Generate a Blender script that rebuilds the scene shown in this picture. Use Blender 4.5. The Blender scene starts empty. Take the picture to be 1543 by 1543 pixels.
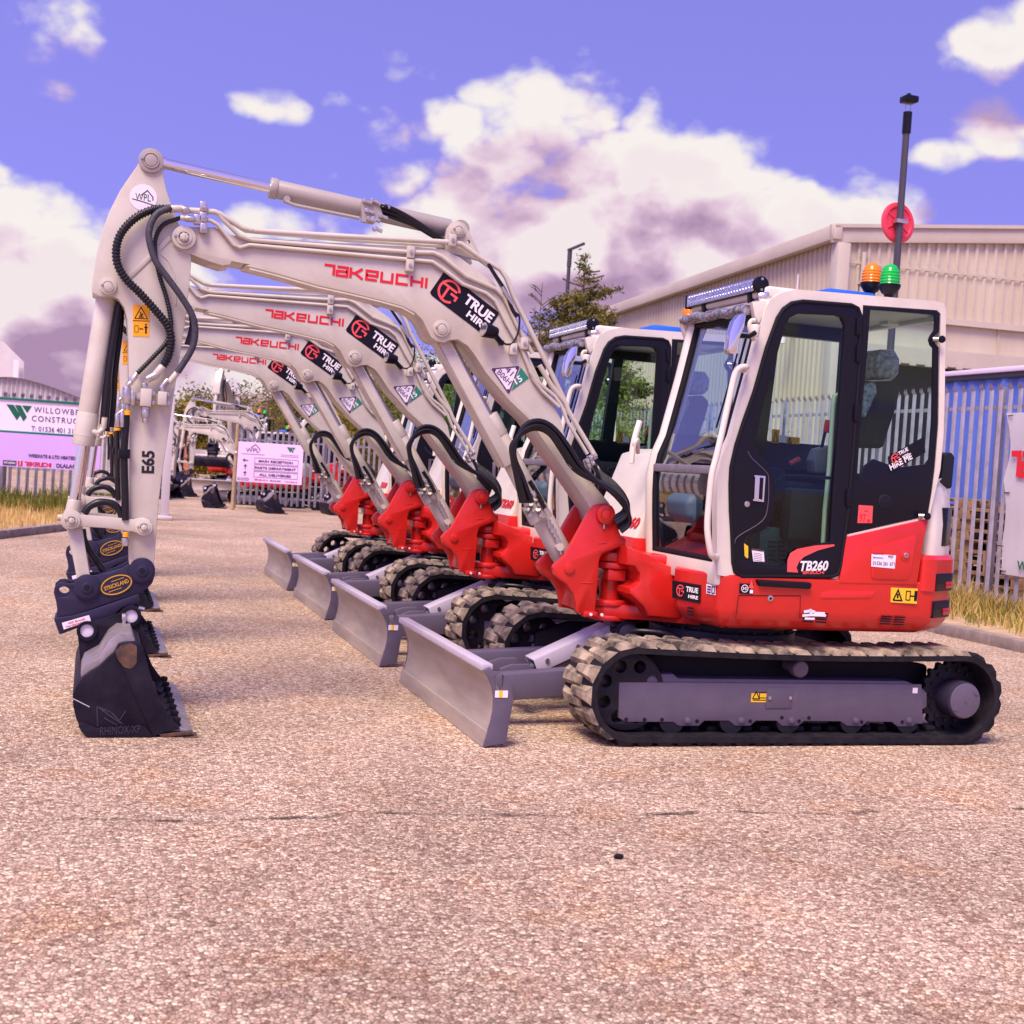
# Four excavators parked in a row in a plant yard.
import bpy, bmesh, math, random
from mathutils import Vector, Matrix
from mathutils.geometry import tessellate_polygon
random.seed(7)
SC = bpy.context.scene
COL = SC.collection
rad = math.radians
V = Vector

# ------------------------------------------------------------------ camera
F, YAW, PITCH, ROLL = 1964.10, .314187, -.032836, .063865
CAM = V((-1.89603, -7.44166, 1.46533))
fw = V((math.sin(YAW)*math.cos(PITCH), math.cos(YAW)*math.cos(PITCH), math.sin(PITCH)))
r0 = V((math.cos(YAW), -math.sin(YAW), 0))
d0 = -r0.cross(fw)
c_, s_ = math.cos(ROLL), math.sin(ROLL)
RT = c_*r0 - s_*d0
DN = s_*r0 + c_*d0
cd = bpy.data.cameras.new('camera')
cam = bpy.data.objects.new('camera', cd)
COL.objects.link(cam)
cam.matrix_world = Matrix(((RT.x, -DN.x, -fw.x, CAM.x), (RT.y, -DN.y, -fw.y, CAM.y), (RT.z, -DN.z, -fw.z, CAM.z), (0, 0, 0, 1)))
cd.sensor_width = 36
cd.lens = F/1543*36
cd.clip_start = .1
cd.clip_end = 3000
cd.dof.use_dof = True
cd.dof.focus_distance = 7.6
cd.dof.aperture_fstop = 5.6
SC.camera = cam


def ray(px, py):
    return RT*((px-771.5)/F) + DN*((py-771.0)/F) + fw


def onY(px, py, Y):
    """survey point: where the sight line through a photo point meets the upright plane y = Y"""
    d = ray(px, py)
    return CAM + d*((Y-CAM.y)/d.y)


def onX(px, py, X):
    d = ray(px, py)
    return CAM + d*((X-CAM.x)/d.x)


def onZ(px, py, Z=0.):
    d = ray(px, py)
    return CAM + d*((Z-CAM.z)/d.z)


def atD(px, py, D):
    """point at depth D metres"""
    return CAM + ray(px, py)*D


def zm(ox, oy, s):
    return lambda *p: [(ox+s*a, oy+s*b) for a, b in p]


zA = zm(50, 200, .2592); zB = zm(50, 550, .1944); zC = zm(50, 800, .2268); zD = zm(350, 250, .32404)
zE = zm(580, 550, .2722); zF = zm(960, 380, .32404); zG = zm(580, 840, .32404); zH = zm(840, 760, .45366)
zI = zm(960, 660, .19438); zJ = zm(1130, 560, .20744); zK = zm(80, 840, .1037)


def tr(pts, Y):
    """trace a photo outline on the machine's plane y = Y -> [(x, z)]"""
    o = []
    for p in pts:
        q = onY(p[0], p[1], Y)
        o.append((q.x, q.z))
    return o


def tr3(pts, Y):
    return [onY(p[0], p[1], p[2] if len(p) > 2 else Y) for p in pts]


# ------------------------------------------------------------------ materials
MATS = {}


def mat(name, col, rough=.5, metal=0., spec=.5, noise=0., nscale=8., bump=0., bscale=60., coat=0., col2=None, alpha=1., trans=0., ior=1.45, emit=None, estr=0., stretch=None):
    if name in MATS:
        return MATS[name]
    m = bpy.data.materials.new(name)
    m.use_nodes = True
    nt = m.node_tree
    b = nt.nodes['Principled BSDF']
    b.inputs['Base Color'].default_value = (*col, 1)
    b.inputs['Roughness'].default_value = rough
    b.inputs['Metallic'].default_value = metal
    b.inputs['Specular IOR Level'].default_value = spec
    b.inputs['Coat Weight'].default_value = coat
    b.inputs['Coat Roughness'].default_value = .08
    b.inputs['IOR'].default_value = ior
    b.inputs['Transmission Weight'].default_value = trans
    if emit:
        b.inputs['Emission Color'].default_value = (*emit, 1)
        b.inputs['Emission Strength'].default_value = estr
    if noise or col2:
        tc = nt.nodes.new('ShaderNodeTexCoord')
        n = nt.nodes.new('ShaderNodeTexNoise')
        n.inputs['Scale'].default_value = nscale
        n.inputs['Detail'].default_value = 6
        n.inputs['Roughness'].default_value = .62
        if stretch:
            mpp = nt.nodes.new('ShaderNodeMapping'); mpp.inputs['Scale'].default_value = stretch
            nt.links.new(tc.outputs['Object'], mpp.inputs[0]); nt.links.new(mpp.outputs[0], n.inputs['Vector'])
        else: nt.links.new(tc.outputs['Object'], n.inputs['Vector'])
        mp = nt.nodes.new('ShaderNodeMapRange')
        mp.inputs[1].default_value = .38; mp.inputs[2].default_value = .66
        nt.links.new(n.outputs['Fac'], mp.inputs[0])
        mx = nt.nodes.new('ShaderNodeMix'); mx.data_type = 'RGBA'
        c2 = col2 or tuple(c*(1-noise) for c in col)
        mx.inputs[6].default_value = (*col, 1); mx.inputs[7].default_value = (*c2, 1)
        nt.links.new(mp.outputs[0], mx.inputs[0])
        nt.links.new(mx.outputs[2], b.inputs['Base Color'])
        mr = nt.nodes.new('ShaderNodeMapRange')
        mr.inputs[3].default_value = max(.02, rough-.07); mr.inputs[4].default_value = min(1, rough+.1)
        nt.links.new(n.outputs['Fac'], mr.inputs[0])
        nt.links.new(mr.outputs[0], b.inputs['Roughness'])
    if bump:
        tc = nt.nodes.new('ShaderNodeTexCoord')
        n = nt.nodes.new('ShaderNodeTexNoise')
        n.inputs['Scale'].default_value = bscale
        n.inputs['Detail'].default_value = 4
        nt.links.new(tc.outputs['Object'], n.inputs['Vector'])
        bp = nt.nodes.new('ShaderNodeBump')
        bp.inputs['Strength'].default_value = bump
        bp.inputs['Distance'].default_value = .01
        nt.links.new(n.outputs['Fac'], bp.inputs['Height'])
        nt.links.new(bp.outputs['Normal'], b.inputs['Normal'])
    MATS[name] = m
    return m


M = dict(
    white=mat('warm white machine paint', (.575, .525, .44), .33, nscale=3.2, col2=(.48, .425, .345), coat=.2, bump=.015, bscale=90),
    cabw=mat('cab white paint', (.73, .67, .575), .3, nscale=3, col2=(.63, .57, .475), coat=.2),
    grey=mat('grey paint of the arm cylinder', (.36, .315, .285), .35, noise=.06, coat=.1),
    red=mat('red machine paint', (.62, .018, .013), .3, noise=.12, nscale=6, coat=.3),
    redl=mat('light red vinyl', (.80, .085, .085), .4),
    char=mat('purple charcoal paint', (.112, .091, .132), .42, noise=.14, nscale=7, bump=.02),
    chard=mat('dark charcoal paint', (.034, .028, .052), .45, spec=.35, noise=.25, nscale=7, bump=.02),
    dark=mat('black steel underside', (.012, .010, .017), .65, spec=.2),
    navy=mat('navy black hitch paint', (.026, .021, .052), .45, spec=.3, noise=.2, nscale=10),
    bucket=mat('black bucket paint', (.008, .006, .014), .5, spec=.15, noise=.3, nscale=6, col2=(.020, .016, .026), bump=.03, bscale=30),
    wear=mat('bare worn steel', (.36, .31, .31), .4, .45, nscale=8, col2=(.20, .165, .165), bump=.04, bscale=40, stretch=(1, 2.5, 1)),
    rust=mat('rusty steel', (.14, .075, .045), .75, .2, noise=.5, nscale=22, col2=(.045, .030, .030), bump=.1, bscale=70),
    silver=mat('silver grey blade paint', (.40, .335, .285), .40, .12, nscale=3.5, col2=(.27, .22, .185), bump=.02, stretch=(1, .35, 2.2)),
    lav=mat('pale lavender grey paint and lip sky sheen', (.50, .44, .50), .4, noise=.08),
    chrome=mat('polished chrome', (.78, .74, .76), .12, 1.),
    zinc=mat('zinc plated fitting', (.62, .58, .56), .3, .9, noise=.3, nscale=40),
    rubber=mat('black track rubber', (.009, .008, .012), .7, spec=.2, nscale=14, col2=(.022, .018, .022), bump=.12, bscale=45),
    dusty=mat('track rubber with dried tan dust', (.060, .050, .044), .85, spec=.2, nscale=6, col2=(.50, .39, .27), bump=.25, bscale=50),
    hose=mat('black hydraulic hose', (.009, .008, .012), .33, spec=.4),
    spiral=mat('black spiral hose guard', (.010, .009, .014), .38, spec=.5),
    braid=mat('grey braided hose sleeve', (.06, .055, .075), .6, noise=.6, nscale=90),
    black=mat('black trim', (.008, .007, .013), .3, spec=.22),
    rubberm=mat('black rubber seal', (.009, .008, .012), .6, spec=.2),
    plast=mat('dark plastic of the cab interior', (.014, .015, .022), .5, spec=.3),
    blackm=mat('black cast wheel', (.013, .011, .019), .5, spec=.3, noise=.2, nscale=8),
    seat=mat('seat cloth', (.012, .013, .022), .75, spec=.2),
    teal=mat('blue grey floor mat', (.050, .085, .12), .6),
    yel=mat('yellow sticker', (.84, .52, .02), .45),
    orange=mat('orange warning sticker', (.88, .38, .005), .45),
    stk=mat('white sticker', (.82, .74, .79), .45),
    lettr=mat('red lettering', (.66, .012, .022), .4),
    lettw=mat('white lettering', (.85, .80, .80), .4),
    lettk=mat('black lettering', (.010, .009, .012), .4),
    lettp=mat('dark purple lettering', (.07, .03, .10), .5),
    lettg=mat('green lettering', (.005, .12, .06), .45),
    teals=mat('teal green sticker', (.015, .20, .13), .45),
    gold=mat('gold badge', (.75, .42, .04), .3, .5),
    brass=mat('dirty orange marking', (.62, .30, .04), .5),
    amber=mat('amber beacon lens', (.95, .25, .01), .12, trans=.25, emit=(1, .25, .0), estr=.06),
    greenl=mat('green beacon lens', (.005, .50, .07), .12, trans=.25, emit=(0., .9, .1), estr=.04),
    ledf=mat('led bar reflector', (.78, .76, .78), .12, .9, noise=.35, nscale=70),
    wrap=mat('clear plastic wrapping', (.05, .048, .06), .1, spec=1., nscale=26, col2=(.36, .34, .37), bump=1., bscale=20),
    galv=mat('galvanised steel', (.42, .385, .43), .5, .5, noise=.3, nscale=5),
    galvd=mat('weathered galvanised steel', (.30, .27, .31), .55, .4, noise=.35, nscale=5),
    kerb=mat('concrete kerb', (.30, .235, .21), .85, noise=.35, nscale=6, bump=.3, bscale=40),
    clad=mat('beige cladding sheet', (.55, .475, .375), .5, nscale=.7, col2=(.47, .395, .30), stretch=(1, 1, .25)),
    clad2=mat('pale grey cladding', (.55, .50, .50), .55, noise=.1, nscale=.8),
    trim=mat('beige roof trim', (.52, .45, .375), .5, noise=.14, nscale=.6),
    tarp=mat('blue curtain tarpaulin', (.11, .19, .60), .5, noise=.15, nscale=1.4, bump=.3, bscale=3),
    wood=mat('pallet wood', (.46, .28, .14), .8, noise=.5, nscale=4, col2=(.22, .125, .07)),
    lamp=mat('dark lamp column paint', (.055, .045, .06), .5),
    redp=mat('red plastic lid', (.74, .045, .085), .4),
    board=mat('pink white sign board', (.86, .74, .84), .45),
    pinkb=mat('pink lilac direction board', (.84, .60, .84), .45),
    lilac=mat('lilac sign panel', (.66, .42, .80), .45),
    banner=mat('white banner cloth', (.90, .85, .82), .6, bump=.25, bscale=2.2),
    bark=mat('tree bark', (.10, .07, .05), .9, noise=.4, nscale=9),
    gpost=mat('green sign trim', (.006, .15, .10), .45),
    bluet=mat('blue plastic lid', (.02, .12, .62), .4),
    brick=mat('orange brick', (.52, .22, .12), .85, noise=.3, nscale=10),
    rod=mat('warm timber post', (.42, .30, .16), .8, noise=.3),
    redt=mat('tail lamp', (.45, .01, .015), .2, coat=.5),
)


def leafmat(name, a, b, sub=.25):
    m = bpy.data.materials.new(name); m.use_nodes = True
    nt = m.node_tree; p = nt.nodes['Principled BSDF']
    oi = nt.nodes.new('ShaderNodeTexCoord')
    n = nt.nodes.new('ShaderNodeTexNoise'); n.inputs['Scale'].default_value = 1.3; n.inputs['Detail'].default_value = 5
    nt.links.new(oi.outputs['Object'], n.inputs['Vector'])
    r = nt.nodes.new('ShaderNodeValToRGB')
    r.color_ramp.elements[0].position = .35; r.color_ramp.elements[1].position = .66
    r.color_ramp.elements[0].color = (*a, 1); r.color_ramp.elements[1].color = (*b, 1)
    nt.links.new(n.outputs['Fac'], r.inputs[0])
    nt.links.new(r.outputs[0], p.inputs['Base Color'])
    p.inputs['Roughness'].default_value = .65
    tl = nt.nodes.new('ShaderNodeBsdfTranslucent')
    nt.links.new(r.outputs[0], tl.inputs[0])
    mx = nt.nodes.new('ShaderNodeMixShader'); mx.inputs[0].default_value = sub
    nt.links.new(p.outputs[0], mx.inputs[1]); nt.links.new(tl.outputs[0], mx.inputs[2])
    nt.links.new(mx.outputs[0], nt.nodes['Material Output'].inputs[0])
    return m


M['leaf'] = leafmat('olive leaves', (.055, .055, .006), (.36, .27, .014))
M['leafd'] = leafmat('dark conifer needles', (.05, .055, .012), (.26, .21, .03))
M['leafg'] = leafmat('green leaves', (.045, .085, .018), (.22, .26, .03))
M['grass'] = leafmat('dry verge grass', (.46, .29, .06), (.80, .58, .22), .3)
M['grassg'] = leafmat('green verge weeds', (.09, .12, .012), (.30, .27, .025), .3)


def glassmat(name, tint, refl=1., op=0.):
    m = bpy.data.materials.new(name); m.use_nodes = True
    nt = m.node_tree
    for n in list(nt.nodes):
        if n.type == 'BSDF_PRINCIPLED': nt.nodes.remove(n)
    t = nt.nodes.new('ShaderNodeBsdfTransparent'); t.inputs[0].default_value = (*tint, 1)
    g = nt.nodes.new('ShaderNodeBsdfGlossy'); g.inputs['Roughness'].default_value = .01
    g.inputs[0].default_value = (1, 1, 1, 1)
    fr = nt.nodes.new('ShaderNodeFresnel'); fr.inputs[0].default_value = 1.52
    mu = nt.nodes.new('ShaderNodeMath'); mu.operation = 'MULTIPLY_ADD'
    mu.inputs[1].default_value = refl; mu.inputs[2].default_value = op
    nt.links.new(fr.outputs[0], mu.inputs[0])
    mx = nt.nodes.new('ShaderNodeMixShader')
    nt.links.new(mu.outputs[0], mx.inputs[0])
    nt.links.new(t.outputs[0], mx.inputs[1]); nt.links.new(g.outputs[0], mx.inputs[2])
    nt.links.new(mx.outputs[0], nt.nodes['Material Output'].inputs[0])
    return m


M['glass'] = glassmat('green tinted cab glass', (.68, .97, .84), .6, .0)
M['glassf'] = glassmat('windscreen glass', (.66, .82, .82), 2.0, .05)

# ------------------------------------------------------------------ mesh helpers


def fil(pts, r, n=5):
    """round every corner of a closed outline"""
    out = []
    k = len(pts)
    for i in range(k):
        p = V(pts[i][:2]); a = V(pts[i-1][:2]); b = V(pts[(i+1) % k][:2])
        da, db = a-p, b-p
        la, lb = da.length, db.length
        if la < 1e-6 or lb < 1e-6: continue
        da /= la; db /= lb
        ang = math.acos(max(-1, min(1, da.dot(db))))
        if ang > rad(168): out.append(tuple(p)); continue
        rr = pts[i][2] if len(pts[i]) > 2 else r
        t = min(rr/math.tan(ang/2), la*.46, lb*.46)
        p0, p1 = p+da*t, p+db*t
        for j in range(n+1):
            u = j/n
            q = p0*(1-u)**2 + p*2*u*(1-u) + p1*u*u
            out.append(tuple(q))
    return out


def crv(pts, n=6, closed=False):
    """Catmull-Rom curve through points"""
    P = [V(p) for p in pts]
    k = len(P); out = []
    for i in range(k if closed else k-1):
        p1 = P[i]; p2 = P[(i+1) % k]
        p0 = P[i-1] if (i > 0 or closed) else p1*2-p2
        p3 = P[(i+2) % k] if (i+2 < k or closed) else p2*2-p1
        for j in range(n):
            t = j/n
            out.append(.5*((2*p1)+(p2-p0)*t+(2*p0-5*p1+4*p2-p3)*t*t+(3*p1-p0-3*p2+p3)*t**3))
    if not closed: out.append(P[-1])
    return out


def circ(cx, cz, r, n=28, a0=0., a1=2*math.pi):
    full = abs(a1-a0-2*math.pi) < 1e-6
    return [(cx+r*math.cos(a0+(a1-a0)*i/(n if full else n-1)), cz+r*math.sin(a0+(a1-a0)*i/(n if full else n-1))) for i in range(n)]


class MB:
    def __init__(self):
        self.bm = bmesh.new()

    def merge(self, t, mi=0, M4=None):
        for f in t.faces: f.material_index = mi
        if M4: bmesh.ops.transform(t, matrix=M4, verts=t.verts)
        me = bpy.data.meshes.new('tmp')
        t.to_mesh(me); t.free()
        self.bm.from_mesh(me)
        bpy.data.meshes.remove(me)
        return self

    def prism(self, pts, a, b, axis='y', holes=(), mi=0, bev=0., M4=None, seg=2):
        t = bmesh.new()

        def mk(p, h):
            if axis == 'y': return (p[0], h, p[1])
            if axis == 'x': return (h, p[0], p[1])
            return (p[0], p[1], h)
        loops = [pts]+list(holes)
        va, vb = [], []
        for L in loops:
            va.append([t.verts.new(mk(p, a)) for p in L]); vb.append([t.verts.new(mk(p, b)) for p in L])
        if not holes:
            t.faces.new(va[0]); t.faces.new(list(reversed(vb[0])))
        else:
            tri = tessellate_polygon([[V((p[0], p[1], 0)) for p in L] for L in loops])
            fa = [v for L in va for v in L]; fb = [v for L in vb for v in L]
            for q in tri:
                try:
                    t.faces.new([fa[i] for i in q]); t.faces.new([fb[i] for i in reversed(q)])
                except ValueError: pass
        for A, B in zip(va, vb):
            k = len(A)
            for i in range(k):
                try: t.faces.new([A[i], A[(i+1) % k], B[(i+1) % k], B[i]])
                except ValueError: pass
        bmesh.ops.recalc_face_normals(t, faces=t.faces)
        if bev:
            ca = set(v for L in va for v in L); cb = set(v for L in vb for v in L)
            es = [e for e in t.edges if len(e.link_faces) == 2 and e.calc_face_angle(0) > rad(40) and
                  ((e.verts[0] in ca and e.verts[1] in ca) or (e.verts[0] in cb and e.verts[1] in cb))]
            if es: bmesh.ops.bevel(t, geom=es, offset=bev, segments=seg, profile=.5, affect='EDGES', clamp_overlap=True)
        return self.merge(t, mi, M4)

    def box(self, x0, x1, y0, y1, z0, z1, bev=0., mi=0, M4=None):
        t = bmesh.new()
        bmesh.ops.create_cube(t, size=1)
        bmesh.ops.scale(t, vec=(x1-x0, y1-y0, z1-z0), verts=t.verts)
        bmesh.ops.translate(t, vec=((x0+x1)/2, (y0+y1)/2, (z0+z1)/2), verts=t.verts)
        if bev: bmesh.ops.bevel(t, geom=t.edges[:], offset=bev, segments=2, profile=.5, affect='EDGES', clamp_overlap=True)
        return self.merge(t, mi, M4)

    def bar(self, p, q, w, h, bev=0., mi=0, up=(0, 0, 1)):
        """box beam from p to q, w wide across, h high"""
        p, q = V(p), V(q); d = q-p; L = d.length; d.normalize()
        s = d.cross(V(up))
        if s.length < 1e-4: s = V((1, 0, 0))
        s.normalize(); u = s.cross(d)
        m = Matrix(((d.x, s.x, u.x, p.x), (d.y, s.y, u.y, p.y), (d.z, s.z, u.z, p.z), (0, 0, 0, 1)))
        return self.box(0, L, -w/2, w/2, -h/2, h/2, bev, mi, m)

    def cyl(self, p, q, r, r2=None, seg=24, mi=0, bev=0.):
        p, q = V(p), V(q); d = q-p; L = d.length
        t = bmesh.new()
        bmesh.ops.create_cone(t, cap_ends=True, segments=seg, radius1=r, radius2=r if r2 is None else r2, depth=L)
        if bev:
            es = [e for e in t.edges if abs(e.verts[0].co.z-e.verts[1].co.z) < 1e-6]
            bmesh.ops.bevel(t, geom=es, offset=bev, segments=2, profile=.5, affect='EDGES', clamp_overlap=True)
        m = Matrix.Translation((p+q)/2) @ d.to_track_quat('Z', 'Y').to_matrix().to_4x4()
        return self.merge(t, mi, m)

    def lathe(self, prof, p, ax, seg=28, mi=0):
        """prof [(r, h)] spun round axis ax through p"""
        ax = V(ax).normalized()
        m = Matrix.Translation(V(p)) @ ax.to_track_quat('Z', 'Y').to_matrix().to_4x4()
        t = bmesh.new(); rows = []
        for r, h in prof:
            if r < 1e-5: rows.append([t.verts.new((0, 0, h))])
            else: rows.append([t.verts.new((r*math.cos(2*math.pi*i/seg), r*math.sin(2*math.pi*i/seg), h)) for i in range(seg)])
        for A, B in zip(rows, rows[1:]):
            for i in range(seg):
                j = (i+1) % seg
                q = [A[i % len(A)], A[j % len(A)], B[j % len(B)], B[i % len(B)]]
                q = list(dict.fromkeys(q))
                if len(q) > 2:
                    try: t.faces.new(q)
                    except ValueError: pass
        bmesh.ops.recalc_face_normals(t, faces=t.faces)
        return self.merge(t, mi, m)

    def tube(self, path, r, seg=10, mi=0, ribs=0., rib=.12, flat=1.):
        P = [V(p) for p in path]
        Q = [P[0]]
        for p in P[1:]:
            if (p-Q[-1]).length > 1e-5: Q.append(p)
        P = Q
        if ribs:     # resample finely, alternate radii
            L = [0]
            for a, b in zip(P, P[1:]): L.append(L[-1]+(b-a).length)
            n = max(2, int(L[-1]/ribs)); R = []; j = 0
            for i in range(n+1):
                s = L[-1]*i/n
                while j < len(P)-2 and L[j+1] < s: j += 1
                u = (s-L[j])/max(1e-9, L[j+1]-L[j]); R.append(P[j].lerp(P[j+1], min(1, u)))
            P = R
        t = bmesh.new(); rows = []
        up = None
        for i, p in enumerate(P):
            d = (P[min(i+1, len(P)-1)]-P[max(i-1, 0)]).normalized()
            if up is None:
                up = d.cross(V((0, 1, 0)))
                if up.length < .1: up = d.cross(V((1, 0, 0)))
            up = (up-d*up.dot(d)).normalized(); s = d.cross(up)
            rr = r*(1-rib*(1 if (i//2) % 2 else 0)) if ribs else r
            rows.append([t.verts.new(p+(up*math.cos(2*math.pi*k/seg)*flat+s*math.sin(2*math.pi*k/seg))*rr) for k in range(seg)])
        for A, B in zip(rows, rows[1:]):
            for k in range(seg): t.faces.new([A[k], A[(k+1) % seg], B[(k+1) % seg], B[k]])
        t.faces.new(rows[0]); t.faces.new(list(reversed(rows[-1])))
        bmesh.ops.recalc_face_normals(t, faces=t.faces)
        return self.merge(t, mi)

    def quad(self, *p, mi=0):
        f = self.bm.faces.new([self.bm.verts.new(V(q)) for q in p])
        f.material_index = mi
        return self

    def build(self, name, mats, parent=None, org=None, smooth=38, label=None, cat=None, group=None, kind=None):
        bm = self.bm
        o_ = org if org is not None else (parent.get('_org') if parent and '_org' in parent else None)
        if o_ is not None:
            bmesh.ops.translate(bm, vec=-V(o_), verts=bm.verts)
        lim = rad(smooth)
        for f in bm.faces: f.smooth = True
        for e in bm.edges:
            if len(e.link_faces) != 2 or e.calc_face_angle(0) > lim: e.smooth = False
        bms = apart(bm) if parent and name in APART else [bm]
        for bm in bms:
            me = bpy.data.meshes.new(name)
            bm.to_mesh(me); bm.free()
            for m in (mats if isinstance(mats, (list, tuple)) else [mats]):
                me.materials.append(M[m] if isinstance(m, str) else m)
            ob = bpy.data.objects.new(name, me)
            COL.objects.link(ob)
            if parent:
                ob.parent = parent
                if o_ is not None: ob['_org'] = list(o_)
        if org is not None and parent is None:
            ob.location = V(org); ob['_org'] = list(V(org))
        tag(ob, label, cat, group, kind)
        return ob


# parts that come in several loose pieces: each piece becomes an object of its own
APART = {'pipe_clamp', 'hose_fitting', 'bucket_ear', 'door_hinge', 'roller_bolt', 'hose_ferrule', 'orange_collar', 'window_sticker', 'hanging_tag', 'header_bracket', 'cast_mark',
         'drive_link', 'guard_bolt', 'hydraulic_pipe', 'boom_hose', 'arm_hose', 'cylinder_hose', 'lip_corner', 'cab_frame', 'console', 'door_sticker', 'locking_pin', 'vent_louvre', 'cable_tie',
         'tipping_link', 'undercarriage_hose', 'swing_hose', 'cylinder_lug', 'boom_weld', 'arm_weld', 'pillar', 'window', 'wheel', 'trim_bar', 'lamp_cable', 'cowl_rail', 'wiper', 'lamp_bracket', 'braided_hose', 'cylinder_guard', 'rod_guard'}


def apart(bm):
    """split a bmesh into clusters of islands whose boxes touch"""
    seen = {}; isl = []
    for v in bm.verts:
        if v in seen: continue
        st, cur = [v], []
        seen[v] = len(isl)
        while st:
            x = st.pop(); cur.append(x)
            for e in x.link_edges:
                y = e.other_vert(x)
                if y not in seen: seen[y] = len(isl); st.append(y)
        isl.append(cur)
    bb = [[f(v.co[i] for v in c) for f in (min, max) for i in range(3)] for c in isl]
    par = list(range(len(isl)))

    def fnd(i):
        while par[i] != i: i = par[i]
        return i
    for i in range(len(isl)):
        for j in range(i):
            if all(bb[i][k] <= bb[j][k+3]+.004 and bb[j][k] <= bb[i][k+3]+.004 for k in range(3)): par[fnd(i)] = fnd(j)
    roots = sorted({fnd(i) for i in range(len(isl))})
    if len(roots) == 1: return [bm]
    out = []
    for r in roots:
        c = bm.copy(); c.verts.ensure_lookup_table()
        keep = {i for i in range(len(isl)) if fnd(i) == r}
        bm.verts.index_update()
        ids = {v.index for i in keep for v in isl[i]}
        bmesh.ops.delete(c, geom=[v for v in c.verts if v.index not in ids], context='VERTS')
        out.append(c)
    bm.free()
    return out


def tag(o, label=None, cat=None, group=None, kind=None):
    if label: o['label'] = label
    if cat: o['category'] = cat
    if group: o['group'] = group
    if kind: o['kind'] = kind
    return o


def thing(name, loc, label=None, cat=None, group=None, rz=0.):
    o = bpy.data.objects.new(name, None)
    o.empty_display_size = .2
    COL.objects.link(o); o.location = V(loc); o.rotation_euler.z = rz
    o['_org'] = list(V(loc))
    return tag(o, label, cat, group)


def copy_tree(o, parent=None, skip=()):
    c = o.copy(); COL.objects.link(c)
    if parent: c.parent = parent
    for ch in list(o.children):
        if ch.name.split('.')[0] not in skip: copy_tree(ch, c, skip)
    return c


# ------------------------------------------------------------------ lettering
def text_bm(s, bold=0., shear=0., space=1.):
    cu = bpy.data.curves.new('t', 'FONT'); cu.body = s; cu.offset = bold; cu.extrude = .004; cu.shear = shear
    cu.resolution_u = 3; cu.space_character = space; cu.align_x = 'LEFT'
    ob = bpy.data.objects.new('t', cu); COL.objects.link(ob)
    dg = bpy.context.evaluated_depsgraph_get(); dg.update()
    me = bpy.data.meshes.new_from_object(ob.evaluated_get(dg))
    bm = bmesh.new(); bm.from_mesh(me)
    bpy.data.objects.remove(ob); bpy.data.curves.remove(cu); bpy.data.meshes.remove(me)
    return bm


def put_text(mb, s, org, xd, ud, w, h, mi=0, bold=0., shear=0., thick=.0012, space=1., fitw=True):
    """letters with lower left at org, along xd, cap height h, total width w"""
    t = text_bm(s, bold, shear, space)
    if not t.verts: t.free(); return mb
    x0 = min(v.co.x for v in t.verts); x1 = max(v.co.x for v in t.verts)
    y0 = min(v.co.y for v in t.verts); y1 = max(v.co.y for v in t.verts)
    sy = h/(y1-y0); sx = w/(x1-x0) if w else sy
    xd = V(xd).normalized(); ud = V(ud); ud = (ud-xd*ud.dot(xd)).normalized(); n = xd.cross(ud)
    sz = thick/.008
    m = Matrix(((xd.x*sx, ud.x*sy, n.x*sz, 0), (xd.y*sx, ud.y*sy, n.y*sz, 0), (xd.z*sx, ud.z*sy, n.z*sz, 0), (0, 0, 0, 1)))
    off = V(org)-(m.to_3x3() @ V((x0, y0, -.004)))
    m.translation = off
    return mb.merge(t, mi, m)


def stroke(mb, pts, w, org, xd, ud, sx, sy, th=.0012, mi=0):
    """flat mitred pen stroke in a letter cell"""
    xd = V(xd).normalized(); ud = V(ud); ud = (ud-xd*ud.dot(xd)).normalized(); n = xd.cross(ud)
    P = [V((p[0]*sx, p[1]*sy)) for p in pts]
    L, R = [], []
    for i, p in enumerate(P):
        a = (P[i]-P[i-1]).normalized() if i else None
        b = (P[i+1]-P[i]).normalized() if i < len(P)-1 else None
        if a is None: t = b; k = 1
        elif b is None: t = a; k = 1
        else:
            t = (a+b)
            if t.length < 1e-4: t = a
            t.normalize(); k = 1/max(.35, t.dot(a))
        nn = V((-t.y, t.x))*w/2*k
        L.append(p+nn); R.append(p-nn)
    bm = bmesh.new()
    rows = []
    for l, r in zip(L, R):
        rows.append([bm.verts.new(V(org)+xd*q.x+ud*q.y+n*h) for q in (l, r) for h in (0, th)])
    for A, B in zip(rows, rows[1:]):
        bm.faces.new([A[1], B[1], B[3], A[3]])
        bm.faces.new([A[0], A[1], B[1], B[0]]); bm.faces.new([A[2], A[3], B[3], B[2]])
    bmesh.ops.recalc_face_normals(bm, faces=bm.faces)
    return mb.merge(bm, mi)


LOGO = {'T': [[(0, .92), (.62, .92), (.62, 0)]], 'A': [[(.05, .9), (.7, .9), (.7, .08), (.05, .08), (.05, .5), (.7, .5)]],
        'K': [[(0, 1), (0, 0)], [(.05, .5), (.28, .5), (.75, 1)], [(.26, .52), (.8, 0)]],
        'E': [[(.75, .08), (.05, .08), (.05, .9), (.75, .9), (.75, .48), (.05, .48)]],
        'U': [[(.05, 1), (.05, .08), (.75, .08), (.75, 1)]], 'C': [[(.8, .92), (.05, .92), (.05, .08), (.8, .08)]],
        'H': [[(.05, 1), (.05, 0)], [(.75, 1), (.75, 0)], [(.05, .5), (.75, .5)]], 'I': [[(.05, 1), (.05, 0)]]}
LW = {'T': .78, 'A': .92, 'K': .98, 'E': .98, 'U': 1., 'C': .98, 'H': .98, 'I': .25}


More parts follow.
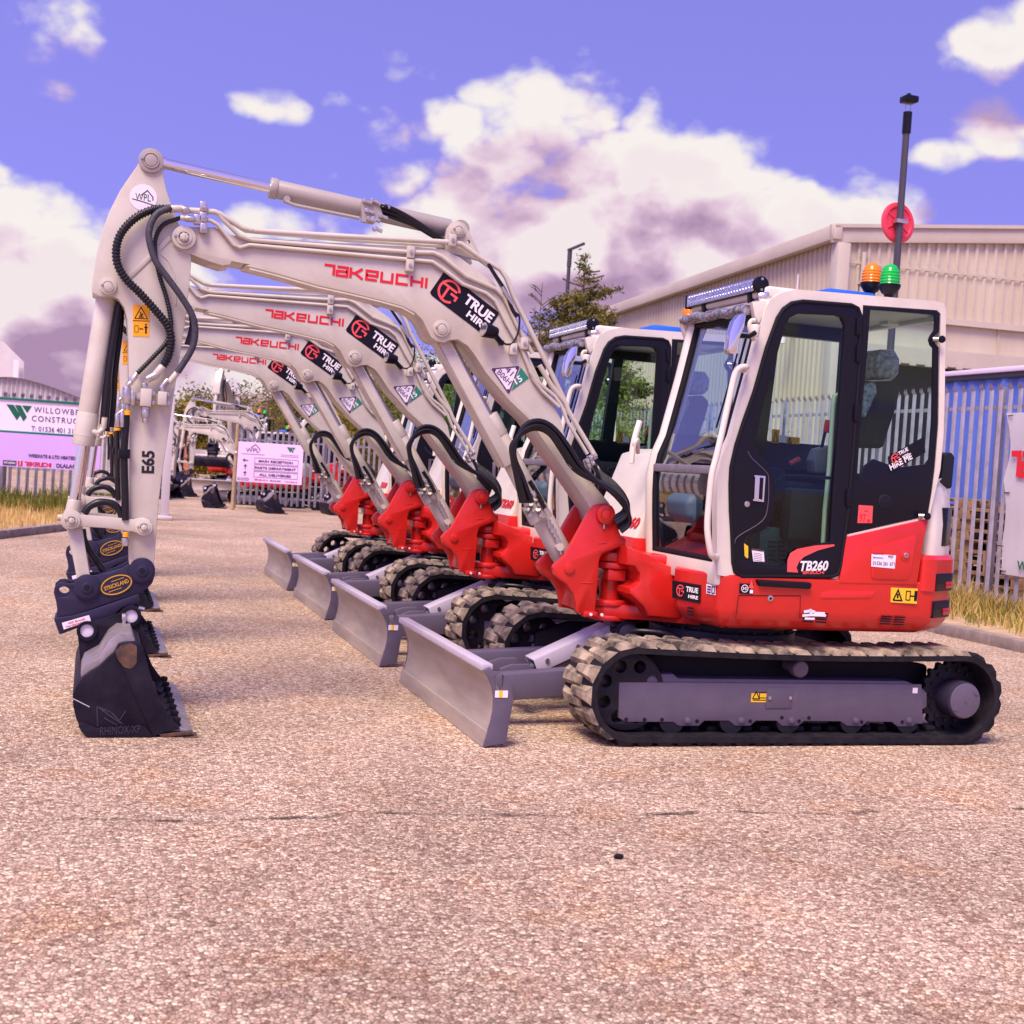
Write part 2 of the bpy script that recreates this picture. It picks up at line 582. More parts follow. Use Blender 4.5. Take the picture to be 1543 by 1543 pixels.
def logotype(mb, org, xd, ud, w, h, mi=0, word='TAKEUCHI'):
    tot = sum(LW[c] for c in word)-.15
    k = w/tot; x = 0; th = 0
    for c in word:
        for st in LOGO[c]:
            th += 1
            stroke(mb, [(p[0]+x, p[1]) for p in st], h*.25, org, xd, ud, k, h, .0012+.00012*(th % 5), mi)
        x += LW[c]
    return mb


def ring_g(mb, c, xd, ud, r, mi=0, th=.002):
    """round emblem: open ring with a T and a G inside"""
    w = r*.2
    pts = [(math.cos(a)*r*.9, math.sin(a)*r*.9) for a in [rad(28+i*11) for i in range(27)]]
    stroke(mb, pts, w, c, xd, ud, 1, 1, th, mi)
    stroke(mb, [(-.95*r, .32*r), (.62*r, .32*r)], w, c, xd, ud, 1, 1, th*1.1, mi)
    stroke(mb, [(-.2*r, .3*r), (-.2*r, -.88*r)], w, c, xd, ud, 1, 1, th*1.2, mi)
    stroke(mb, [(.82*r, -.42*r), (.82*r, -.05*r), (.2*r, -.05*r)], w, c, xd, ud, 1, 1, th*1.3, mi)
    return mb


def plate(mb, pts3, th, mi=0, n=None):
    """thin sheet from a planar loop of 3D points, thickened along its normal towards the viewer side n"""
    P = [V(p) for p in pts3]
    nn = V((0, 0, 0))
    for i in range(len(P)): nn += (P[i]-P[0]).cross(P[(i+1) % len(P)]-P[0])
    nn.normalize()
    if n is not None and nn.dot(V(n)) < 0: nn = -nn
    t = bmesh.new()
    a = [t.verts.new(p) for p in P]; b = [t.verts.new(p+nn*th) for p in P]
    t.faces.new(a); t.faces.new(b)
    k = len(P)
    for i in range(k): t.faces.new([a[i], a[(i+1) % k], b[(i+1) % k], b[i]])
    bmesh.ops.recalc_face_normals(t, faces=t.faces)
    return mb.merge(t, mi)


def disc(mb, p, ax, r, h, mi=0, bev=.003, seg=32):
    ax = V(ax).normalized()
    return mb.cyl(p, V(p)+ax*h, r, seg=seg, mi=mi, bev=bev)


def rr2(x0, x1, y0, y1, r):
    return fil([(x0, y0), (x1, y0), (x1, y1), (x0, y1)], r)


NY = V((0, -1, 0))
X1 = V((1, 0, 0)); Z1 = V((0, 0, 1))

# ================================================================== EXCAVATOR (built once, at the near end of the row)
YB0, YB1 = -.20, .06      # boom faces
YS0, YS1 = -.19, .05      # arm faces
YK = -.235                # swing bracket near face
YC0, YC1 = -.92, .05      # cab sides
YP = -.935                # body side
YT0, YT1 = -.98, -.58     # near track
EXG = 'excavators parked in a row'
EX = thing('excavator', (1.9, 0, 0), cat='excavator', group=EXG)


# ---------------- tracks
def track(y0, y1, out):
    """out = -1 near track (outer face towards -y), +1 far track"""
    zc, R = .285, .262
    xf, xr, zr, Rr = .975, 3.075, .275, .264
    lug = .024
    # belt loop
    loop = []
    for i in range(15):
        a = rad(90+180*i/14); loop.append((xf+R*math.cos(a), zc+R*math.sin(a)))
    n = 20
    for i in range(1, n): loop.append((xf+(xr-xf)*i/n, zc-R+(zr-Rr-zc+R)*i/n))
    for i in range(15):
        a = rad(-90+180*i/14); loop.append((xr+Rr*math.cos(a), zr+Rr*math.sin(a)))
    for i in range(1, n):
        u = i/n; loop.append((xr+(xf-xr)*u, zr+Rr+(zc+R-zr-Rr)*u-.018*math.sin(math.pi*u)))
    ctr = V((1.97, .28))
    inner = []
    k = len(loop)
    for i in range(k):
        p = V(loop[i]); t = (V(loop[(i+1) % k])-V(loop[i-1])).normalized(); nn = V((t.y, -t.x))
        if nn.dot(ctr-p) > 0: nn = -nn
        inner.append(tuple(p-nn*.036))
    mb = MB().prism(loop, y0, y1, holes=[inner], bev=.006)
    # guide lip seen inside the belt edge
    # tread lugs, alternate halves
    L = [0]
    for i in range(k): L.append(L[-1]+(V(loop[(i+1) % k])-V(loop[i])).length)
    pitch = .118
    N = int(L[-1]/pitch); pitch = L[-1]/N

    def at(s):
        s %= L[-1]
        for i in range(k):
            if L[i+1] >= s:
                u = (s-L[i])/(L[i+1]-L[i]); a = V(loop[i]); b = V(loop[(i+1) % k])
                t = (V(loop[(i+2) % k])-a).normalized() if u > .5 else (b-V(loop[i-1])).normalized()
                nn = V((t.y, -t.x))
                p = a.lerp(b, u)
                if nn.dot(ctr-p) > 0: nn = -nn
                return p, t, nn
    ym = (y0+y1)/2
    for j in range(N*2):
        s = j*pitch/2
        p, t, nn = at(s)
        if j % 2: ya, yb = y0-.002, ym+.045
        else: ya, yb = ym-.045, y1+.002
        yo, yi = (ya, yb) if (j % 2) else (yb, ya)     # outer edge first
        b = bmesh.new()
        wob = random.uniform(.85, 1.12)
        lo, hi = [], []
        for (tt, yy, rel) in ((-.052, yo, 0), (.052, yo, 0), (.030, yi, 0), (-.030, yi, 0)):
            q = p+t*tt-nn*.004; lo.append(b.verts.new((q.x, yy, q.y)))
        sg = -1 if yo < ym else 1
        for (tt, yy) in ((-.026, yo-sg*.012), (.030, yo-sg*.012), (.020, yi), (-.016, yi)):
            q = p+t*tt+nn*lug*wob; hi.append(b.verts.new((q.x, yy, q.y)))
        ft = b.faces.new(hi)
        fs = [b.faces.new([lo[i], lo[(i+1) % 4], hi[(i+1) % 4], hi[i]]) for i in range(4)]
        bmesh.ops.recalc_face_normals(b, faces=b.faces)
        ch = [] if (p.y < .06 or p.x > 3.15) else fs
        nf = [f.copy() for f in ()]
        c = b.copy(); b.faces.ensure_lookup_table()
        ids = {f.index for f in ([ft] if (p.y > .05 and p.x < 3.2) else [])+ch}
        bmesh.ops.delete(b, geom=[f for f in b.faces if f.index not in ids], context='FACES')
        c.faces.ensure_lookup_table(); bmesh.ops.delete(c, geom=[f for f in c.faces if f.index in ids], context='FACES')
        mb.merge(b, 1); mb.merge(c, 0)
    tk = mb.build('crawler_track', ['rubber', 'dusty'], EX)
    # inner drive teeth
    mb = MB()
    for i in range(18):
        x = 1.05+i*.112
        mb.box(x, x+.06, ym-.05, ym+.05, .055, .085, .006)
        mb.box(x, x+.085, y0+.03, y1-.03, .036, .052, .004)
    mb.build('drive_link', 'rubber', tk)
    yo = y0 if out < 0 else y1
    s = -out                                         # towards the machine
    # track frame: a box beam with the scalloped outer plate
    yf = yo+s*.095
    pl = zH((205, 590), (1210, 597), (1214, 728), (1190, 728), (1180, 737), (1130, 737), (1110, 722), (1030, 721), (1012, 736), (962, 735), (940, 720), (820, 719), (800, 735), (745, 735), (728, 718), (660, 718), (640, 735), (590, 735), (570, 718), (488, 718), (470, 735), (402, 735), (385, 722), (226, 722), (203, 708))
    pl = tr(pl, -.885)
    mb = MB()
    mb.prism(pl, yf, yf+s*.02, bev=.004)
    x0, z1 = pl[0]; x1 = pl[1][0]
    zt = (pl[0][1]+pl[1][1])/2
    mb.prism([(x0+.01, zt-.01), (x0+.02, zt+.035), (x0+.33, zt+.045), (x0+.36, zt+.02), (x1-.1, zt+.02), (x1-.01, zt-.008)], yf+s*.015, yf+s*.2, bev=.006)
    mb.box(x0+.03, x1-.02, min(yf+s*.02, yf+s*.22), max(yf+s*.02, yf+s*.22), .16, zt-.02, .004)
    # gusset to the sprocket motor
    mb.prism([(x1-.005, zt-.01), (x1+.05, zt-.05), (x1+.055, .21), (x1-.01, .17)], yf+s*.012, yf+s*.03, bev=.004)
    fr = mb.build('track_frame', 'char', tk)
    mb = MB()
    for px in (430, 608, 775, 988, 1165):
        q = tr(zH((px, 716)), -.885)[0]
        mb.cyl((q[0], yf-s*.001, q[1]), (q[0], yf-s*.018, q[1]), .016, seg=6, bev=.002)
        mb.cyl((q[0], yf-s*.001, q[1]), (q[0], yf-s*.006, q[1]), .022)
    for px, py in ((228, 713), (289, 714), (347, 714), (745, 707), (835, 708), (463, 719), (640, 719), (802, 719), (1010, 722), (1030, 726), (1145, 722)):
        q = tr(zH((px, py)), -.885)[0]
        mb.cyl((q[0], yf-s*.0005, q[1]), (q[0], yf-s*.002, q[1]), .011, mi=1)
    mb.build('roller_bolt', ['char', 'dark'], tk)
    mb = MB()
    a, b = tr(zH((695, 608), (776, 676)), -.885)
    mb.box(a[0], b[0], min(yf, yf-s*.006), max(yf, yf-s*.006), b[1], a[1], .004)
    for px in (702, 770):
        q = tr(zH((px, 641)), -.885)[0]; mb.cyl((q[0], yf-s*.005, q[1]), (q[0], yf-s*.014, q[1]), .011, seg=6, mi=1)
    mb.build('grease_cover', ['char', 'zinc'], tk)
    if out < 0:
        mb = MB()
        a, b = tr(zH((644, 626), (693, 656)), -.885)
        mb.box(a[0], b[0], yf-.0025, yf-.0005, b[1], a[1], mi=0)
        hx = (a[0]+b[0])/2
        stroke(mb, [(0, 0), (.022, .04), (.044, 0), (0, 0)], .006, (a[0]+.008, yf-.0027, b[1]+.02), X1, Z1, 1, 1, .0006, 1)
        stroke(mb, [(0, 0), (.05, 0), (.05, .03), (0, .03), (0, 0)], .005, (hx+.002, yf-.0027, b[1]+.025), X1, Z1, 1, 1, .0006, 1)
        stroke(mb, [(0, 0), (a[0]*0+.10, 0)], .005, (a[0]+.01, yf-.0027, b[1]+.012), X1, Z1, 1, 1, .0006, 1)
        mb.build('warning_sticker', ['yel', 'black'], tk)
        a, b = tr(zH((1180, 608), (1195, 626)), -.885)
        MB().box(a[0], b[0], yf-.002, yf-.0005, b[1], a[1]).build('white_sticker', 'stk', tk)
    # idler
    ya, yb = yo+s*.10, yo+s*.27
    mb = MB()
    for h in range(1):
        holes = [circ(xf+.15*math.cos(a), zc+.15*math.sin(a), .036, 14) for a in [rad(22+45*i) for i in range(8)]]
        mb.prism(circ(xf, zc, .212, 44), ya, yb, holes=holes, bev=.008)
    rim = circ(xf, zc, .226, 44)
    mb.prism(rim, ya+s*.05, yb-s*.05, holes=[list(circ(xf, zc, .2, 44))], bev=.003)
    mb.cyl((xf, ya+s*.01, zc), (xf, yb, zc), .06, bev=.01)
    mb.build('idler_wheel', 'blackm', tk)
    # sprocket + final drive
    mb = MB()
    teeth = []
    for i in range(19*4):
        a = 2*math.pi*i/(19*4); r = (.212, .212, .19, .19)[i % 4]; teeth.append((xr+.03+r*math.cos(a), zr+r*math.sin(a)))
    mb.prism(teeth, ya+s*.05, ya+s*.09, bev=.004)
    for i in range(14):
        a = 2*math.pi*i/14; c = (xr+.03+.155*math.cos(a), zr+.155*math.sin(a))
        mb.cyl((c[0], ya+s*.05, c[1]), (c[0], ya+s*.036, c[1]), .013, seg=6)
    mb.build('drive_sprocket', 'blackm', tk)
    c = (xr+.03, zr-.01)
    mb = MB().cyl((c[0], ya+s*.07, c[1]), (c[0], yo+s*.02, c[1]), .112, bev=.006, seg=40)
    mb.build('motor_housing', 'chard', tk)
    yi = sorted((yo+s*.25, yo+s*.33))
    MB().prism(fil([(.95, .12), (3.0, .12), (3.0, .44), (2.7, .475), (1.2, .475), (.95, .40)], .03), yi[0], yi[1], bev=.01).build('dark_gap_filler', 'dark', tk)  # dark block added to fill the bright gap behind the track frame
    mb = MB().cyl((c[0], yo+s*.0195, c[1]), (c[0], yo+s*.006, c[1]), .104, bev=.006, seg=40)
    for a in (215, 35): mb.cyl((c[0]+.083*math.cos(rad(a)), yo+s*.006, c[1]+.083*math.sin(rad(a))), (c[0]+.083*math.cos(rad(a)), yo, c[1]+.083*math.sin(rad(a))), .013, seg=6)
    mb.cyl((c[0], yo+s*.006, c[1]), (c[0], yo+s*.002, c[1]), .01, seg=16)
    mb.build('hub_cover', 'char', tk)
    # rollers
    for x in (1.25, 1.62, 1.98, 2.4, 2.78):
        MB().lathe([(0, 0), (.075, 0), (.078, .05), (.055, .055), (.055, .1), (.078, .105), (.075, .15), (0, .15)], (x, ya if s > 0 else ya, .125), (0, s, 0)).build('track_roller', 'blackm', tk)
    q = tr(zH((812, 550)), -.9)[0]
    MB().lathe([(0, 0), (.042, 0), (.05, .008), (.05, .06), (.035, .065), (.035, .2), (0, .2)], (q[0], yo+s*.085, q[1]+.005), (0, s, 0)).build('carrier_roller', 'char', tk)
    return tk


track(YT0, YT1, -1)
track(.58, .98, 1)

# ---------------- undercarriage centre
mb = MB()
mb.box(1.22, 2.75, -.56, .56, .24, .46, .03)
mb.box(1.45, 2.55, -.72, .72, .20, .40, .02)
mb.cyl((1.97, 0, .44), (1.97, 0, .56), .46, seg=40, bev=.01)
mb.cyl((1.97, 0, .54), (1.97, 0, .655), .40, seg=40)
for i in range(24):
    a = 2*math.pi*i/24; mb.cyl((1.97+.43*math.cos(a), .43*math.sin(a), .555), (1.97+.43*math.cos(a), .43*math.sin(a), .572), .014, seg=6)
mb.prism([(1.05, .34), (1.3, .5), (1.6, .5), (1.6, .3), (1.1, .26)], -.2, -.16, bev=.005)
mb.prism([(1.05, .34), (1.3, .5), (1.6, .5), (1.6, .3), (1.1, .26)], .16, .2, bev=.005)
mb.build('undercarriage_frame', 'chard', EX)
mb = MB().tube(crv([(1.25, -.3, .48), (1.18, -.42, .56), (1.35, -.5, .56), (1.5, -.45, .5)]), .016)
mb.tube(crv([(1.1, .1, .45), (1.2, -.1, .53), (1.4, -.2, .52)]), .014)
mb.build('undercarriage_hose', 'hose', EX)

# ---------------- dozer blade
prof = tr(zG((462, 524), (483, 562), (502, 612), (508, 655), (505, 715), (493, 770), (479, 812)), YT0)
prof = [tuple(p) for p in crv(prof, 3)]
back = [(x+.03+.012*math.sin(i/len(prof)*3.1), z) for i, (x, z) in enumerate(prof)]
mb = MB()
mb.prism(prof+list(reversed(back)), -.955, .965, bev=.002)
tx, tz = prof[0]
BLD = mb.build('dozer_blade', 'silver', EX)
mb = MB().box(tx-.012, tx+.055, -.955, .965, tz-.006, tz+.03, .006)
mb.build('blade_lip', 'lav', BLD)  # paler than the blade: sky reflection put into the lip's colour
ex, ez = prof[-1]
mb = MB().prism([(ex-.014, ez+.006), (ex+.018, ez+.006), (ex-.002, .012), (ex-.022, .004)], -.965, .97, bev=.003)
mb.build('cutting_edge', 'silver', BLD)
cheek = tr(zG((462, 524), (483, 562), (502, 612), (508, 655), (505, 715), (493, 770), (479, 812), (458, 880), (475, 877), (555, 862), (563, 855), (598, 660), (580, 570), (557, 548), (530, 532), (500, 530), (490, 510)), YT0)
hc = tr(zG((533, 580)), YT0)[0]
slot = [(hc[0]+.021*math.cos(a), hc[1]+(.026 if math.sin(a) > 0 else -.026)+.021*math.sin(a)) for a in [2*math.pi*i/20 for i in range(20)]]
for y in (-.98, .965):
    mb = MB().prism(cheek, y, y+.024, holes=[slot], bev=.002)
    mb.build('end_plate', 'char', BLD)
a, b = tr(zG((513, 617), (570, 650)), YT0)
w = (b[0]-a[0])
mb = MB()
mb.box(a[0], a[0]+w*.3, -.983, -.9805, b[1], a[1])
mb.box(a[0]+w*.3, a[0]+w*.6, -.983, -.9805, b[1], a[1], mi=1)
mb.box(a[0]+w*.6, b[0], -.983, -.9805, b[1], a[1])
mb.build('reflector_sticker', ['stk', 'yel'], BLD)
# push arms and lift cylinder
for y in (-.42, .42):
    mb = MB()
    mb.bar((.20, y, .215), (1.3, y*.86, .29), .11, .155, .012)
    mb.bar((.19, y, .215), (.27, y, .215), .2, .2, .01)
    mb.build('push_arm', 'char', EX)
mb = MB()
for y in (-.12, .12):
    mb.prism(fil(tr(zG((500, 500), (560, 480), (640, 478), (668, 520), (660, 560), (600, 570), (520, 550)), 0), .02), y-.016, y+.016, bev=.004)
p = V((*tr(zG((620, 545)), 0)[0], 0)); pz = V((p.x, 0, p.y))
mb.cyl((pz.x, -.16, pz.z), (pz.x, .16, pz.z), .05, bev=.008)
mb.build('blade_bracket', 'char', EX)
q = tr(zG((1090, 335)), 0)[0]; qz = V((q[0], 0, q[1]))
d = (qz-pz).normalized()
mb = MB().cyl(pz+d*.05, qz, .05, bev=.006)
mb.cyl((qz.x, -.12, qz.z), (qz.x, .12, qz.z), .075, bev=.01)
BC = mb.build('blade_cylinder', 'chard', EX)
up = V((-d.z, 0, d.x))
mb = MB()
g0, g1 = pz+d*.10+up*.065, qz-d*.08+up*.07
mb.bar(g0, g1, .165, .014, .004)
for y in (-.08, .08):
    mb.bar(g0+V((0, y, 0))-up*.04, g1+V((0, y, 0))-up*.04, .008, .085, .002)
mb.build('cylinder_guard', 'lav', BC)
mb = MB()
for u in (.15, .55):
    c = g0.lerp(g1, u)+V((0, -.085, 0))-up*.03; mb.cyl(c, c+NY*.012, .014, seg=6)
mb.build('guard_bolt', 'zinc', BC)
mb = MB().cyl((qz.x, -.125, qz.z), (qz.x, -.16, qz.z), .06, bev=.01); mb.cyl((qz.x, -.16, qz.z), (qz.x, -.166, qz.z), .04, bev=.003)
mb.build('cylinder_pin', 'chard', BC)

# ---------------- upper body (red)
zb, zt = .645, .955
A = onY(1090, 945, YP); Bq = onY(1362, 956, YP)
xn = A.x; xe = onY(1391, 842, YP).x
plan = [(1.47, -.36), (1.40, -.46), (1.37, -.56), (xn-.03, -.915), (xn+.05, YP), (2.55, YP), (2.86, -.92), (3.06, -.80), (3.22, -.58), (3.30, -.25), (3.31, .25), (3.22, .58), (3.06, .80), (2.86, .92), (2.55, -YP), (xn+.05, -YP), (1.37, .75), (1.40, .40), (1.47, .30)]


def plan_solid(mb, plan, rows, mi=0):
    """rows: (z, inset): outline pulled inward by inset; skins between, caps at ends"""
    P = fil(plan, .12, 6)
    k = len(P); b = bmesh.new(); R = []
    for z, ins in rows:
        r = []
        for i in range(k):
            p = V(P[i]); t = (V(P[(i+1) % k])-V(P[i-1])).normalized(); n = V((-t.y, t.x))
            q = p+n*ins
            r.append(b.verts.new((q.x, q.y, z)))
        R.append(r)
    for a_, c_ in zip(R, R[1:]):
        for i in range(k): b.faces.new([a_[i], a_[(i+1) % k], c_[(i+1) % k], c_[i]])
    b.faces.new(R[0]); b.faces.new(R[-1])
    bmesh.ops.recalc_face_normals(b, faces=b.faces)
    return mb.merge(b, mi)


mb = MB()
plan_solid(mb, plan, [(zb, .11), (zb+.03, .045), (zb+.075, .012), (zb+.12, 0), (zt-.01, 0), (zt, .01)])
HOUSE = mb.build('body_skirt', 'red', EX, smooth=32)
# counterweight block rising at the rear corner
cw = [(xe, YP), (2.86, -.925), (3.06, -.81), (3.225, -.58), (3.31, -.25), (3.31, .25), (3.225, .58), (3.06, .81), (2.86, .925), (xe, -YP), (xe+.02, .5), (xe+.02, -.5)]
mb = MB(); plan_solid(mb, cw, [(zt-.05, -.006), (1.09, -.006), (1.115, .02)])
CW = mb.build('counterweight', 'red', EX, smooth=32)
# lamp recesses on the counterweight corner
def corner_strip(P, a, b, off):
    """thin strip following a filleted plan outline from the point nearest a to the one nearest b"""
    ia = min(range(len(P)), key=lambda i: (V(P[i])-V(a)).length); ib = min(range(len(P)), key=lambda i: (V(P[i])-V(b)).length)
    seg = [V(p) for p in P[ia:ib+1]]
    o = []
    for i, p in enumerate(seg):
        t = (seg[min(i+1, len(seg)-1)]-seg[max(i-1, 0)]).normalized(); o.append((p, V((t.y, -t.x))))
    return [tuple(p+n*off) for p, n in o]+[tuple(p-n*.04) for p, n in reversed(o)]


def dense(P, d=.02):
    o = []
    for i in range(len(P)):
        a = V(P[i]); b = V(P[(i+1) % len(P)]); k = max(1, int((b-a).length/d))
        o += [tuple(a.lerp(b, j/k)) for j in range(k)]
    return o


CWP = dense(fil(cw, .12, 6))
mb = MB()
for (z0, z1) in ((.905, 1.01), (.745, .845)):
    pts = corner_strip(CWP, (2.87, -.925), (3.215, -.60), .004 if z0 < .9 else .0105)
    mb.prism(pts, z0, z1, axis='z', bev=.003)
    mb.build('lamp_recess', 'black', CW); mb = MB()
    pts = corner_strip(CWP, (2.98, -.86), (3.19, -.64), .010 if z0 < .9 else .016)
    mb.prism(pts, z0+.015, z0+.055, axis='z', bev=.003)
    mb.build('tail_lamp', 'redt', CW); mb = MB()
# side door panel (red), above the skirt
sp = tr(zF((972, 1324), (1356, 1238), (1333, 1330), (1300, 1545), (938, 1540)), YP)
SPN = MB().prism(fil(sp, .012), YP-.004, YP+.05, bev=.006).build('side_panel', 'red', EX)
hp = fil(tr(zF((1095, 1370), (1290, 1310), (1303, 1320), (1270, 1500), (1255, 1527), (1080, 1522), (1085, 1385)), YP), .03)
inn = [(V(p)-V((hp[0][0]*0, 0))) for p in hp]
cx = sum(p[0] for p in hp)/len(hp); cz = sum(p[1] for p in hp)/len(hp)
inner = [(cx+(p[0]-cx)*.965, cz+(p[1]-cz)*.965) for p in hp]
mb = MB().prism(inner, YP-.010, YP-.003, bev=.004)
mb.build('fuel_hatch', 'red', SPN)
c = tr(zF((1243, 1407)), YP)[0]
mb = MB(); disc(mb, (c[0], YP-.0095, c[1]), NY, .035, .004); disc(mb, (c[0], YP-.013, c[1]), NY, .016, .008, 1); disc(mb, (c[0], YP-.021, c[1]), NY, .007, .002)
mb.build('hatch_lock', ['red', 'zinc'], SPN)
st = tr3(zF((1090, 1402), (1203, 1408), (1197, 1470), (1088, 1460)), YP-.0105)
mb = MB(); plate(mb, st, .002, 0, NY)
e = (st[1]-st[0]).normalized(); u = (st[0]-st[3]).normalized(); L_ = (st[1]-st[0]).length
for i, (s_, fx, fz, w_, h_) in enumerate((('Supplied and', .06, .72, .42, .1), ('Maintained by', .06, .48, .42, .1), ('wpl', .66, .5, .22, .24), ('01536 261 671', .05, .1, .9, .18))):
    put_text(mb, s_, st[3]+e*L_*fx+u*.095*fz+NY*.0025, e, u, L_*w_, .095*h_*1.3, 1, .01, thick=.0005)
mb.build('contact_sticker', ['stk', 'lettp'], SPN)
# skirt details
c = (-.008)
yS = YP-.003
p0, p1 = tr(zH((382, 262), (476, 326)), -.80)


def on_skirt(px, py):
    """point on the front chamfer face of the skirt or on its side"""
    s = onY(px, py, YP)
    if s.x > xn-.005: return s+V((0, -.003, 0))
    # chamfer plane through (1.37,-.56) and (xn-.03,-.915)
    a = V((1.37, -.56, 0)); b = V((xn-.03, -.915, 0)); t = (b-a).normalized(); n = V((t.y, -t.x, 0))
    if n.y > 0: n = -n
    d = ray(px, py); k = (a-CAM).dot(n)/d.dot(n)
    return CAM+d*k+n*.004


q = [on_skirt(*p) for p in zH((384, 251), (478, 267), (476, 328), (384, 309))]
mb = MB(); plate(mb, q, .003, 0, NY)
e = (q[1]-q[0]); u = (q[0]-q[3]); n_ = e.cross(u).normalized()
if n_.y > 0: n_ = -n_
ring_g(mb, q[3]+e*.3+u*.5+n_*.004, e, u, u.length*.34, 1, .001)
put_text(mb, 'TRUE', q[3]+e*.5+u*.5+n_*.004, e, u, e.length*.42, u.length*.3, 2, .03, thick=.001)
put_text(mb, 'HIRE', q[3]+e*.58+u*.16+n_*.004, e, u, e.length*.34, u.length*.2, 2, .03, thick=.001)
mb.build('hire_sticker', ['black', 'redl', 'lettw'], HOUSE)
q = [on_skirt(*p) for p in zH((497, 263), (527, 268), (527, 301), (497, 295))]
mb = MB(); plate(mb, q, .002, 0, NY)
e = (q[1]-q[0]); u = (q[0]-q[3]); n_ = e.cross(u).normalized()
if n_.y > 0: n_ = -n_
for i in range(3): stroke(mb, [(.1, .2+.28*i), (.5, .2+.28*i)], .008, q[3]+n_*.0045, e, u, e.length, u.length, .0006, 1)
stroke(mb, [(.62, .15), (.9, .15), (.9, .85), (.62, .85), (.62, .15)], .006, q[3]+n_*.0045, e, u, e.length, u.length, .0006, 1)
mb.build('small_sticker', ['stk', 'lettp'], HOUSE)
q = [on_skirt(*p) for p in zH((604, 261), (650, 262), (648, 297), (603, 294))]
mb = MB(); plate(mb, q, .002, 0, NY)
e = (q[1]-q[0]); u = (q[0]-q[3])
cpt = q[3]+e*.36+u*.5+NY*.0045
stroke(mb, [(.020*math.cos(rad(a)), .020*math.sin(rad(a))) for a in range(0, 361, 20)], .004, cpt, e, u, 1, 1, .0008, 1)
put_text(mb, '10', cpt-e.normalized()*.011-u.normalized()*.009, e, u, .022, .018, 1, .02, thick=.0008)
stroke(mb, [(.72, .55), (.8, .9), (.9, .5)], .018, q[3]+NY*.0045, e, u, e.length, u.length, .0008, 2)
stroke(mb, [(.72, .2), (.95, .2)], .02, q[3]+NY*.0045, e, u, e.length, u.length, .0008, 1)
mb.build('speed_sticker', ['black', 'lettw', 'redl'], HOUSE)
q = tr3(zH((1107, 275), (1196, 279), (1193, 329), (1106, 324)), YP-.002)
mb = MB(); plate(mb, q, .0025, 0, NY)
e = (q[1]-q[0]); u = (q[0]-q[3]); o_ = q[3]+NY*.003
stroke(mb, [(.08, .15), (.24, .85), (.40, .15), (.08, .15)], .009, o_, e, u, e.length, u.length, .0008, 1)
stroke(mb, [(.24, .3), (.24, .6)], .012, o_, e, u, e.length, u.length, .0008, 1)
stroke(mb, [(.55, .2), (.70, .2), (.70, .8), (.55, .8), (.55, .2)], .006, o_, e, u, e.length, u.length, .0008, 1)
stroke(mb, [(.71, .48), (.86, .48)], .008, o_, e, u, e.length, u.length, .0008, 1)
stroke(mb, [(.91, .15), (.91, .85)], .02, o_, e, u, e.length, u.length, .0008, 1)
mb.build('warning_sticker', ['yel', 'black'], HOUSE)
# vents
for quad in (((1077, 366), (1157, 370), (1147, 402), (1068, 398)), ((818, 356), (900, 358), (892, 395), (812, 391))):
    q = tr3(zH(*quad), YP-.001)
    mb = MB()
    for r in range(4):
        for h in ((0, .45), (.55, 1)):
            za, zb_ = r/4+.04, r/4+.18
            lp = lambda uu, vv: q[3].lerp(q[2], uu).lerp(q[0].lerp(q[1], uu), vv)
            plate(mb, [lp(h[0], za), lp(h[1], za), lp(h[1], zb_), lp(h[0], zb_)], .003, 0, NY)
    VN = mb.build('vent_louvre', 'black', HOUSE)
q = tr3(zH((818, 350), (900, 352), (890, 395), (812, 391)), YP-.0045)
mb = MB(); e = q[1]-q[0]; u = q[0]-q[3]
for (pts, w_) in (([(.0, .55), (.35, .62), (.95, .6)], .014), ([(.05, .85), (.3, .95), (.5, .85)], .016), ([(.1, .32), (.5, .32)], .012), ([(.45, .8), (.9, .78)], .012), ([(.3, 1.1), (.34, .7)], .014)):
    stroke(mb, pts, w_, q[3], e, u, e.length, u.length, .001)
mb.build('worn_sticker', 'stk', HOUSE)
mb = MB()
for r in range(3):
    for k in range(1):
        q = [on_skirt(*p) for p in zH((434, 339+r*11), (453, 342+r*11), (453, 348+r*11), (434, 345+r*11))]
        plate(mb, q, .003, 0, NY)
mb.build('vent_louvre', 'black', HOUSE)
# moulded groove and panel lines
mb = MB()
q = [p for p in zH((868, 312), (880, 292), (905, 284), (1060, 288), (1040, 312))]
gq = fil(tr(q, YP), .012)
mb.prism(gq, YP-.004, YP+.004, bev=.003)
mb.build('skirt_moulding', 'red', HOUSE)
mb = MB()
pts = tr3(zH((592, 378), (602, 301), (807, 303), (805, 378)), YP-.0015)
mb.tube(pts, .0022, 6)
c = onY(*zH((706, 311))[0], YP)
disc(mb, (c.x, YP-.001, c.z), NY, .018, .006, 1); disc(mb, (c.x, YP-.007, c.z), NY, .008, .002, 0)
mb.build('skirt_hatch', ['dark', 'zinc'], HOUSE)
# footstep pad under the door
a, b = tr(zH((662, 249), (846, 281)), YP-.03)
mb = MB().prism(fil([(a[0], a[1]), (b[0], a[1]-.005), (b[0]-.005, b[1]), (a[0]+.03, b[1]+.005)], .02), YP-.028, YP+.01, bev=.006)
mb.build('step_pad', 'rubberm', HOUSE)

# ---------------- front nose with the swing lugs
sx, sz = onY(917, 905, -.06).x, .7
nose = []
lug = [(sx-.0, -.06)]
mb = MB()
th = [(z0, z1) for z0, z1 in ((.945, 1.005), (.60, .69))]


def lugplan(r):
    o = circ(sx, -.06, r, 14, rad(90), rad(270))
    return o+[(sx+.22, -.06-r*1.35), (1.62, -.40), (1.62, .34), (sx+.22, -.06+r*1.35)]


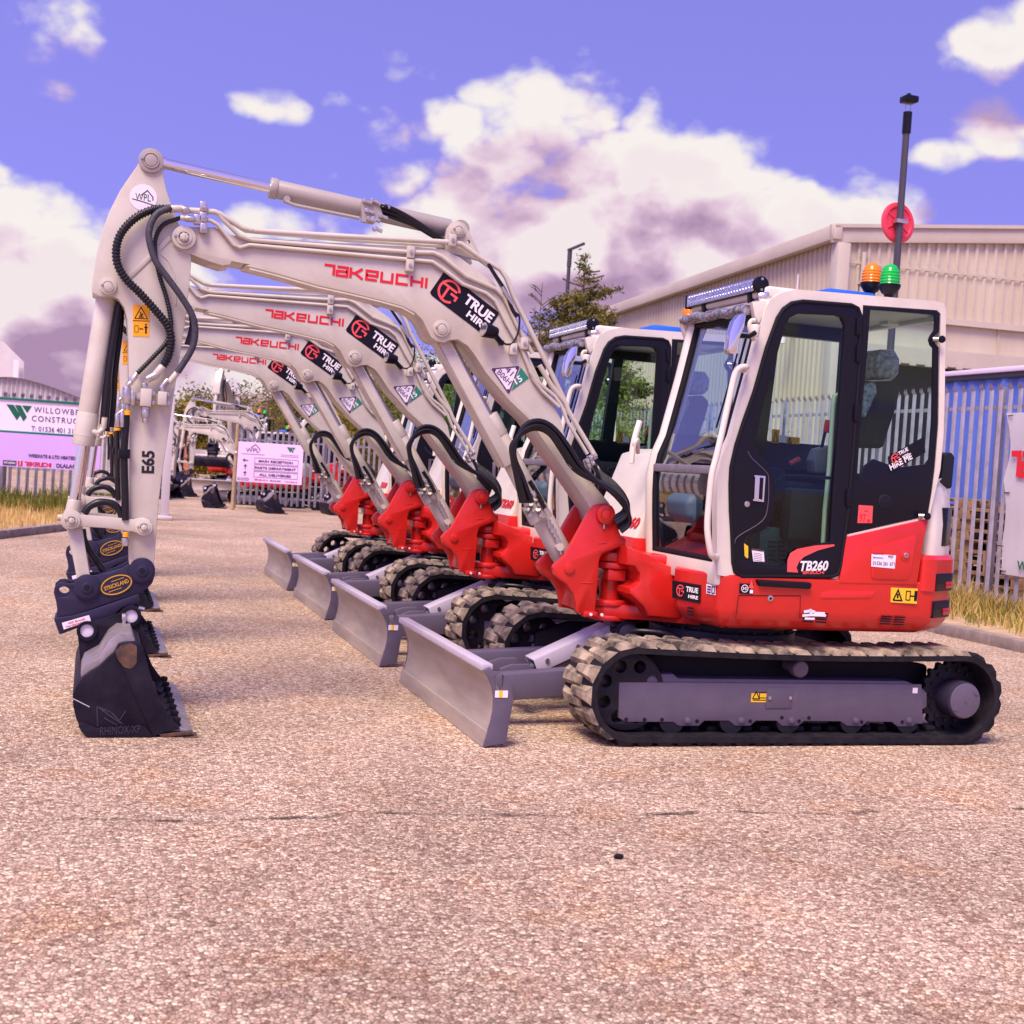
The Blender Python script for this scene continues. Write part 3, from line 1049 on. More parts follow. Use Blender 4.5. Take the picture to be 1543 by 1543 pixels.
for z0, z1 in th:
    mb.prism([(x, y) for x, y in lugplan(.115)], z0, z1, axis='z', bev=.012)
# C shaped web joining both lugs
hole = tr(zE((1330, 1105), (1375, 1115), (1400, 1150), (1398, 1200), (1370, 1228), (1345, 1230)), -.3)
web = tr(zE((1330, 1000), (1450, 1050), (1543, 1100), (1670, 1140), (1670, 1410), (1543, 1395), (1450, 1385), (1420, 1330), (1345, 1262), (1345, 1232), (1372, 1226), (1398, 1196), (1400, 1150), (1375, 1112), (1330, 1102)), -.3)
mb.prism([V(p) for p in web], -.33, .20, bev=.014)
mb.build('swing_lug', 'red', EX)
mb = MB()
mb.cyl((sx, -.06, .59), (sx, -.06, 1.03), .06, bev=.008)
for z in (.70, .93): mb.cyl((sx, -.06, z-.028), (sx, -.06, z+.012), .125, bev=.01, seg=32)
mb.cyl((sx, -.06, .585), (sx, -.06, .62), .12, bev=.01, seg=32)
mb.build('swing_pin', 'red', EX)
mb = MB()
for i in range(4):
    mb.tube(crv([(sx+.05, -.12+.03*i, .76+.02*i), (sx+.15, -.18+.04*i, .78+.015*i), (sx+.4, -.1+.03*i, .80)]), .016, 8)
mb.build('swing_hose', 'hose', EX)

# ---------------- swing bracket
br = tr(zE((1165, 775), (1195, 766), (1235, 766), (1262, 780), (1272, 815), (1280, 870), (1308, 943), (1336, 958), (1334, 1002), (1300, 1006), (1225, 1030), (1200, 1045), (1186, 1090), (1172, 1300), (1165, 1345), (1163, 1383), (1062, 1372), (1060, 1330), (1045, 1270), (1010, 1215), (965, 1185), (938, 1160), (932, 1118), (945, 1100), (1000, 1050), (1050, 960), (1100, 870), (1140, 800)), YK)
mb = MB()
mb.prism(fil(br, .012), YK, YK+.045, bev=.008)
far = [(x-.0, z) for x, z in br]
mb.prism(fil(far, .012), .05, .095, bev=.008)
# web between the cheeks, in front of the swing pin
wb = tr(zE((1110, 1010), (1200, 1020), (1300, 985), (1330, 960), (1334, 1002), (1225, 1045), (1165, 1100), (1120, 1240), (1090, 1340), (1062, 1350), (1070, 1240), (1090, 1110)), YK)
mb.prism(wb, YK+.03, .07, bev=.006)
mb.box(sx-.06, sx+.06, -.17, .05, .83, .90, .01)
# crease band across the cheek
crs = tr3(zE((1035, 1060), (1185, 1075)), YK-.001)
BRK = mb.build('swing_bracket', 'red', EX)
fp = onY(*zE((1218, 824))[0], YK)
lp_ = onY(*zE((1020, 1125))[0], YK)
mb = MB()
disc(mb, (fp.x, YK+.005, fp.z), NY, .058, .03, bev=.004); mb.prism(circ(fp.x, fp.z, .040, 32), YK-.031, YK-.024, holes=[circ(fp.x, fp.z, .034, 32)], bev=.001); disc(mb, (fp.x, YK-.025, fp.z), NY, .030, .005, bev=.001)
mb.cyl((fp.x, YK, fp.z), (fp.x, .1, fp.z), .04)
mb.build('boom_foot_pin', 'red', BRK)
mb = MB(); disc(mb, (lp_.x, YK+.002, lp_.z), NY, .032, .014)
mb.build('cylinder_foot_pin', 'red', BRK)
mb = MB()
q = tr(zE((1110, 1362), (1165, 1384)), YK)
mb.box(q[0][0]-.01, q[1][0]+.01, YK-.012, YK+.06, q[1][1]-.012, q[1][1]+.022, .005)
for k in (0, 1): mb.cyl((q[0][0]+.03+.07*k, YK-.012, q[1][1]+.006), (q[0][0]+.03+.07*k, YK-.02, q[1][1]+.006), .010, seg=6, mi=1)
mb.build('bracket_foot', ['red', 'stk'], BRK)
for a, b in (((1148, 855), (1205, 857)), ((1085, 1212), (1150, 1214)), ((1180, 990), (1230, 992))):
    q = tr3(zE(a, b), YK-.001)
mb = MB()
for a, b in (((1085, 1204), (1150, 1206)), ((1180, 985), (1230, 983))):
    q = tr3(zE(a, b), YK)
    mb.bar(q[0], q[1], .006, .006, .002)
q = tr3(zE((1213, 880), (1213, 905)), YK-.006); mb.cyl(q[0], q[1], .006, mi=1)
mb.build('cast_mark', ['red', 'zinc'], BRK)

# ---------------- boom
tip = zA((812, 650), (805, 610), (820, 570), (850, 550), (885, 545), (920, 545))
top = zA((1060, 548), (1135, 592)) + zD((110, 332), (400, 352), (600, 362), (850, 374), (985, 386), (1060, 425), (1150, 490), (1215, 540), (1262, 600), (1300, 690), (1370, 860), (1440, 1010), (1530, 1180))
low = zE((1000, 430), (1100, 590), (1180, 690), (1240, 760), (1262, 800), (1262, 850), (1218, 885), (1170, 870), (1150, 810), (1120, 760), (1010, 600), (905, 455), (800, 300))
low2 = zD((1290, 1090), (1180, 960), (1130, 880), (1095, 835), (1050, 806), (1010, 808), (985, 820), (950, 812), (925, 795), (905, 755), (885, 715), (850, 680), (790, 650), (700, 625), (560, 590), (400, 555), (200, 498), (60, 462))
und = zA((1260, 765), (1155, 745), (1145, 765), (1100, 770), (1020, 745), (920, 705), (870, 690), (835, 672))
bo = tip+top+low+low2+und
bo = tr(bo, YB0)
mb = MB().prism(bo, YB0, YB1, bev=.007)
BOOM = mb.build('boom', 'white', EX, smooth=30)
# weld-on reinforcement seen as a raised lower strip
mb = MB()
stp = tr3(zD((80, 478), (200, 508), (400, 565), (560, 600), (700, 634), (790, 659), (845, 690)), YB0)
mb.tube(stp, .006, 6)
stp = tr3(zD((1000, 640), (1060, 720), (1120, 800), (1330, 1120)), YB0)
mb.build('boom_weld', 'white', BOOM)


def boss(name, px, Y, r, h, parent, m='white', cap=True, hexs=False, far=None, capm=None):
    c = onY(px[0], px[1], Y)
    mb = MB()
    disc(mb, (c.x, Y+.004, c.z), NY, r, h+.004, bev=.002)
    if cap:
        ring = circ(c.x, c.z, r*.66, 32)
        mb.prism(ring, Y-h-.007, Y-h, holes=[circ(c.x, c.z, r*.56, 32)], bev=.0012)
        disc(mb, (c.x, Y-h, c.z), NY, r*.5, .006, bev=.0015)
        mb.cyl((c.x-r*.72, Y-h, c.z+r*.1), (c.x-r*.72, Y-h-.012, c.z+r*.1), r*.13, seg=6, mi=1)
    if hexs:
        disc(mb, (c.x, Y-h, c.z), NY, r*.66, .006, bev=.0015)
        mb.prism(circ(c.x, c.z, r*.40, 7), Y-h-.018, Y-h-.006, bev=.001)
        disc(mb, (c.x, Y-h-.0175, c.z), NY, r*.30, .006, bev=.0015)
        mb.bar((c.x-r*.02, Y-h-.0235, c.z-r*.26), (c.x+r*.02, Y-h-.0235, c.z+r*.26), .004, r*.14, .001)
    if far is not None:
        mb.cyl((c.x, Y, c.z), (c.x, far, c.z), r*.8, bev=.004)
        disc(mb, (c.x, far-.004, c.z), -NY, r, h, bev=.004)
    return mb.build(name, [capm or m, 'zinc'], parent)


boss('boom_tip_pin', zA((876, 608))[0], YB0-.01, .062, .012, BOOM, hexs=True, far=YB1+.01)
boss('cylinder_pin', zD((972, 755))[0], YB0, .048, .014, BOOM, far=YB1)
# lug on top of the boom for the arm cylinder
lugp = tr(zD((990, 345), (1000, 290), (1020, 262), (1050, 254), (1080, 268), (1110, 320), (1150, 405), (1160, 440), (1000, 400)), YB0+.02)
hl = tr(zD((1098, 352)), YB0+.02)[0]
mb = MB()
for y in (YB0+.02, YB1-.055):
    mb.prism(fil(lugp, .012), y, y+.035, holes=[circ(hl[0], hl[1], .012, 14)], bev=.004)
mb.build('cylinder_lug', 'white', BOOM)
boss('arm_cylinder_pin', zD((1050, 298))[0], YB0+.015, .040, .012, BOOM, far=YB1)

# hydraulic pipes on the boom
p1 = zA((900, 448), (930, 450), (1055, 458), (1085, 470), (1215, 552), (1280, 568)) + zD((95, 300), (500, 325), (1000, 353), (1062, 360), (1150, 424), (1245, 478), (1275, 520), (1310, 610), (1400, 790), (1543, 1085))
p2 = zA((940, 500), (1030, 508), (1070, 530), (1165, 650), (1200, 668)) + zD((80, 366), (300, 386), (820, 434), (930, 444), (975, 475), (1070, 548), (1180, 590), (1222, 625), (1275, 730), (1345, 850), (1400, 990), (1440, 1045), (1520, 1120))
p3 = zA((1080, 470), (1100, 500), (1200, 598), (1240, 612)) + zD((95, 344), (300, 360), (830, 400), (935, 402), (975, 420), (1085, 510), (1225, 570), (1262, 605), (1320, 730), (1395, 870))
e1 = zE((800, 30), (830, 80), (940, 170), (975, 220), (1010, 310), (1120, 490))
e2 = zE((856, 0), (920, 110), (995, 200), (1015, 250), (1060, 330), (1165, 505))
mb = MB()
for pts, y, r in ((p1, YB0-.012, .0155), (p2, YB0-.016, .0115), (p3, YB0-.014, .0125)):
    pp = tr3(pts, y)
    # soften bends
    mb.tube(pp, r, 10)
mb.tube(tr3(e1, YB0-.018), .0115, 10); mb.tube(tr3(e2, YB0-.02), .0155, 10)
p4 = zD((0, 262), (60, 300), (500, 340), (990, 372), (1100, 400), (1200, 470), (1300, 640))
mb.tube(tr3(p4, YB0+.07), .012, 8)
mb.build('hydraulic_pipe', 'white', BOOM)
mb = MB()
for px in ((828, 400), (824, 462), (1022, 345), (1355, 825), (1305, 850)):
    c = onY(*zD(px)[0], YB0-.02)
    mb.box(c.x-.022, c.x+.022, YB0-.04, YB0+.002, c.z-.034, c.z+.034, .005)
    mb.cyl((c.x, YB0-.04, c.z), (c.x, YB0-.048, c.z), .011, seg=6, mi=1)
for px in ((990, 430), (988, 490), (990, 555), (955, 505)):
    c = onY(*zA(px)[0], YB0-.02)
    mb.box(c.x-.02, c.x+.02, YB0-.04, YB0+.002, c.z-.026, c.z+.026, .004, mi=1)
    mb.cyl((c.x, YB0-.04, c.z), (c.x, YB0-.048, c.z), .010, seg=6, mi=1)
mb.build('pipe_clamp', ['white', 'zinc'], BOOM)

# arm cylinder: chromed rod from arm head to barrel on the boom top
ys = -.07
a = onY(228, 242, ys); b = onY(*zD((1050, 298))[0], ys)
t0 = onY(408, 291, ys); d = (b-a).normalized()
u0 = (t0-a).dot(d)
mb = MB().cyl(a+d*u0, b-d*.05, .052, bev=.006, seg=28)
mb.cyl(a+d*(u0-.012), a+d*(u0+.03), .058, bev=.005, seg=28)
mb.cyl((b.x, YB0+.06, b.z), (b.x, YB1-.06, b.z), .05)
AC = mb.build('arm_cylinder', 'grey', EX)
mb = MB().cyl(a, a+d*(u0+.1), .029, seg=24)
mb.cyl(a+d*.03, a+d*.075, .036, seg=20)
mb.build('cylinder_rod', 'chrome', AC)
pn = V((-d.z, 0, d.x))
if pn.z > 0: pn = -pn
mb = MB()
pp = tr3(zD((250, 165), (290, 182), (590, 242)), ys-.06)
mb.tube(pp, .0105, 8)
c = onY(*zD((255, 152))[0], ys-.06); mb.cyl(c, c+V((0, .05, 0)), .018)
mb.build('cylinder_pipe', 'grey', AC)
mb = MB()
q = tr3(zD((600, 165), (680, 165), (700, 225), (660, 265), (605, 255)), ys-.075)
plate(mb, q, .05, 0, -NY)
for px in ((633, 243), (655, 243), (615, 160), (650, 158), (700, 180), (665, 290), (690, 230), (625, 205)):
    c = onY(*zD(px)[0], ys-.08); mb.cyl(c+V((0, .03, 0)), c+NY*.012, .014, seg=6, mi=1, bev=.002)
    mb.cyl(c+V((0.0, 0.0, 0)), c+V((.04, -.004, -.012)), .011, seg=8, mi=1)
mb.build('valve_block', ['grey', 'zinc'], AC)
mb = MB()
for k in range(3):
    pp = tr3(zD((690, 180+k*20), (760, 205+k*18), (850, 255+k*10), (930, 310+k*6), (985, 345)), ys-.08+.02*k)
    mb.tube(crv(pp, 5), .014, 8)
mb.build('cylinder_hose', 'hose', AC)

# black hose bundle along the boom back (from valve to far side) and work lamp cable
mb = MB()
mb.tube(crv(tr3(zD((1190, 455), (1225, 510), (1270, 580), (1300, 660), (1325, 700)), YB0-.03), 5), .011, 8)
mb.tube(crv(tr3(zD((1315, 680), (1335, 700), (1330, 770), (1305, 820), (1275, 828), (1250, 815)), YB0-.035), 6), .006, 8)
mb.build('lamp_cable', 'hose', BOOM)
mb = MB().tube(tr3(zD((1255, 560), (1300, 640)), YB0-.032), .012, 10)
mb.build('cable_fitting', 'zinc', BOOM)

# lettering and stickers on the boom
w0, w1 = onY(*zD((425, 520))[0], YB0-.001), onY(*zD((905, 565))[0], YB0-.001)
b0 = onY(*zD((425, 502))[0], YB0-.0012); b1 = onY(*zD((903, 567))[0], YB0-.0012)
t0_ = onY(*zD((423, 452))[0], YB0-.0012)
mb = MB(); e = b1-b0
logotype(mb, b0, e, Z1, e.length, (t0_-b0).length*.98)
mb.build('red_lettering', 'lettr', BOOM)
q = fil([(0, 0), (1, 0), (1, 1), (0, 1)], 0)
c4 = tr3(zD((915, 592), (1172, 787), (1232, 668), (985, 484)), YB0-.001)
e = c4[1]-c4[0]; u = (c4[3]-c4[0]); u = u-e.normalized()*u.dot(e.normalized())
o_ = c4[0]
rp = [o_+e*x+u*y for x, y in fil([(0, 0), (1, 0), (1, 1), (0, 1)], .09)]
mb = MB(); plate(mb, rp, .002, 0, NY)
cg = onY(*zD((1008, 583))[0], YB0-.0032)
ring_g(mb, cg, e, u, .068, 1)
q = tr3(zD((1070, 630), (1195, 730)), YB0-.0032)
tq = q[0]; e2_ = q[1]-q[0]
put_text(mb, 'TRUE', tq, e2_, u, e2_.length, .060, 2, .035, thick=.001)
q = tr3(zD((1085, 696), (1176, 768)), YB0-.0032)
put_text(mb, 'HIRE', q[0], q[1]-q[0], u, (q[1]-q[0]).length, .040, 2, .03, thick=.001)
mb.build('hire_sticker', ['black', 'redl', 'lettw'], BOOM)
# work lamp
c = onY(*zD((1190, 765))[0], YB0-.07); c2 = onY(*zD((1250, 822))[0], YB0-.015)
ax = (onY(*zD((1160, 760))[0], YB0-.07)-onY(*zD((1235, 785))[0], YB0-.05)).normalized()
mb = MB().cyl(c-ax*.055, c+ax*.03, .034, .046, seg=24, bev=.006)
mb.bar(c-ax*.03, c2, .02, .03, .004)
mb.cyl(c2+V((0, .02, 0)), c2+NY*.02, .016, seg=8)
WL = mb.build('work_lamp', 'black', BOOM)
mb = MB().cyl(c+ax*.028, c+ax*.034, .040, seg=24)
mb.build('lamp_lens', 'ledf', WL)

# ---------------- boom cylinder with its rod guard
pb = onY(857.6, 856.2, -.07); pt = onY(664.9, 494.6, -.07)
d = (pb-pt).normalized(); LT = (pb-pt).length
e0 = onY(732, 630, -.07); u0 = (e0-pt).dot(d)
mb = MB().cyl(pt+d*u0, pb-d*.0, .056, .066, seg=30, bev=.006)
mb.cyl(pt+d*(u0-.006), pt+d*(u0+.13), .061, seg=30, bev=.006)
mb.cyl(pt+d*(LT-.34), pt+d*(LT-.1), .068, seg=30, bev=.006)
mb.cyl((pb.x, -.18, pb.z), (pb.x, .04, pb.z), .058, bev=.006)
BCY = mb.build('boom_cylinder', 'white', EX)
mb = MB().cyl(pt, pt+d*(u0+.1), .03, seg=24); mb.cyl((pt.x, -.15, pt.z), (pt.x, .01, pt.z), .055)
mb.build('cylinder_rod', 'chrome', BCY)
g = V((-d.z, 0, d.x))
if g.x > 0: g = -g
mb = MB()
gs, ge = pt+d*.05+g*.075, onY(748, 708, -.07)
ge = pt+d*((ge-pt).dot(d))+g*.075
mb.bar(gs, ge, .14, .012, .003)
for y in (-.07-.066, -.07+.066): mb.bar(gs+V((0, y+.07, 0))-g*.03, ge+V((0, y+.07, 0))-g*.03, .008, .07, .002)
mb.build('rod_guard', 'white', BCY)
# valve block at the lower end with fittings
mb = MB()
q = tr3(zE((755, 790), (850, 750), (890, 830), (805, 885)), -.155)
plate(mb, q, .03, 0, NY)
for px in ((783, 760), (820, 800), (850, 770), (888, 800), (800, 830), (860, 830)):
    c = onY(*zE(px)[0], -.19); mb.cyl(c+V((0, .03, 0)), c+V((-.02, -.008, .035)), .016, seg=8, mi=1)
    mb.cyl(c+V((0, .03, 0)), c+NY*.012, .013, seg=6, mi=1)
for px in ((905, 855), (920, 880), (935, 905), (950, 940), (960, 970), (970, 1000)):
    c = onY(*zE(px)[0], -.15); mb.cyl(c, c+V((.012, -.004, -.05)), .013, seg=8, mi=1)
c = onY(*zE((965, 1005))[0], -.15); mb.cyl(c+V((0, .04, 0)), c+NY*.02, .024, seg=12, mi=0)
mb.build('cylinder_valve', ['white', 'zinc'], BCY)

# hose bundle looping from the boom foot to the cylinder valve
mb = MB()
for k in range(6):
    j = k*15-38
    y = -.25-.030*(k % 3)
    pts = zE((785+j*.8, 760), (745+j*.5, 620), (712+j*.2, 510), (715+j*.3, 430-j*.2), (775, 350-j*.5), (850+j*.1, 328-j*.6), (925+j*.3, 365-j*.5), (1000+j*.5, 465-j*.4), (1062+j*.6, 560-j*.2), (1150+j*.6, 632+j*.2), (1255+j*.4, 690+j*.7), (1330+j*.3, 770+j), (1338+j*.4, 840+j), (1285+j*.6, 885+j))
    mb.tube(crv(tr3([(p[0], p[1], y-.03*math.sin(i/13*math.pi)) for i, p in enumerate(pts)], y), 5), .0135, 8)
for k in range(5):
    j = k*17-34
    pts = zE((1150+j*.4, 545+j*.3), (1200, 620+j*.6), (1270, 680+j*.8), (1335+j*.2, 760+j), (1345, 830+j), (1290, 890+j*.3))
    mb.tube(crv(tr3([(p[0], p[1], -.21-.012*k) for p in pts], -.2), 5), .013, 8)
mb.tube(crv(tr3(zE((800, 640), (850, 720), (885, 790)), -.21), 4), .0145, 8)
mb.build('boom_hose', 'hose', BOOM)
mb = MB()
for px in ((1030, 535), (812, 698), (1110, 520), (1130, 500), (1150, 490), (1140, 530), (1165, 560), (1120, 545)):
    c = onY(*zE(px)[0], -.29 if px[0] < 1100 else -.235)
    mb.cyl(c, c+V((.018, 0, -.03)), .0195, seg=10, bev=.002)
mb.build('hose_fitting', 'zinc', BOOM)

# ---------------- arm (dipper)
hd = [(228.2, 226.5), (238, 229), (244.5, 237), (246.2, 250), (246.5, 266), (251, 286), (259, 309), (266, 330), (287, 372), (288.5, 389), (286, 423), (279, 485), (266, 569), (260, 608), (254, 651), (244, 715), (239.6, 754), (236, 800), (233, 840), (229, 868), (214, 878), (200, 872), (195, 849), (195, 700), (195.3, 640), (194.2, 560), (193.4, 510), (191.5, 480), (187, 463), (178, 450), (169, 446), (150, 446), (139.6, 441), (138.2, 430), (140.5, 416), (146, 381), (153, 351), (165, 318), (180, 288), (196, 264), (206, 250), (213, 238), (219, 229)]
st = tr(hd, YS0)
mb = MB().prism([tuple(p) for p in st], YS0, YS1, bev=.006)
ARM = mb.build('dipper_arm', 'white', EX, smooth=30)
boss('arm_head_pin', (227.5, 242), YS0, .064, .016, ARM, 'white', far=YS1, capm='grey')
boss('bucket_cylinder_pin', (162.7, 430.8), YS0, .044, .014, ARM, far=YS1)
mb = MB()
a, b = tr3(zA((800, 606), (560, 836)), YS0)
mb.bar(a, b, .012, .026, .004)
mb.tube(crv(tr3(zA((745, 705), (790, 750), (820, 830), (828, 930), (828, 1000)), YS0), 4), .005, 6)
mb.build('arm_weld', 'white', ARM)
# round dealer sticker
c = onY(*zA((641, 376))[0], YS0)
mb = MB(); disc(mb, (c.x, YS0, c.z), NY, .070, .002, bev=0, seg=40)
e, u = X1, Z1
put_text(mb, 'WPL', (c.x-.042, YS0-.0024, c.z-.016), X1, Z1, .08, .036, 1, .0, thick=.0008)
stroke(mb, [(-.012, .012), (.018, .040), (.048, .008), (.048, -.01)], .005, (c.x, YS0-.0026, c.z), X1, Z1, 1, 1, .0006, 2)
stroke(mb, [(-.058, -.012), (-.01, -.020), (.058, -.034)], .004, (c.x, YS0-.0028, c.z), X1, Z1, 1, 1, .0006, 2)
mb.build('dealer_sticker', ['stk', 'lettg', 'lettk'], ARM)


def warn2(parent, quad, Y):
    """tall orange warning label: triangle above, keep-clear figure below"""
    q = tr3(quad, Y)
    mb = MB(); plate(mb, q, .002, 0, NY)
    e = q[1]-q[0]; u = q[0]-q[3]; o_ = q[3]+NY*.0024
    W, H = e.length, u.length
    stroke(mb, [(.12, .57), (.5, .93), (.88, .57), (.12, .57)], W*.05, o_, e, u, W, H, .0006, 1)
    for s in (((.40, .66), (.62, .72)), ((.45, .78), (.55, .62)), ((.35, .62), (.65, .62))): stroke(mb, s, W*.06, o_+NY*.0007, e, u, W, H, .0006, 1)
    stroke(mb, [(0, .5), (1, .5)], W*.04, o_+NY*.0003, e, u, W, H, .0006, 1)
    stroke(mb, [(.12, .14), (.32, .14), (.32, .34), (.12, .34), (.12, .14)], W*.03, o_, e, u, W, H, .0006, 1)
    stroke(mb, [(.38, .24), (.62, .24)], W*.05, o_, e, u, W, H, .0006, 1)
    stroke(mb, [(.40, .24), (.46, .27)], W*.05, o_+NY*.0004, e, u, W, H, .0006, 1); stroke(mb, [(.60, .24), (.54, .27)], W*.05, o_+NY*.0004, e, u, W, H, .0006, 1)
    stroke(mb, [(.78, .1), (.78, .34)], W*.1, o_, e, u, W, H, .0006, 1); stroke(mb, [(.68, .3), (.88, .3)], W*.08, o_+NY*.0005, e, u, W, H, .0006, 1)
    stroke(mb, [(.78, .36), (.78, .41)], W*.1, o_+NY*.0002, e, u, W, H, .0006, 1)
    return mb.build('warning_sticker', ['orange', 'black'], parent)


warn2(ARM, zA((579, 998), (677, 1002), (674, 1184), (579, 1182)), YS0)
# size code reading upwards
mb = MB()
b0 = onY(*zB((938, 838))[0], YS0-.0012); b1 = onY(*zB((943, 663))[0], YS0-.0012); tt = onY(*zB((836, 832))[0], YS0-.0012)
put_text(mb, 'E65', b0, b1-b0, tt-b0, (b1-b0).length, (tt-b0).length, 0, .035, thick=.001)
mb.build('black_lettering', 'lettk', ARM)
# valve blocks and fittings low on the arm
mb = MB()
for x0, y0, x1, y1 in ((833, 180, 912, 322), (968, 202, 1030, 312)):
    a, b = tr(zB((x0, y0), (x1, y1)), YS0-.05)
    mb.box(a[0], b[0], YS0-.085, YS0-.02, b[1], a[1], .004)
a, b = tr(zB((745, 205), (1060, 316)), YS0-.01)
mb.box(a[0], b[0], YS0-.02, YS0+.003, b[1], a[1], .003)
for px in ((930, 220), (930, 292), (1045, 226), (1045, 292), (815, 250)):
    c = onY(*zB(px)[0], YS0-.03); mb.cyl(c+V((0, .03, 0)), c+NY*.006, .014, seg=6, mi=1, bev=.002)
mb.build('valve_block', ['white', 'zinc'], ARM)
mb = MB()
for y0, y1, r in ((322, 345, .022), (345, 405, .024), (405, 445, .016)):
    a, b = tr3(zB((870, y0), (870, y1)), YS0-.05); mb.cyl(a, b, r, seg=16, bev=.002)
for (x0, y0, x1, y1, r) in ((727, 170, 725, 300, .022), (772, 205, 770, 312, .015), (730, 160, 760, 130, .014), (690, 360, 688, 480, .012), (650, 380, 655, 480, .012), (640, 385, 700, 345, .007), (728, 300, 732, 350, .012), (860, 140, 868, 178, .018), (1000, 160, 1000, 202, .016), (985, 180, 1045, 110, .014), (880, 110, 960, 70, .02), (760, 130, 800, 75, .013), (718, 1290, 722, 1330, .016), (712, 1340, 715, 1400, .02)):
    a, b = tr3(zB((x0, y0), (x1, y1)), YS0-.045); mb.cyl(a, b, r, seg=10, bev=.002)
mb.build('hose_fitting', 'zinc', ARM)
mb = MB()
for (x0, y0, x1, y1) in ((733, 350, 733, 385), (650, 485, 650, 505), (718, 1292, 718, 1330)):
    a, b = tr3(zB((x0, y0), (x1, y1)), YS0-.047); mb.cyl(a, b, .017, seg=12)
mb.build('orange_collar', 'orange', ARM)
# hoses hanging over the side of the arm
h1 = zA((800, 440), (700, 445), (600, 490), (520, 570), (485, 660), (490, 760), (540, 850), (620, 930), (710, 1030), (780, 1120), (802, 1200), (788, 1290), (755, 1355))
mb = MB(); mb.tube(crv(tr3([(p[0], p[1], -.225-.02*math.sin(i/12*3.1)) for i, p in enumerate(h1)], -.22), 8), .0235, 12, ribs=.0045, rib=.2)
mb.build('spiral_hose', 'spiral', ARM)
h3 = zA((855, 493), (760, 530), (715, 600), (708, 690), (735, 830), (770, 940), (795, 1050), (800, 1130), (775, 1215), (700, 1300), (605, 1398))
mb = MB(); mb.tube(crv(tr3(h3, -.215), 8), .0135, 10, ribs=.0038, rib=.2)
mb.build('spiral_hose', 'spiral', ARM)
h2 = zA((800, 432), (720, 470), (680, 540), (675, 620), (710, 740), (780, 840), (860, 950), (925, 1060), (942, 1160), (920, 1260), (840, 1390))
mb = MB(); mb.tube(crv(tr3([(p[0], p[1], -.245-.03*math.sin(i/10*3.1)) for i, p in enumerate(h2)], -.25), 8), .018, 12)
h2b = zA((905, 1010), (920, 1060), (925, 1120), (912, 1180), (895, 1230))
mb.tube(crv(tr3(h2b, -.06), 6), .016, 10)
mb.build('braided_hose', 'braid', ARM)
mb = MB()
for px0, px1, r in (((755, 1355), (700, 1420), .021), ((840, 1390), (790, 1450), .016), ((605, 1398), (560, 1440), .012), ((800, 440), (870, 440), .02), ((855, 493), (890, 495), .015), ((865, 446), (905, 448), .023), ((885, 496), (940, 500), .018)):
    a, b = onY(*zA(px0)[0], -.235), onY(*zA(px1)[0], -.232)
    mb.cyl(a, b, r, seg=10, bev=.002, mi=0 if px0[0] in (865, 885, 605) else 1)
mb.build('hose_ferrule', ['zinc', 'white'], ARM)
# hoses running down the arm front to the hitch
mb = MB()
mb.tube(crv(tr3(zB((720, 380), (715, 500), (705, 640), (705, 800), (712, 1000), (715, 1200)), YS0-.03), 5), .020, 10)
mb.tube(crv(tr3(zB((652, 500), (655, 700), (655, 870)), -.1), 5), .012, 8)
mb.tube(crv(tr3(zB((690, 480), (693, 620), (700, 660)), -.12), 5), .011, 8)
mb.tube(crv(tr3(zB((395, 1150), (430, 1100), (500, 1065), (590, 1065), (660, 1110), (700, 1200)), -.2), 6), .021, 10, ribs=.02, rib=.1)
mb.tube(crv(tr3(zB((380, 1270), (395, 1350), (430, 1430), (500, 1530)) + zK((640, 60), (740, 190)), -.1), 6), .019, 10, ribs=.02, rib=.1)
mb.build('arm_hose', 'hose', ARM)
mb = MB()
c = onY(*zB((706, 685))[0], YS0-.04); mb.box(c.x-.03, c.x+.03, c.y-.02, c.y+.03, c.z-.025, c.z+.025, .006)
mb.build('hose_clip', 'black', ARM)

# bucket cylinder
pa = onY(162.7, 430.8, -.07); pe = onY(108, 783, -.07)
d = (pe-pa).normalized()
ub = (onY(126, 669, -.07)-pa).dot(d)
mb = MB().cyl(pa+d*.05, pa+d*ub, .053, seg=30, bev=.004)
mb.cyl(pa+d*(ub-.17), pa+d*(ub+.006), .057, seg=30, bev=.003)
mb.cyl(pa+d*(ub-.05), pa+d*(ub-.045), .0585, seg=30)
mb.cyl((pa.x, -.16, pa.z), (pa.x, .02, pa.z), .055, bev=.005)
BUC = mb.build('bucket_cylinder', 'white', EX)
mb = MB().cyl(pa+d*(ub-.05), pe-d*.09, .029, seg=24)
mb.build('cylinder_rod', 'chrome', BUC)
mb = MB().cyl(pe-d*.11, pe, .036, .045, seg=20, bev=.005); mb.cyl((pe.x, -.12, pe.z), (pe.x, -.02, pe.z), .055, bev=.005)
mb.build('rod_eye', 'white', BUC)
mb = MB()
for px0, px1, r in (((455, 510), (500, 530), .017), ((500, 530), (545, 490), .014), ((545, 490), (555, 395), .015)):
    a, b = tr3(zB(px0, px1), -.10); mb.cyl(a, b, r, seg=10, bev=.002)
mb.build('hose_fitting', 'white', BUC)
mb = MB()
mb.tube(crv(tr3(zB((552, 400), (570, 200), (590, 0)) + zA((490, 1050), (505, 985)), -.10), 6), .0175, 10)
mb.tube(crv(tr3(zB((605, 480), (625, 250), (635, 50)) + zA((510, 1100), (500, 1000), (478, 968)), -.02), 6), .016, 10)
mb.build('cylinder_hose', 'hose', BUC)

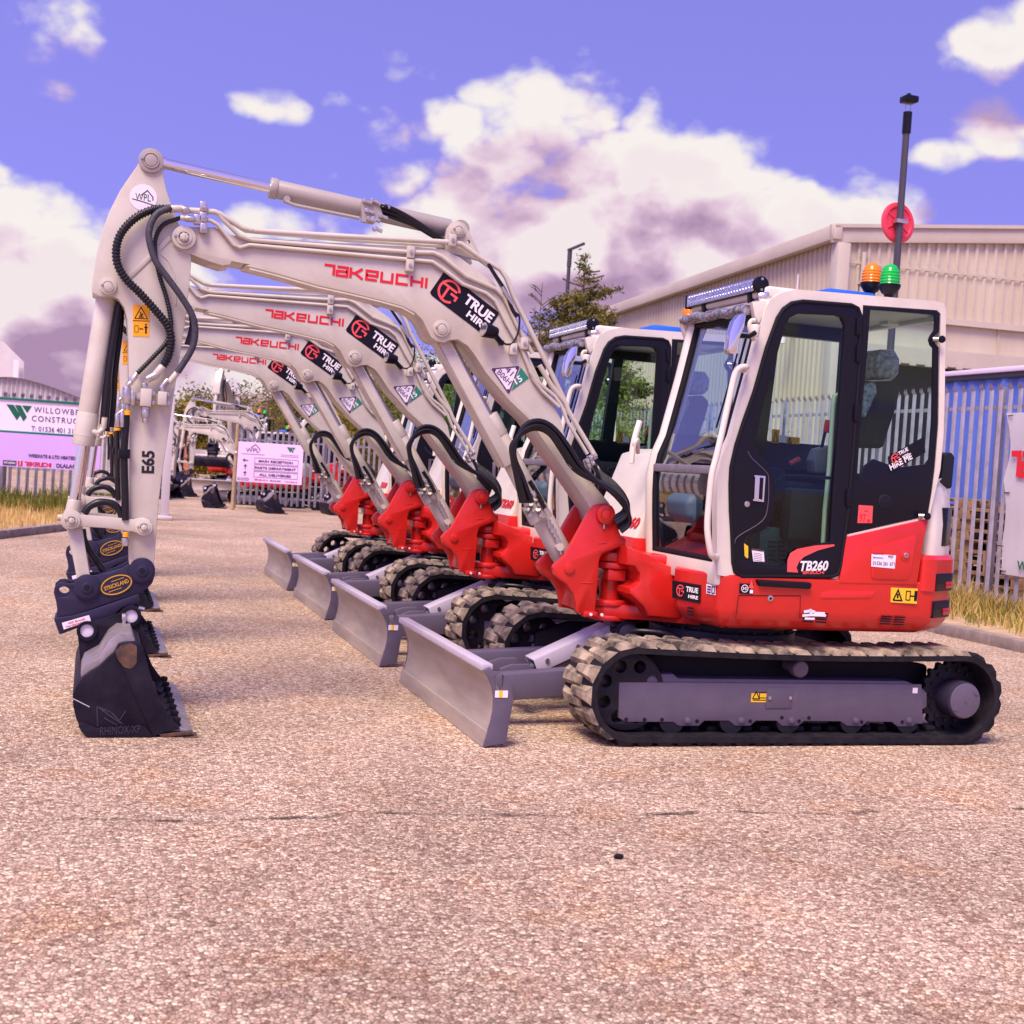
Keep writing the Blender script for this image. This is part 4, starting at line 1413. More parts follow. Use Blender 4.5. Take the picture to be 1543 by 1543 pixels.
# bucket linkage
for y0 in (-.225, .055):
    pl = tr(zB((230, 1150), (262, 1125), (300, 1118), (345, 1135), (372, 1158), (560, 1172), (780, 1195), (815, 1183), (860, 1180), (905, 1200), (925, 1250), (905, 1300), (865, 1322), (825, 1315), (780, 1292), (560, 1262), (370, 1250), (340, 1262), (300, 1272), (255, 1262), (230, 1225)), -.225)
    mb = MB().prism(fil(pl, .012), y0, y0+.03, bev=.005)
    LK = mb.build('bucket_link', 'white', EX)
    if y0 < 0:
        boss('link_pin', zB((298, 1202))[0], y0, .044, .016, LK, hexs=True, far=.085)
        boss('link_pin', zB((858, 1255))[0], y0, .044, .016, LK, hexs=True, far=.085)
        c = onY(*zB((205, 1178))[0], -.07); mb = MB().cyl((c.x-.01, -.10, c.z), (c.x+.06, -.10, c.z), .018, seg=10); mb.build('grease_tube', 'white', LK)
p0 = onY(108, 783, -.20); p1_ = onY(*zK((490, 425))[0], -.19)
mb = MB()
for y in (-.185, .02):
    q = tr([(101, 796), (123, 790), (136, 868), (133, 895), (120, 888), (116, 872)], -.185)
    mb.prism(fil(q, .01), y, y+.035, bev=.006)
q = tr([(101, 800), (122, 796), (128, 830), (108, 836)], -.16)
mb.prism(q, -.17, .04, bev=.006)
mb.build('tipping_link', 'white', EX)

# ---------------- tilt hitch
YH = -.185
hp = tr(zK((10, 510), (20, 430), (90, 370), (160, 365), (250, 385), (330, 365), (420, 290), (500, 265), (700, 255), (860, 215), (1000, 160), (1120, 90), (1200, 40), (1290, 22), (1400, 60), (1475, 150), (1478, 260), (1440, 370), (1360, 450), (1240, 510), (1000, 590), (760, 670), (500, 760), (260, 835), (45, 862), (60, 740), (40, 620)), YH)
hc = tr(zK((155, 500)), YH)[0]
mb = MB()
for y in (YH, .02):
    mb.prism(fil(hp, .012), y, y+.03, holes=[circ(hc[0], hc[1], .030, 20)], bev=.004)
pl = tr(zK((60, 800), (600, 650), (1200, 470), (1240, 505), (700, 690), (300, 820), (60, 860)), YH)
mb.prism(pl, YH+.028, .03, bev=.004)
pl = tr(zK((600, 300), (1050, 180), (1100, 420), (650, 600)), YH)
mb.prism(pl, YH+.028, .03, bev=.004)
HT = mb.build('tilt_hitch', 'navy', EX)
for px in ((492, 425), (1290, 183)):
    c = onY(*zK(px)[0], YH)
    mb = MB(); disc(mb, (c.x, YH+.004, c.z), NY, .069, .022, bev=.006); disc(mb, (c.x, YH-.018, c.z), NY, .058, .004)
    disc(mb, (c.x, YH-.021, c.z), NY, .030, .010, bev=.004); mb.cyl((c.x, YH-.030, c.z), (c.x, YH-.0325, c.z), .016, seg=20, mi=1)
    mb.cyl((c.x, YH, c.z), (c.x, .06, c.z), .04)
    mb.build('hitch_pin', ['navy', 'dark'], HT)
# lower tilting half
lw = tr(zK((10, 890), (45, 868), (260, 842), (520, 768), (900, 640), (1240, 520), (1262, 600), (1240, 660), (1100, 700), (1000, 730), (860, 860), (700, 905), (480, 960), (330, 1030), (110, 1115), (85, 1100)), YH-.005)
mb = MB().prism(fil(lw, .01), YH-.005, .055, bev=.006)
mb.build('tilt_base', 'navy', HT)
q = tr(zK((0, 710), (40, 705), (60, 860), (20, 900)), -.1)
mb = MB()
c = onY(*zK((920, 390))[0], YH)
e = (onY(*zK((1090, 330))[0], YH)-onY(*zK((745, 450))[0], YH)).normalized(); u = V((-e.z, 0, e.x))
L_ = .195


def ell(a, b, n=40): return [(a*math.cos(2*math.pi*i/n), b*math.sin(2*math.pi*i/n)) for i in range(n+1)]


cc = c+NY*.0
plate(mb, [cc+e*x+u*y for x, y in ell(.092, .056)[:-1]], .006, 1, NY)
stroke(mb, ell(.080, .047), .006, cc+NY*.0062, e, u, 1, 1, .002)
put_text(mb, 'STRICKLAND', cc+NY*.0062-e*.066-u*.011, e, u, .132, .022, 0, .02, thick=.002)
stroke(mb, [(-.02, .024), (.05, .024)], .003, cc+NY*.0062, e, u, 1, 1, .002); stroke(mb, [(-.05, -.024), (.02, -.024)], .003, cc+NY*.0062, e, u, 1, 1, .002)
mb.build('maker_badge', ['gold', 'navy'], HT)
q = tr3(zK((128, 945), (522, 832), (550, 912), (155, 1042)), YH-.006)
mb = MB(); plate(mb, q, .002, 0, NY)
e = q[1]-q[0]; u = q[0]-q[3]
put_text(mb, '400 Brinell', q[3]+e*.2+u*.53+NY*.0024, e, u, e.length*.62, u.length*.3, 1, .01, thick=.0007)
put_text(mb, 'Hardened', q[3]+e*.1+u*.14+NY*.0024, e, u, e.length*.55, u.length*.3, 1, .01, thick=.0007)
mb.build('steel_sticker', ['stk', 'lettr'], HT)

# ---------------- bucket
YU0, YU1 = -.69, .69
EAR = -.225
ear = tr(zC((292, 645), (305, 622), (350, 604), (400, 600), (430, 592), (570, 548), (600, 515), (650, 495), (690, 505), (718, 545), (724, 600), (700, 690), (680, 760), (560, 740), (330, 880), (318, 905)), EAR)
ch1 = tr(zC((357, 662)), EAR)[0]; ch2 = tr(zC((651, 566)), EAR)[0]
side = tr(zC((566, 752), (600, 742), (690, 737), (716, 748), (732, 775), (752, 850), (782, 965), (810, 1040), (868, 1180), (920, 1255), (975, 1312), (860, 1340), (795, 1366), (600, 1378), (430, 1390), (372, 1378), (318, 1318), (285, 1245), (265, 1160), (262, 1090), (280, 1040), (325, 975), (380, 935), (440, 900), (490, 850), (540, 805)), YU0)
side = [tuple(p) for p in side]
mb = MB()
for y in (YU0, YU1-.03):
    mb.prism(side, y, y+.03, bev=.005)
# shell along the back
shl = side[10:][:]
bk = [side[i] for i in (10, 11, 12, 13, 14, 15, 16, 17, 18, 19, 20, 21, 22, 23, 24, 25, 0, 1, 2, 3)]
cen = V((sum(p[0] for p in side)/len(side), sum(p[1] for p in side)/len(side)))
inn = [tuple(V(p)+(cen-V(p)).normalized()*.028) for p in bk]
mb.prism(bk+list(reversed(inn)), YU0+.03, YU1-.03, bev=.002)
BKT = mb.build('bucket', 'bucket', EX)
# top plate with bare metal between the ears and the side
tp = tr(zC((320, 905), (345, 850), (440, 800), (500, 700), (560, 648), (640, 640), (690, 690), (725, 752), (690, 745), (566, 760), (440, 905), (325, 980), (270, 1080)), YU0+.2)
mb = MB().prism(tr(zC((318, 905), (340, 850), (440, 795), (505, 690), (560, 648), (650, 648), (690, 730), (690, 760), (560, 800), (440, 905), (330, 975)), -.45), -.64, .64, bev=.004)
mb.build('bucket_top', 'wear', BKT)
mb = MB()
for y in (EAR, .03):
    mb.prism(fil(ear, .012), y, y+.04, holes=[circ(*ch1, .036, 20), circ(*ch2, .036, 20)], bev=.005)
mb.build('bucket_ear', 'bucket', BKT)
for c in (ch1, ch2):
    mb = MB()
    mb.prism(circ(*c, .052, 28), EAR-.012, EAR+.01, holes=[circ(*c, .037, 28)], bev=.003, mi=1)
    mb.cyl((c[0], EAR+.004, c[1]), (c[0], .07, c[1]), .035, bev=.003)
    mb.build('bucket_pin', ['stk', 'bucket'], BKT)
mb = MB()
q = tr3(zC((600, 565), (612, 700)), EAR-.02); mb.tube([q[0], q[1]], .010, 8); q2 = tr3(zC((590, 565), (612, 565)), EAR-.02); mb.cyl(q2[0], q2[1], .017, seg=8)
q = tr3(zC((700, 510), (738, 520)), EAR-.01); mb.cyl(q[0], q[1], .012, seg=8)
mb.build('locking_pin', 'zinc', BKT)
# side cutter strip: worn plate along the mouth edge
sc = tr(zC((545, 812), (600, 745), (690, 739), (716, 750), (732, 776), (752, 850), (784, 965), (812, 1040), (870, 1180), (922, 1255), (974, 1311), (860, 1338), (797, 1362)), YU0)
mb = MB().prism([tuple(p) for p in sc], YU0-.012, YU0, bev=.004)
mb.build('side_cutter', 'bucket', BKT)
pt_ = tr(zC((545, 795), (580, 760), (650, 745), (690, 760), (688, 870), (655, 918), (600, 900), (560, 850)), YU0-.012)
mb = MB().prism(fil(pt_, .02), YU0-.0135, YU0-.010)
mb.build('rust_patch', 'rust', BKT)
sk = tr(zC((300, 1290), (318, 1262), (345, 1270), (420, 1305), (560, 1300), (740, 1290), (795, 1364), (600, 1378), (430, 1391), (372, 1380), (320, 1330)), YU0)
mb = MB().prism([tuple(p) for p in sk], YU0-.014, YU0, bev=.004)
mb.build('heel_plate', 'bucket', BKT)
mb = MB()
q = tr3(zC((445, 1356), (715, 1340)), YU0-.0145); e = q[1]-q[0]
put_text(mb, 'RHINOX-XP', q[0], e, Z1, e.length, .042, 0, .01, thick=.004)
q = tr3(zC((430, 1300), (425, 1165), (520, 1205), (600, 1290)), YU0-.001)
for a, b in ((0, 1), (1, 2), (2, 3), (1, 3)): mb.bar(q[a], q[b], .006, .008, .002)
q = tr3(zC((470, 1240), (560, 1290), (575, 1255), (615, 1195)), YU0-.001)
mb.bar(q[0], q[1], .006, .006, .001); mb.bar(q[2], q[3], .006, .006, .001)
mb.build('raised_emblem', 'chard', BKT)
q = tr3(zC((262, 1112), (300, 1130), (375, 1168)), YU0-.0005)
MB().tube(q, .0025, 6).build('paint_scratch', 'lav', BKT)
# bolt-on cutting edge and its bolts
x0 = side[10][0]-.03; zl = .042
mb = MB()
ed = [(x0-.09, zl+.012), (x0+.02, zl), (x0+.10, .012), (x0+.095, .0), (x0-.06, .004), (x0-.14, .02)]
mb.prism(ed, YU0+.03, YU1+.06, bev=.003)
mb.build('lip_plate', 'wear', BKT)
mb = MB()
a = tr(zC((835, 1345), (1060, 1325), (1058, 1345), (850, 1372)), YU0)
mb.prism(a, YU0-.01, YU0+.02, bev=.003)
a = tr(zC((893, 1385), (1095, 1368), (1096, 1382), (1060, 1392), (893, 1400)), YU0-.03)
mb.prism(a, YU0-.03, YU0+.10, bev=.003)
mb.build('lip_corner', 'rust', BKT)
for i in range(8):
    y = YU0+.10+i*(YU1-YU0-.16)/7
    mb = MB(); p = V((x0+.012, y, zl-.002))
    mb.cyl(p, p+V((.004, 0, .016)), .028, seg=16, bev=.003); mb.cyl(p+V((.004, 0, .016)), p+V((.01, 0, .042)), .020, seg=6, bev=.003)
    mb.build('edge_bolt', 'dark', BKT)
for y in (-.25, .25):
    mb = MB().prism([(x0-.14, zl+.09), (x0-.02, zl+.02), (x0+.02, zl+.005), (x0-.16, zl+.005)], y-.02, y+.02, bev=.004)
    mb.build('lip_gusset', 'bucket', BKT)

# ================================================================== CAB
out = tr(zF((440, 1452), (432, 1300), (430, 1200), (368, 1240), (368, 1110), (374, 1030), (398, 950), (440, 850), (480, 700), (520, 560), (560, 400), (600, 245), (640, 195), (740, 170), (960, 190), (1200, 210), (1380, 225), (1420, 232), (1436, 255), (1432, 420), (1428, 700), (1424, 850), (1410, 1010), (1385, 1120), (1358, 1232), (970, 1325), (940, 1530), (480, 1512)), YC0)
front0 = tr(zF((372, 1500), (370, 1250), (372, 1060), (396, 950), (440, 850), (520, 560), (600, 242)), YC0)
outer = tr(zF((374, 1500), (370, 1250), (372, 1060), (396, 950), (440, 850), (520, 560), (560, 400), (597, 262), (620, 218), (665, 190), (740, 171), (960, 189), (1200, 210), (1390, 226), (1425, 236), (1437, 262), (1434, 420), (1430, 700), (1425, 850), (1410, 1010), (1385, 1120), (1358, 1236), (972, 1328), (942, 1532), (460, 1512)), YC0)
door = tr(zF((480, 1508), (450, 1480), (441, 1440), (436, 1300), (432, 1200), (430, 1080), (434, 1000), (455, 900), (490, 790), (540, 650), (600, 440), (650, 300), (675, 258), (715, 230), (770, 222), (1000, 240), (1030, 255), (1044, 290), (1040, 500), (1020, 800), (985, 1200), (950, 1460), (935, 1500), (900, 1512)), YC0)
rear = tr(zF((1050, 244), (1395, 268), (1412, 285), (1408, 500), (1402, 800), (1386, 1000), (1370, 1120), (1352, 1226), (972, 1312), (1000, 1060), (1030, 700), (1045, 400)), YC0)
mb = MB().prism([tuple(p) for p in outer], YC0, YC0+.06, holes=[door, rear], bev=.010)
CAB = mb.build('cab', 'cabw', EX, smooth=30)
# roof slab with rounded edges
xr0, xr1 = outer[8][0], outer[15][0]
zr1 = (outer[10][1]+outer[13][1])/2
mb = MB()
rp = fil([(xr0-.04, YC0+.03), (xr1-.03, YC0+.03), (xr1-.03, YC1), (xr0-.04, YC1)], .06)
mb.prism(rp, zr1-.075, zr1-.004, axis='z', bev=.02, seg=3)
mb.build('cab_roof', 'cabw', CAB)
# far side frame: pillars, sill panel and rear pillars
fo = tr(zF((60, 1430), (68, 1050), (80, 990), (130, 800), (200, 480), (225, 310)), YC1)
xb, zbt = fo[0]
zwin = onY(*zF((700, 885))[0], YC1).z
fr_pts = [(x, z) for x, z in front0]
mb = MB()
xs = outer[20][0]
side2 = [(fr_pts[0][0], fr_pts[0][1]), (fr_pts[2][0], fr_pts[2][1]), (fr_pts[4][0], fr_pts[4][1]), (outer[7][0], outer[7][1]), (xr0, zr1-.02), (xr1-.02, zr1-.02), (outer[17][0], 1.5), (2.6, 1.0)]
w1 = [(fr_pts[4][0]+.08, zwin), (2.10, zwin), (2.16, zr1-.16), (outer[7][0]+.10, zr1-.16), (fr_pts[4][0]+.10, zwin+.2)]
w2 = [(2.20, zwin), (xr1-.10, zwin), (xr1-.10, zr1-.16), (2.24, zr1-.16)]
mb.prism(side2, YC1-.05, YC1, holes=[w1, w2], bev=.006)
mb.build('cab_far_side', 'black', CAB)
# front corner posts and sill
mb = MB()
fp_ = [V((x+.02, 0, z)) for x, z in fr_pts]
for y in (YC1-.035,):
    mb.tube([V((p.x+.015, y-.01, p.z)) for p in fp_], .055, 12)
y0, y1 = YC0+.02, YC1-.01
xf0, zf0 = front0[0]
sil = onY(*zF((60, 1435))[0], YC1)
mb.box(xf0-.005, xf0+.05, YC0+.015, YC1, zf0-.06, zf0+.075, .012)
mb.box(xf0+.02, xr0+.1, YC1-.05, YC1+.002, zf0-.06, zf0+.04, .01)
top = outer[7]
mb.box(top[0]-.015, top[0]+.10, YC0+.02, YC1, top[1]-.01, top[1]+.06, .015)
# rear cross frame
mb.box(xr1-.06, xr1-.015, YC0+.03, YC1, zr1-.10, zr1-.02, .01)
mb.box(2.70, xr1-.02, YC0+.03, YC1, 1.0, 1.45, .01)
mb.build('cab_frame', 'cabw', CAB)


# windscreen: glass in two panes following the leaning front
def fx(z):
    """x of the cab front at height z"""
    pts = sorted([(b, a) for a, b in front0])
    for (za, xa), (zb_, xb_) in zip(pts, pts[1:]):
        if za <= z <= zb_: return xa+(xb_-xa)*(z-za)/(zb_-za)
    return pts[-1][1] if z > pts[-1][0] else pts[0][1]


zs = onY(*zF((250, 1008))[0], -.4).z
zt1 = top[1]-.02
g0, g1 = YC0+.07, YC1-.09
for nm, za, zb_ in (('upper_windscreen', zs+.02, zt1), ('lower_windscreen', zf0+.07, zs-.02)):
    n = 7; mb = MB()
    for i in range(n):
        z0 = za+(zb_-za)*i/n; z1 = za+(zb_-za)*(i+1)/n
        mb.quad((fx(z0)+.02, g0, z0), (fx(z1)+.02, g0, z1), (fx(z1)+.02, g1, z1), (fx(z0)+.02, g1, z0))
    bmesh.ops.remove_doubles(mb.bm, verts=mb.bm.verts, dist=1e-5)
    mb.build(nm, 'glassf', CAB, smooth=60)
mb = MB()
hl = [za for za in [zf0+.08+(zt1-zf0-.08)*i/12 for i in range(13)]]
for y in (g0+.012, g1-.012):
    mb.tube([V((fx(z)+.016, y, z)) for z in hl], .020, 8)
mb.tube([V((fx(zt1)+.016, g0, zt1)), V((fx(zt1)+.016, g1, zt1))], .022, 8)
mb.tube([V((fx(hl[0])+.016, g0, hl[0])), V((fx(hl[0])+.016, g1, hl[0]))], .018, 8)
# printed black border along the near post
for z0, z1 in zip(hl, hl[1:]):
    for ya, yb in ((g0-.03, g0+.055), (g1-.05, g1+.02)):
        mb.quad((fx(z0)+.018, ya, z0), (fx(z1)+.018, ya, z1), (fx(z1)+.018, yb, z1), (fx(z0)+.018, yb, z0))
mb.build('windscreen_seal', 'rubberm', CAB)
mb = MB().box(fx(zs)-.008, fx(zs)+.03, g0, g1, zs-.024, zs+.024, .006)
mb.build('windscreen_bar', 'galvd', CAB)
# header above the windscreen wrapped in crinkled plastic, with its brackets
q0 = onY(*zF((525, 268))[0], YC0+.06); q1 = onY(*zF((225, 312))[0], YC1)
mb = MB()
pth = [q0.lerp(q1, i/14)+V((-.01+.006*math.sin(i*2.1), 0, .008*math.sin(i*1.3))) for i in range(15)]
mb.tube(pth, .030, 10)
mb.build('wrapped_header', 'wrap', CAB)
mb = MB()
bk_ = tr(zF((200, 305), (245, 300), (262, 325), (238, 390), (222, 402), (205, 345)), YC1)
mb.prism(bk_, YC1-.02, YC1+.02, bev=.003)
bk_ = tr(zF((528, 232), (590, 225), (602, 250), (560, 330), (540, 300)), YC0+.03)
mb.prism(bk_, YC0+.01, YC0+.05, bev=.004)
mb.build('header_bracket', 'cabw', CAB)
mb = MB()
c = onY(*zF((590, 210))[0], YC0+.05); mb.cyl(c+V((-.03, .02, 0)), c+V((.03, 0, .01)), .034, seg=18, bev=.008)
mb.build('header_lamp', 'ledf', CAB)
# led light bar across the roof front
a = onY(*zF((572, 150))[0], YC0+.06); b = onY(*zF((250, 232))[0], YC1-.02)
d = (b-a).normalized()
mb = MB(); mb.bar(a, b, .06, .078, .008)
mb.cyl(a-d*.02, a+d*.01, .047, seg=24, bev=.006)
for sy, sz_ in ((.0, .03), (.0, -.03)): mb.cyl(a-d*.024+V((sy, 0, sz_)), a-d*.018+V((sy, 0, sz_)), .008, seg=10, mi=1)
mb.bar(b, b+d*.02, .065, .085, .006)
for t in (.12, .78): mb.bar(a.lerp(b, t)+V((.01, 0, -.03)), a.lerp(b, t)+V((.02, 0, -.09)), .05, .05, .008)
for t in range(22): pass
LB = mb.build('light_bar', ['black', 'zinc'], CAB)
mb = MB(); off = V((-.032, 0, 0))
n_ = 24
for i in range(n_):
    for zz in (-.018, .018):
        c = a.lerp(b, .03+.95*(i+.5)/n_)+off+V((0, 0, zz))
        mb.cyl(c, c+V((-.004, 0, 0)), .0155, seg=10)
mb.bar(a.lerp(b, .02)+off*.93, a.lerp(b, .985)+off*.93, .004, .07, .001)
mb.build('light_bar_lens', 'ledf', LB)
# beacons
for nm, px, yb, m_, sc in (('beacon', (1170, 170), -.62, 'greenl', 1.), ('beacon', (1085, 180), -.42, 'amber', .98)):
    base = onY(*zF((px[0], 205 if m_ == 'greenl' else 195))[0], yb)
    zb0 = zr1-.005
    mb = MB()
    mb.cyl((base.x, yb, zb0), (base.x, yb, base.z+.035), .022, .03, seg=18)
    mb.lathe([(.03, 0), (.045, .01), (.062, .04), (.066, .05), (.066, .062), (0, .062)], (base.x, yb, base.z+.01), (0, 0, 1))
    BE = mb.build('beacon', 'black', CAB)
    prof = []
    for i in range(15):
        t = i/14; r = .061*math.sqrt(max(0, 1-(max(0, t-.25)/.75)**2.3))
        if 0 < i < 14 and i % 2: r *= .92
        prof.append((r if i < 14 else 0, .062+.125*t))
    MB().lathe(prof, (base.x, yb, base.z+.01), (0, 0, 1), seg=32).build('beacon_lens', m_, BE, smooth=50)
mb = MB()
c0 = onY(*zF((830, 168))[0], -.35)
mb.box(c0.x, c0.x+.34, -.5, -.2, zr1-.005, zr1+.092, .02)
mb.build('roof_vent_lid', 'bluet', CAB)

# door: black plate with a window opening, over the side
win = tr(zF((520, 1432), (497, 1405), (493, 1340), (515, 1318), (560, 1303), (600, 1285), (632, 1240), (642, 1160), (640, 1040), (615, 990), (570, 945), (550, 900), (580, 740), (640, 520), (690, 345), (712, 302), (750, 284), (925, 292), (952, 304), (966, 335), (955, 500), (935, 800), (912, 1100), (898, 1345), (780, 1372), (712, 1395), (695, 1450), (660, 1456), (560, 1448)), YC0-.012)
dr = [tuple(p) for p in tr(zF((482, 1502), (458, 1478), (448, 1440), (444, 1300), (438, 1200), (436, 1080), (440, 1000), (462, 900), (497, 790), (547, 650), (606, 440), (656, 306), (680, 266), (718, 240), (770, 230), (998, 248), (1024, 262), (1037, 292), (1032, 500), (1012, 800), (978, 1200), (944, 1455), (930, 1492), (900, 1504)), YC0-.012)]
mb = MB().prism(dr, YC0-.012, YC0+.02, holes=[[tuple(p) for p in win]], bev=.005)
# handle panel outline groove
DR = mb.build('door', 'black', CAB, smooth=30)
mb = MB()
mb.tube(crv(tr3(zF((515, 925), (535, 958), (600, 1020), (612, 1060), (608, 1180), (580, 1250), (470, 1320), (452, 1360)), YC0-.0125), 4), .0022, 6)
mb.build('door_trim_line', 'char', CAB)
mb = MB()
sh = tr3([(p[0], p[1]) for p in zF((447, 1440), (442, 1300), (436, 1200), (434, 1080), (438, 1000), (460, 900), (495, 790), (545, 650), (604, 440), (654, 304), (680, 264), (718, 237), (770, 228), (998, 246), (1026, 260), (1038, 292), (1033, 500), (1014, 800), (980, 1200), (946, 1458), (930, 1496), (900, 1507), (482, 1506), (456, 1482), (447, 1440))], YC0-.006)
mb.tube(sh, .013, 8)
mb.build('door_seal', 'rubberm', CAB)
t = bmesh.new(); vv = [t.verts.new((p[0], YC0+.002, p[1])) for p in win]; f_ = t.faces.new(vv); f_.normal_update()
if f_.normal.y > 0: f_.normal_flip()
bmesh.ops.triangulate(t, faces=[f_])
mb = MB(); mb.merge(t); mb.build('door_window', 'glass', CAB)
# door handle and lock
q = tr3(zF((543, 1035), (594, 1040), (586, 1160), (536, 1154)), YC0-.0125)
mb = MB(); plate(mb, q, .008, 0, NY)
q = tr3(zF((570, 1045), (588, 1048), (582, 1150), (566, 1146)), YC0-.0208); plate(mb, q, .001, 1, NY)
q = tr3(zF((545, 1042), (566, 1045), (560, 1150), (540, 1147)), YC0-.021); plate(mb, q, .012, 0, NY)
mb.build('door_handle', ['chrome', 'black'], CAB)
c = onY(*zF((510, 1170))[0], YC0-.012); mb = MB(); disc(mb, c, NY, .017, .007); mb.build('door_lock', 'zinc', CAB)
# red swoosh with model code
sw = tr(zF((697, 1485), (699, 1430), (712, 1398), (745, 1378), (830, 1362), (915, 1357), (918, 1364), (840, 1385), (775, 1415), (752, 1438), (740, 1465), (748, 1488)), YC0-.012)
mb = MB().prism([tuple(p) for p in sw], YC0-.0150, YC0-.0125)
b0, b1 = tr3(zF((758, 1481), (888, 1480)), YC0-.0135); tt = tr3(zF((762, 1433)), YC0-.0135)[0]
put_text(mb, 'TB260', b0, b1-b0, Z1, (b1-b0).length, tt.z-b0.z, 1, .03, .22, thick=.001)
b0, b1 = tr3(zF((762, 1495), (868, 1494)), YC0-.0135)
logotype(mb, b0, b1-b0, Z1, (b1-b0).length, .016, 0)
mb.build('model_lettering', ['redl', 'lettw'], CAB)
# little stickers inside the door glass
mb = MB()
q = tr3(zF((497, 1352), (516, 1366), (516, 1422), (500, 1416)), YC0-.001); plate(mb, q, .0015, 1, NY)
q = tr3(zF((532, 1374), (588, 1384), (592, 1438), (540, 1436)), YC0-.001); plate(mb, q, .0015, 0, NY)
q = tr3(zF((532, 1374), (588, 1384), (588, 1392), (533, 1384)), YC0-.0027); plate(mb, q, .0008, 2, NY)
for i in range(5):
    q = tr3(zF((542, 1396+i*8), (582, 1402+i*8), (582, 1404+i*8), (542, 1398+i*8)), YC0-.0027); plate(mb, q, .0006, 3, NY)
mb.build('door_sticker', ['stk', 'yel', 'rust', 'lettp'], CAB)
# rear side window
rw = tr(zF((1052, 248), (1393, 271), (1409, 288), (1405, 370), (1385, 385), (1378, 405), (1388, 425), (1403, 440), (1399, 800), (1383, 1000), (1368, 1120), (1350, 1224), (975, 1308), (1003, 1060), (1033, 700), (1047, 400)), YC0-.004)
rg = tr(zF((1085, 265), (1375, 288), (1387, 300), (1384, 360), (1366, 385), (1358, 405), (1365, 430), (1378, 445), (1372, 800), (1360, 960), (1340, 985), (1210, 1000), (1100, 960), (1060, 990), (1030, 1055), (1022, 1066), (1040, 800), (1070, 480)), YC0-.004)
mb = MB().prism([tuple(p) for p in rw], YC0-.004, YC0+.012, holes=[[tuple(p) for p in rg]], bev=.003)
mb.build('rear_window_frame', 'black', CAB)
t = bmesh.new(); vv = [t.verts.new((p[0], YC0+.004, p[1])) for p in rg]; f_ = t.faces.new(vv); f_.normal_update()
if f_.normal.y > 0: f_.normal_flip()
bmesh.ops.triangulate(t, faces=[f_])
MB().merge(t).build('rear_side_window', 'glass', CAB)
mb = MB()
c = onY(*zF((1150, 1157))[0], YC0-.004); disc(mb, c, NY, .042, .004, 0); disc(mb, c+NY*.004, NY, .036, .001, 1)
stroke(mb, [(-.03, 0), (.03, 0)], .02, c+NY*.0056, X1, Z1, 1, 1, .001, 1); stroke(mb, [(0, -.03), (0, .03)], .018, c+NY*.0058, X1, Z1, 1, 1, .001, 1)
mb.build('window_plug', ['plast', 'dark'], CAB)
q = tr3(zF((1030, 1174), (1096, 1178), (1092, 1258), (1024, 1258)), YC0-.0045)
mb = MB(); plate(mb, q, .002, 0, NY); e = q[1]-q[0]; u = q[0]-q[3]
put_text(mb, '97', q[3]+e*.12+u*.1+NY*.0025, e, u, e.length*.44, u.length*.42, 1, .0, thick=.0008)
stroke(mb, [(.45, .75), (.45, .68), (.7, .68)], .005, q[3]+NY*.0025, e, u, e.length, u.length, .0006, 1)
plate(mb, [q[3]+e*x+u*y+NY*.0021 for x, y in ((.66, .08), (.86, .08), (.86, .24), (.66, .24))], .0007, 1, NY)
mb.build('noise_sticker', ['redl', 'lettr'], CAB)
q = tr3(zF((1165, 950), (1334, 856), (1340, 930), (1180, 1022), (1172, 1018)), YC0-.0045)
mb = MB(); plate(mb, q, .002, 0, NY)
p0_, p1_ = tr3(zF((1180, 1014), (1282, 958)), YC0-.0072); e = p1_-p0_; u = V((-e.z, 0, e.x))
put_text(mb, 'HIRE ME', p0_, e, u, e.length, .036, 1, .03, thick=.0008)
p2_, p3_ = tr3(zF((1218, 945), (1262, 920)), YC0-.0072)
put_text(mb, 'TRUE', p2_, e, u, (p3_-p2_).length, .022, 1, .03, thick=.0008)
p2_, p3_ = tr3(zF((1236, 955), (1264, 940)), YC0-.0072)
put_text(mb, 'HIRE', p2_, e, u, (p3_-p2_).length, .012, 1, .02, thick=.0008)
ring_g(mb, onY(*zF((1202, 958))[0], YC0-.0072), e, u, .030, 2, .0008)
mb.build('hire_sticker', ['black', 'lettw', 'redl'], CAB)
# hinges, knobs and rear stops
mb = MB()
for px in ((1413, 404), (1345, 1226)):
    c = onY(*zF(px)[0], YC0-.03); mb.cyl(c, c+NY*.02, .022, seg=18, bev=.008)
    mb.cyl(c+V((-.04, .02, 0)), c+V((-.01, 0, 0)), .014, seg=10, mi=1)
for px in ((1032, 345), (1032, 470), (1022, 745), (985, 1140)):
    c = onY(*zF(px)[0], YC0-.02); mb.box(c.x-.015, c.x+.012, c.y-.004, c.y+.014, c.z-.05, c.z+.05, .004)
mb.build('door_hinge', ['black', 'zinc'], CAB)
# grab rail on the front post
gr = tr3(zF((508, 545), (490, 535), (455, 538), (432, 565), (410, 660), (375, 820), (348, 940), (325, 1030), (312, 1150), (304, 1280), (318, 1385), (335, 1410), (380, 1416)), YC0-.02)
gr = [V((p.x, YC0-.03-.05*math.sin(min(1, i/2, (12-i)/2)*1.5), p.z)) for i, p in enumerate(gr)]
gr[0].y = gr[-1].y = YC0+.01
MB().tube(crv(gr, 4), .018, 12).build('grab_rail', 'cabw', CAB)
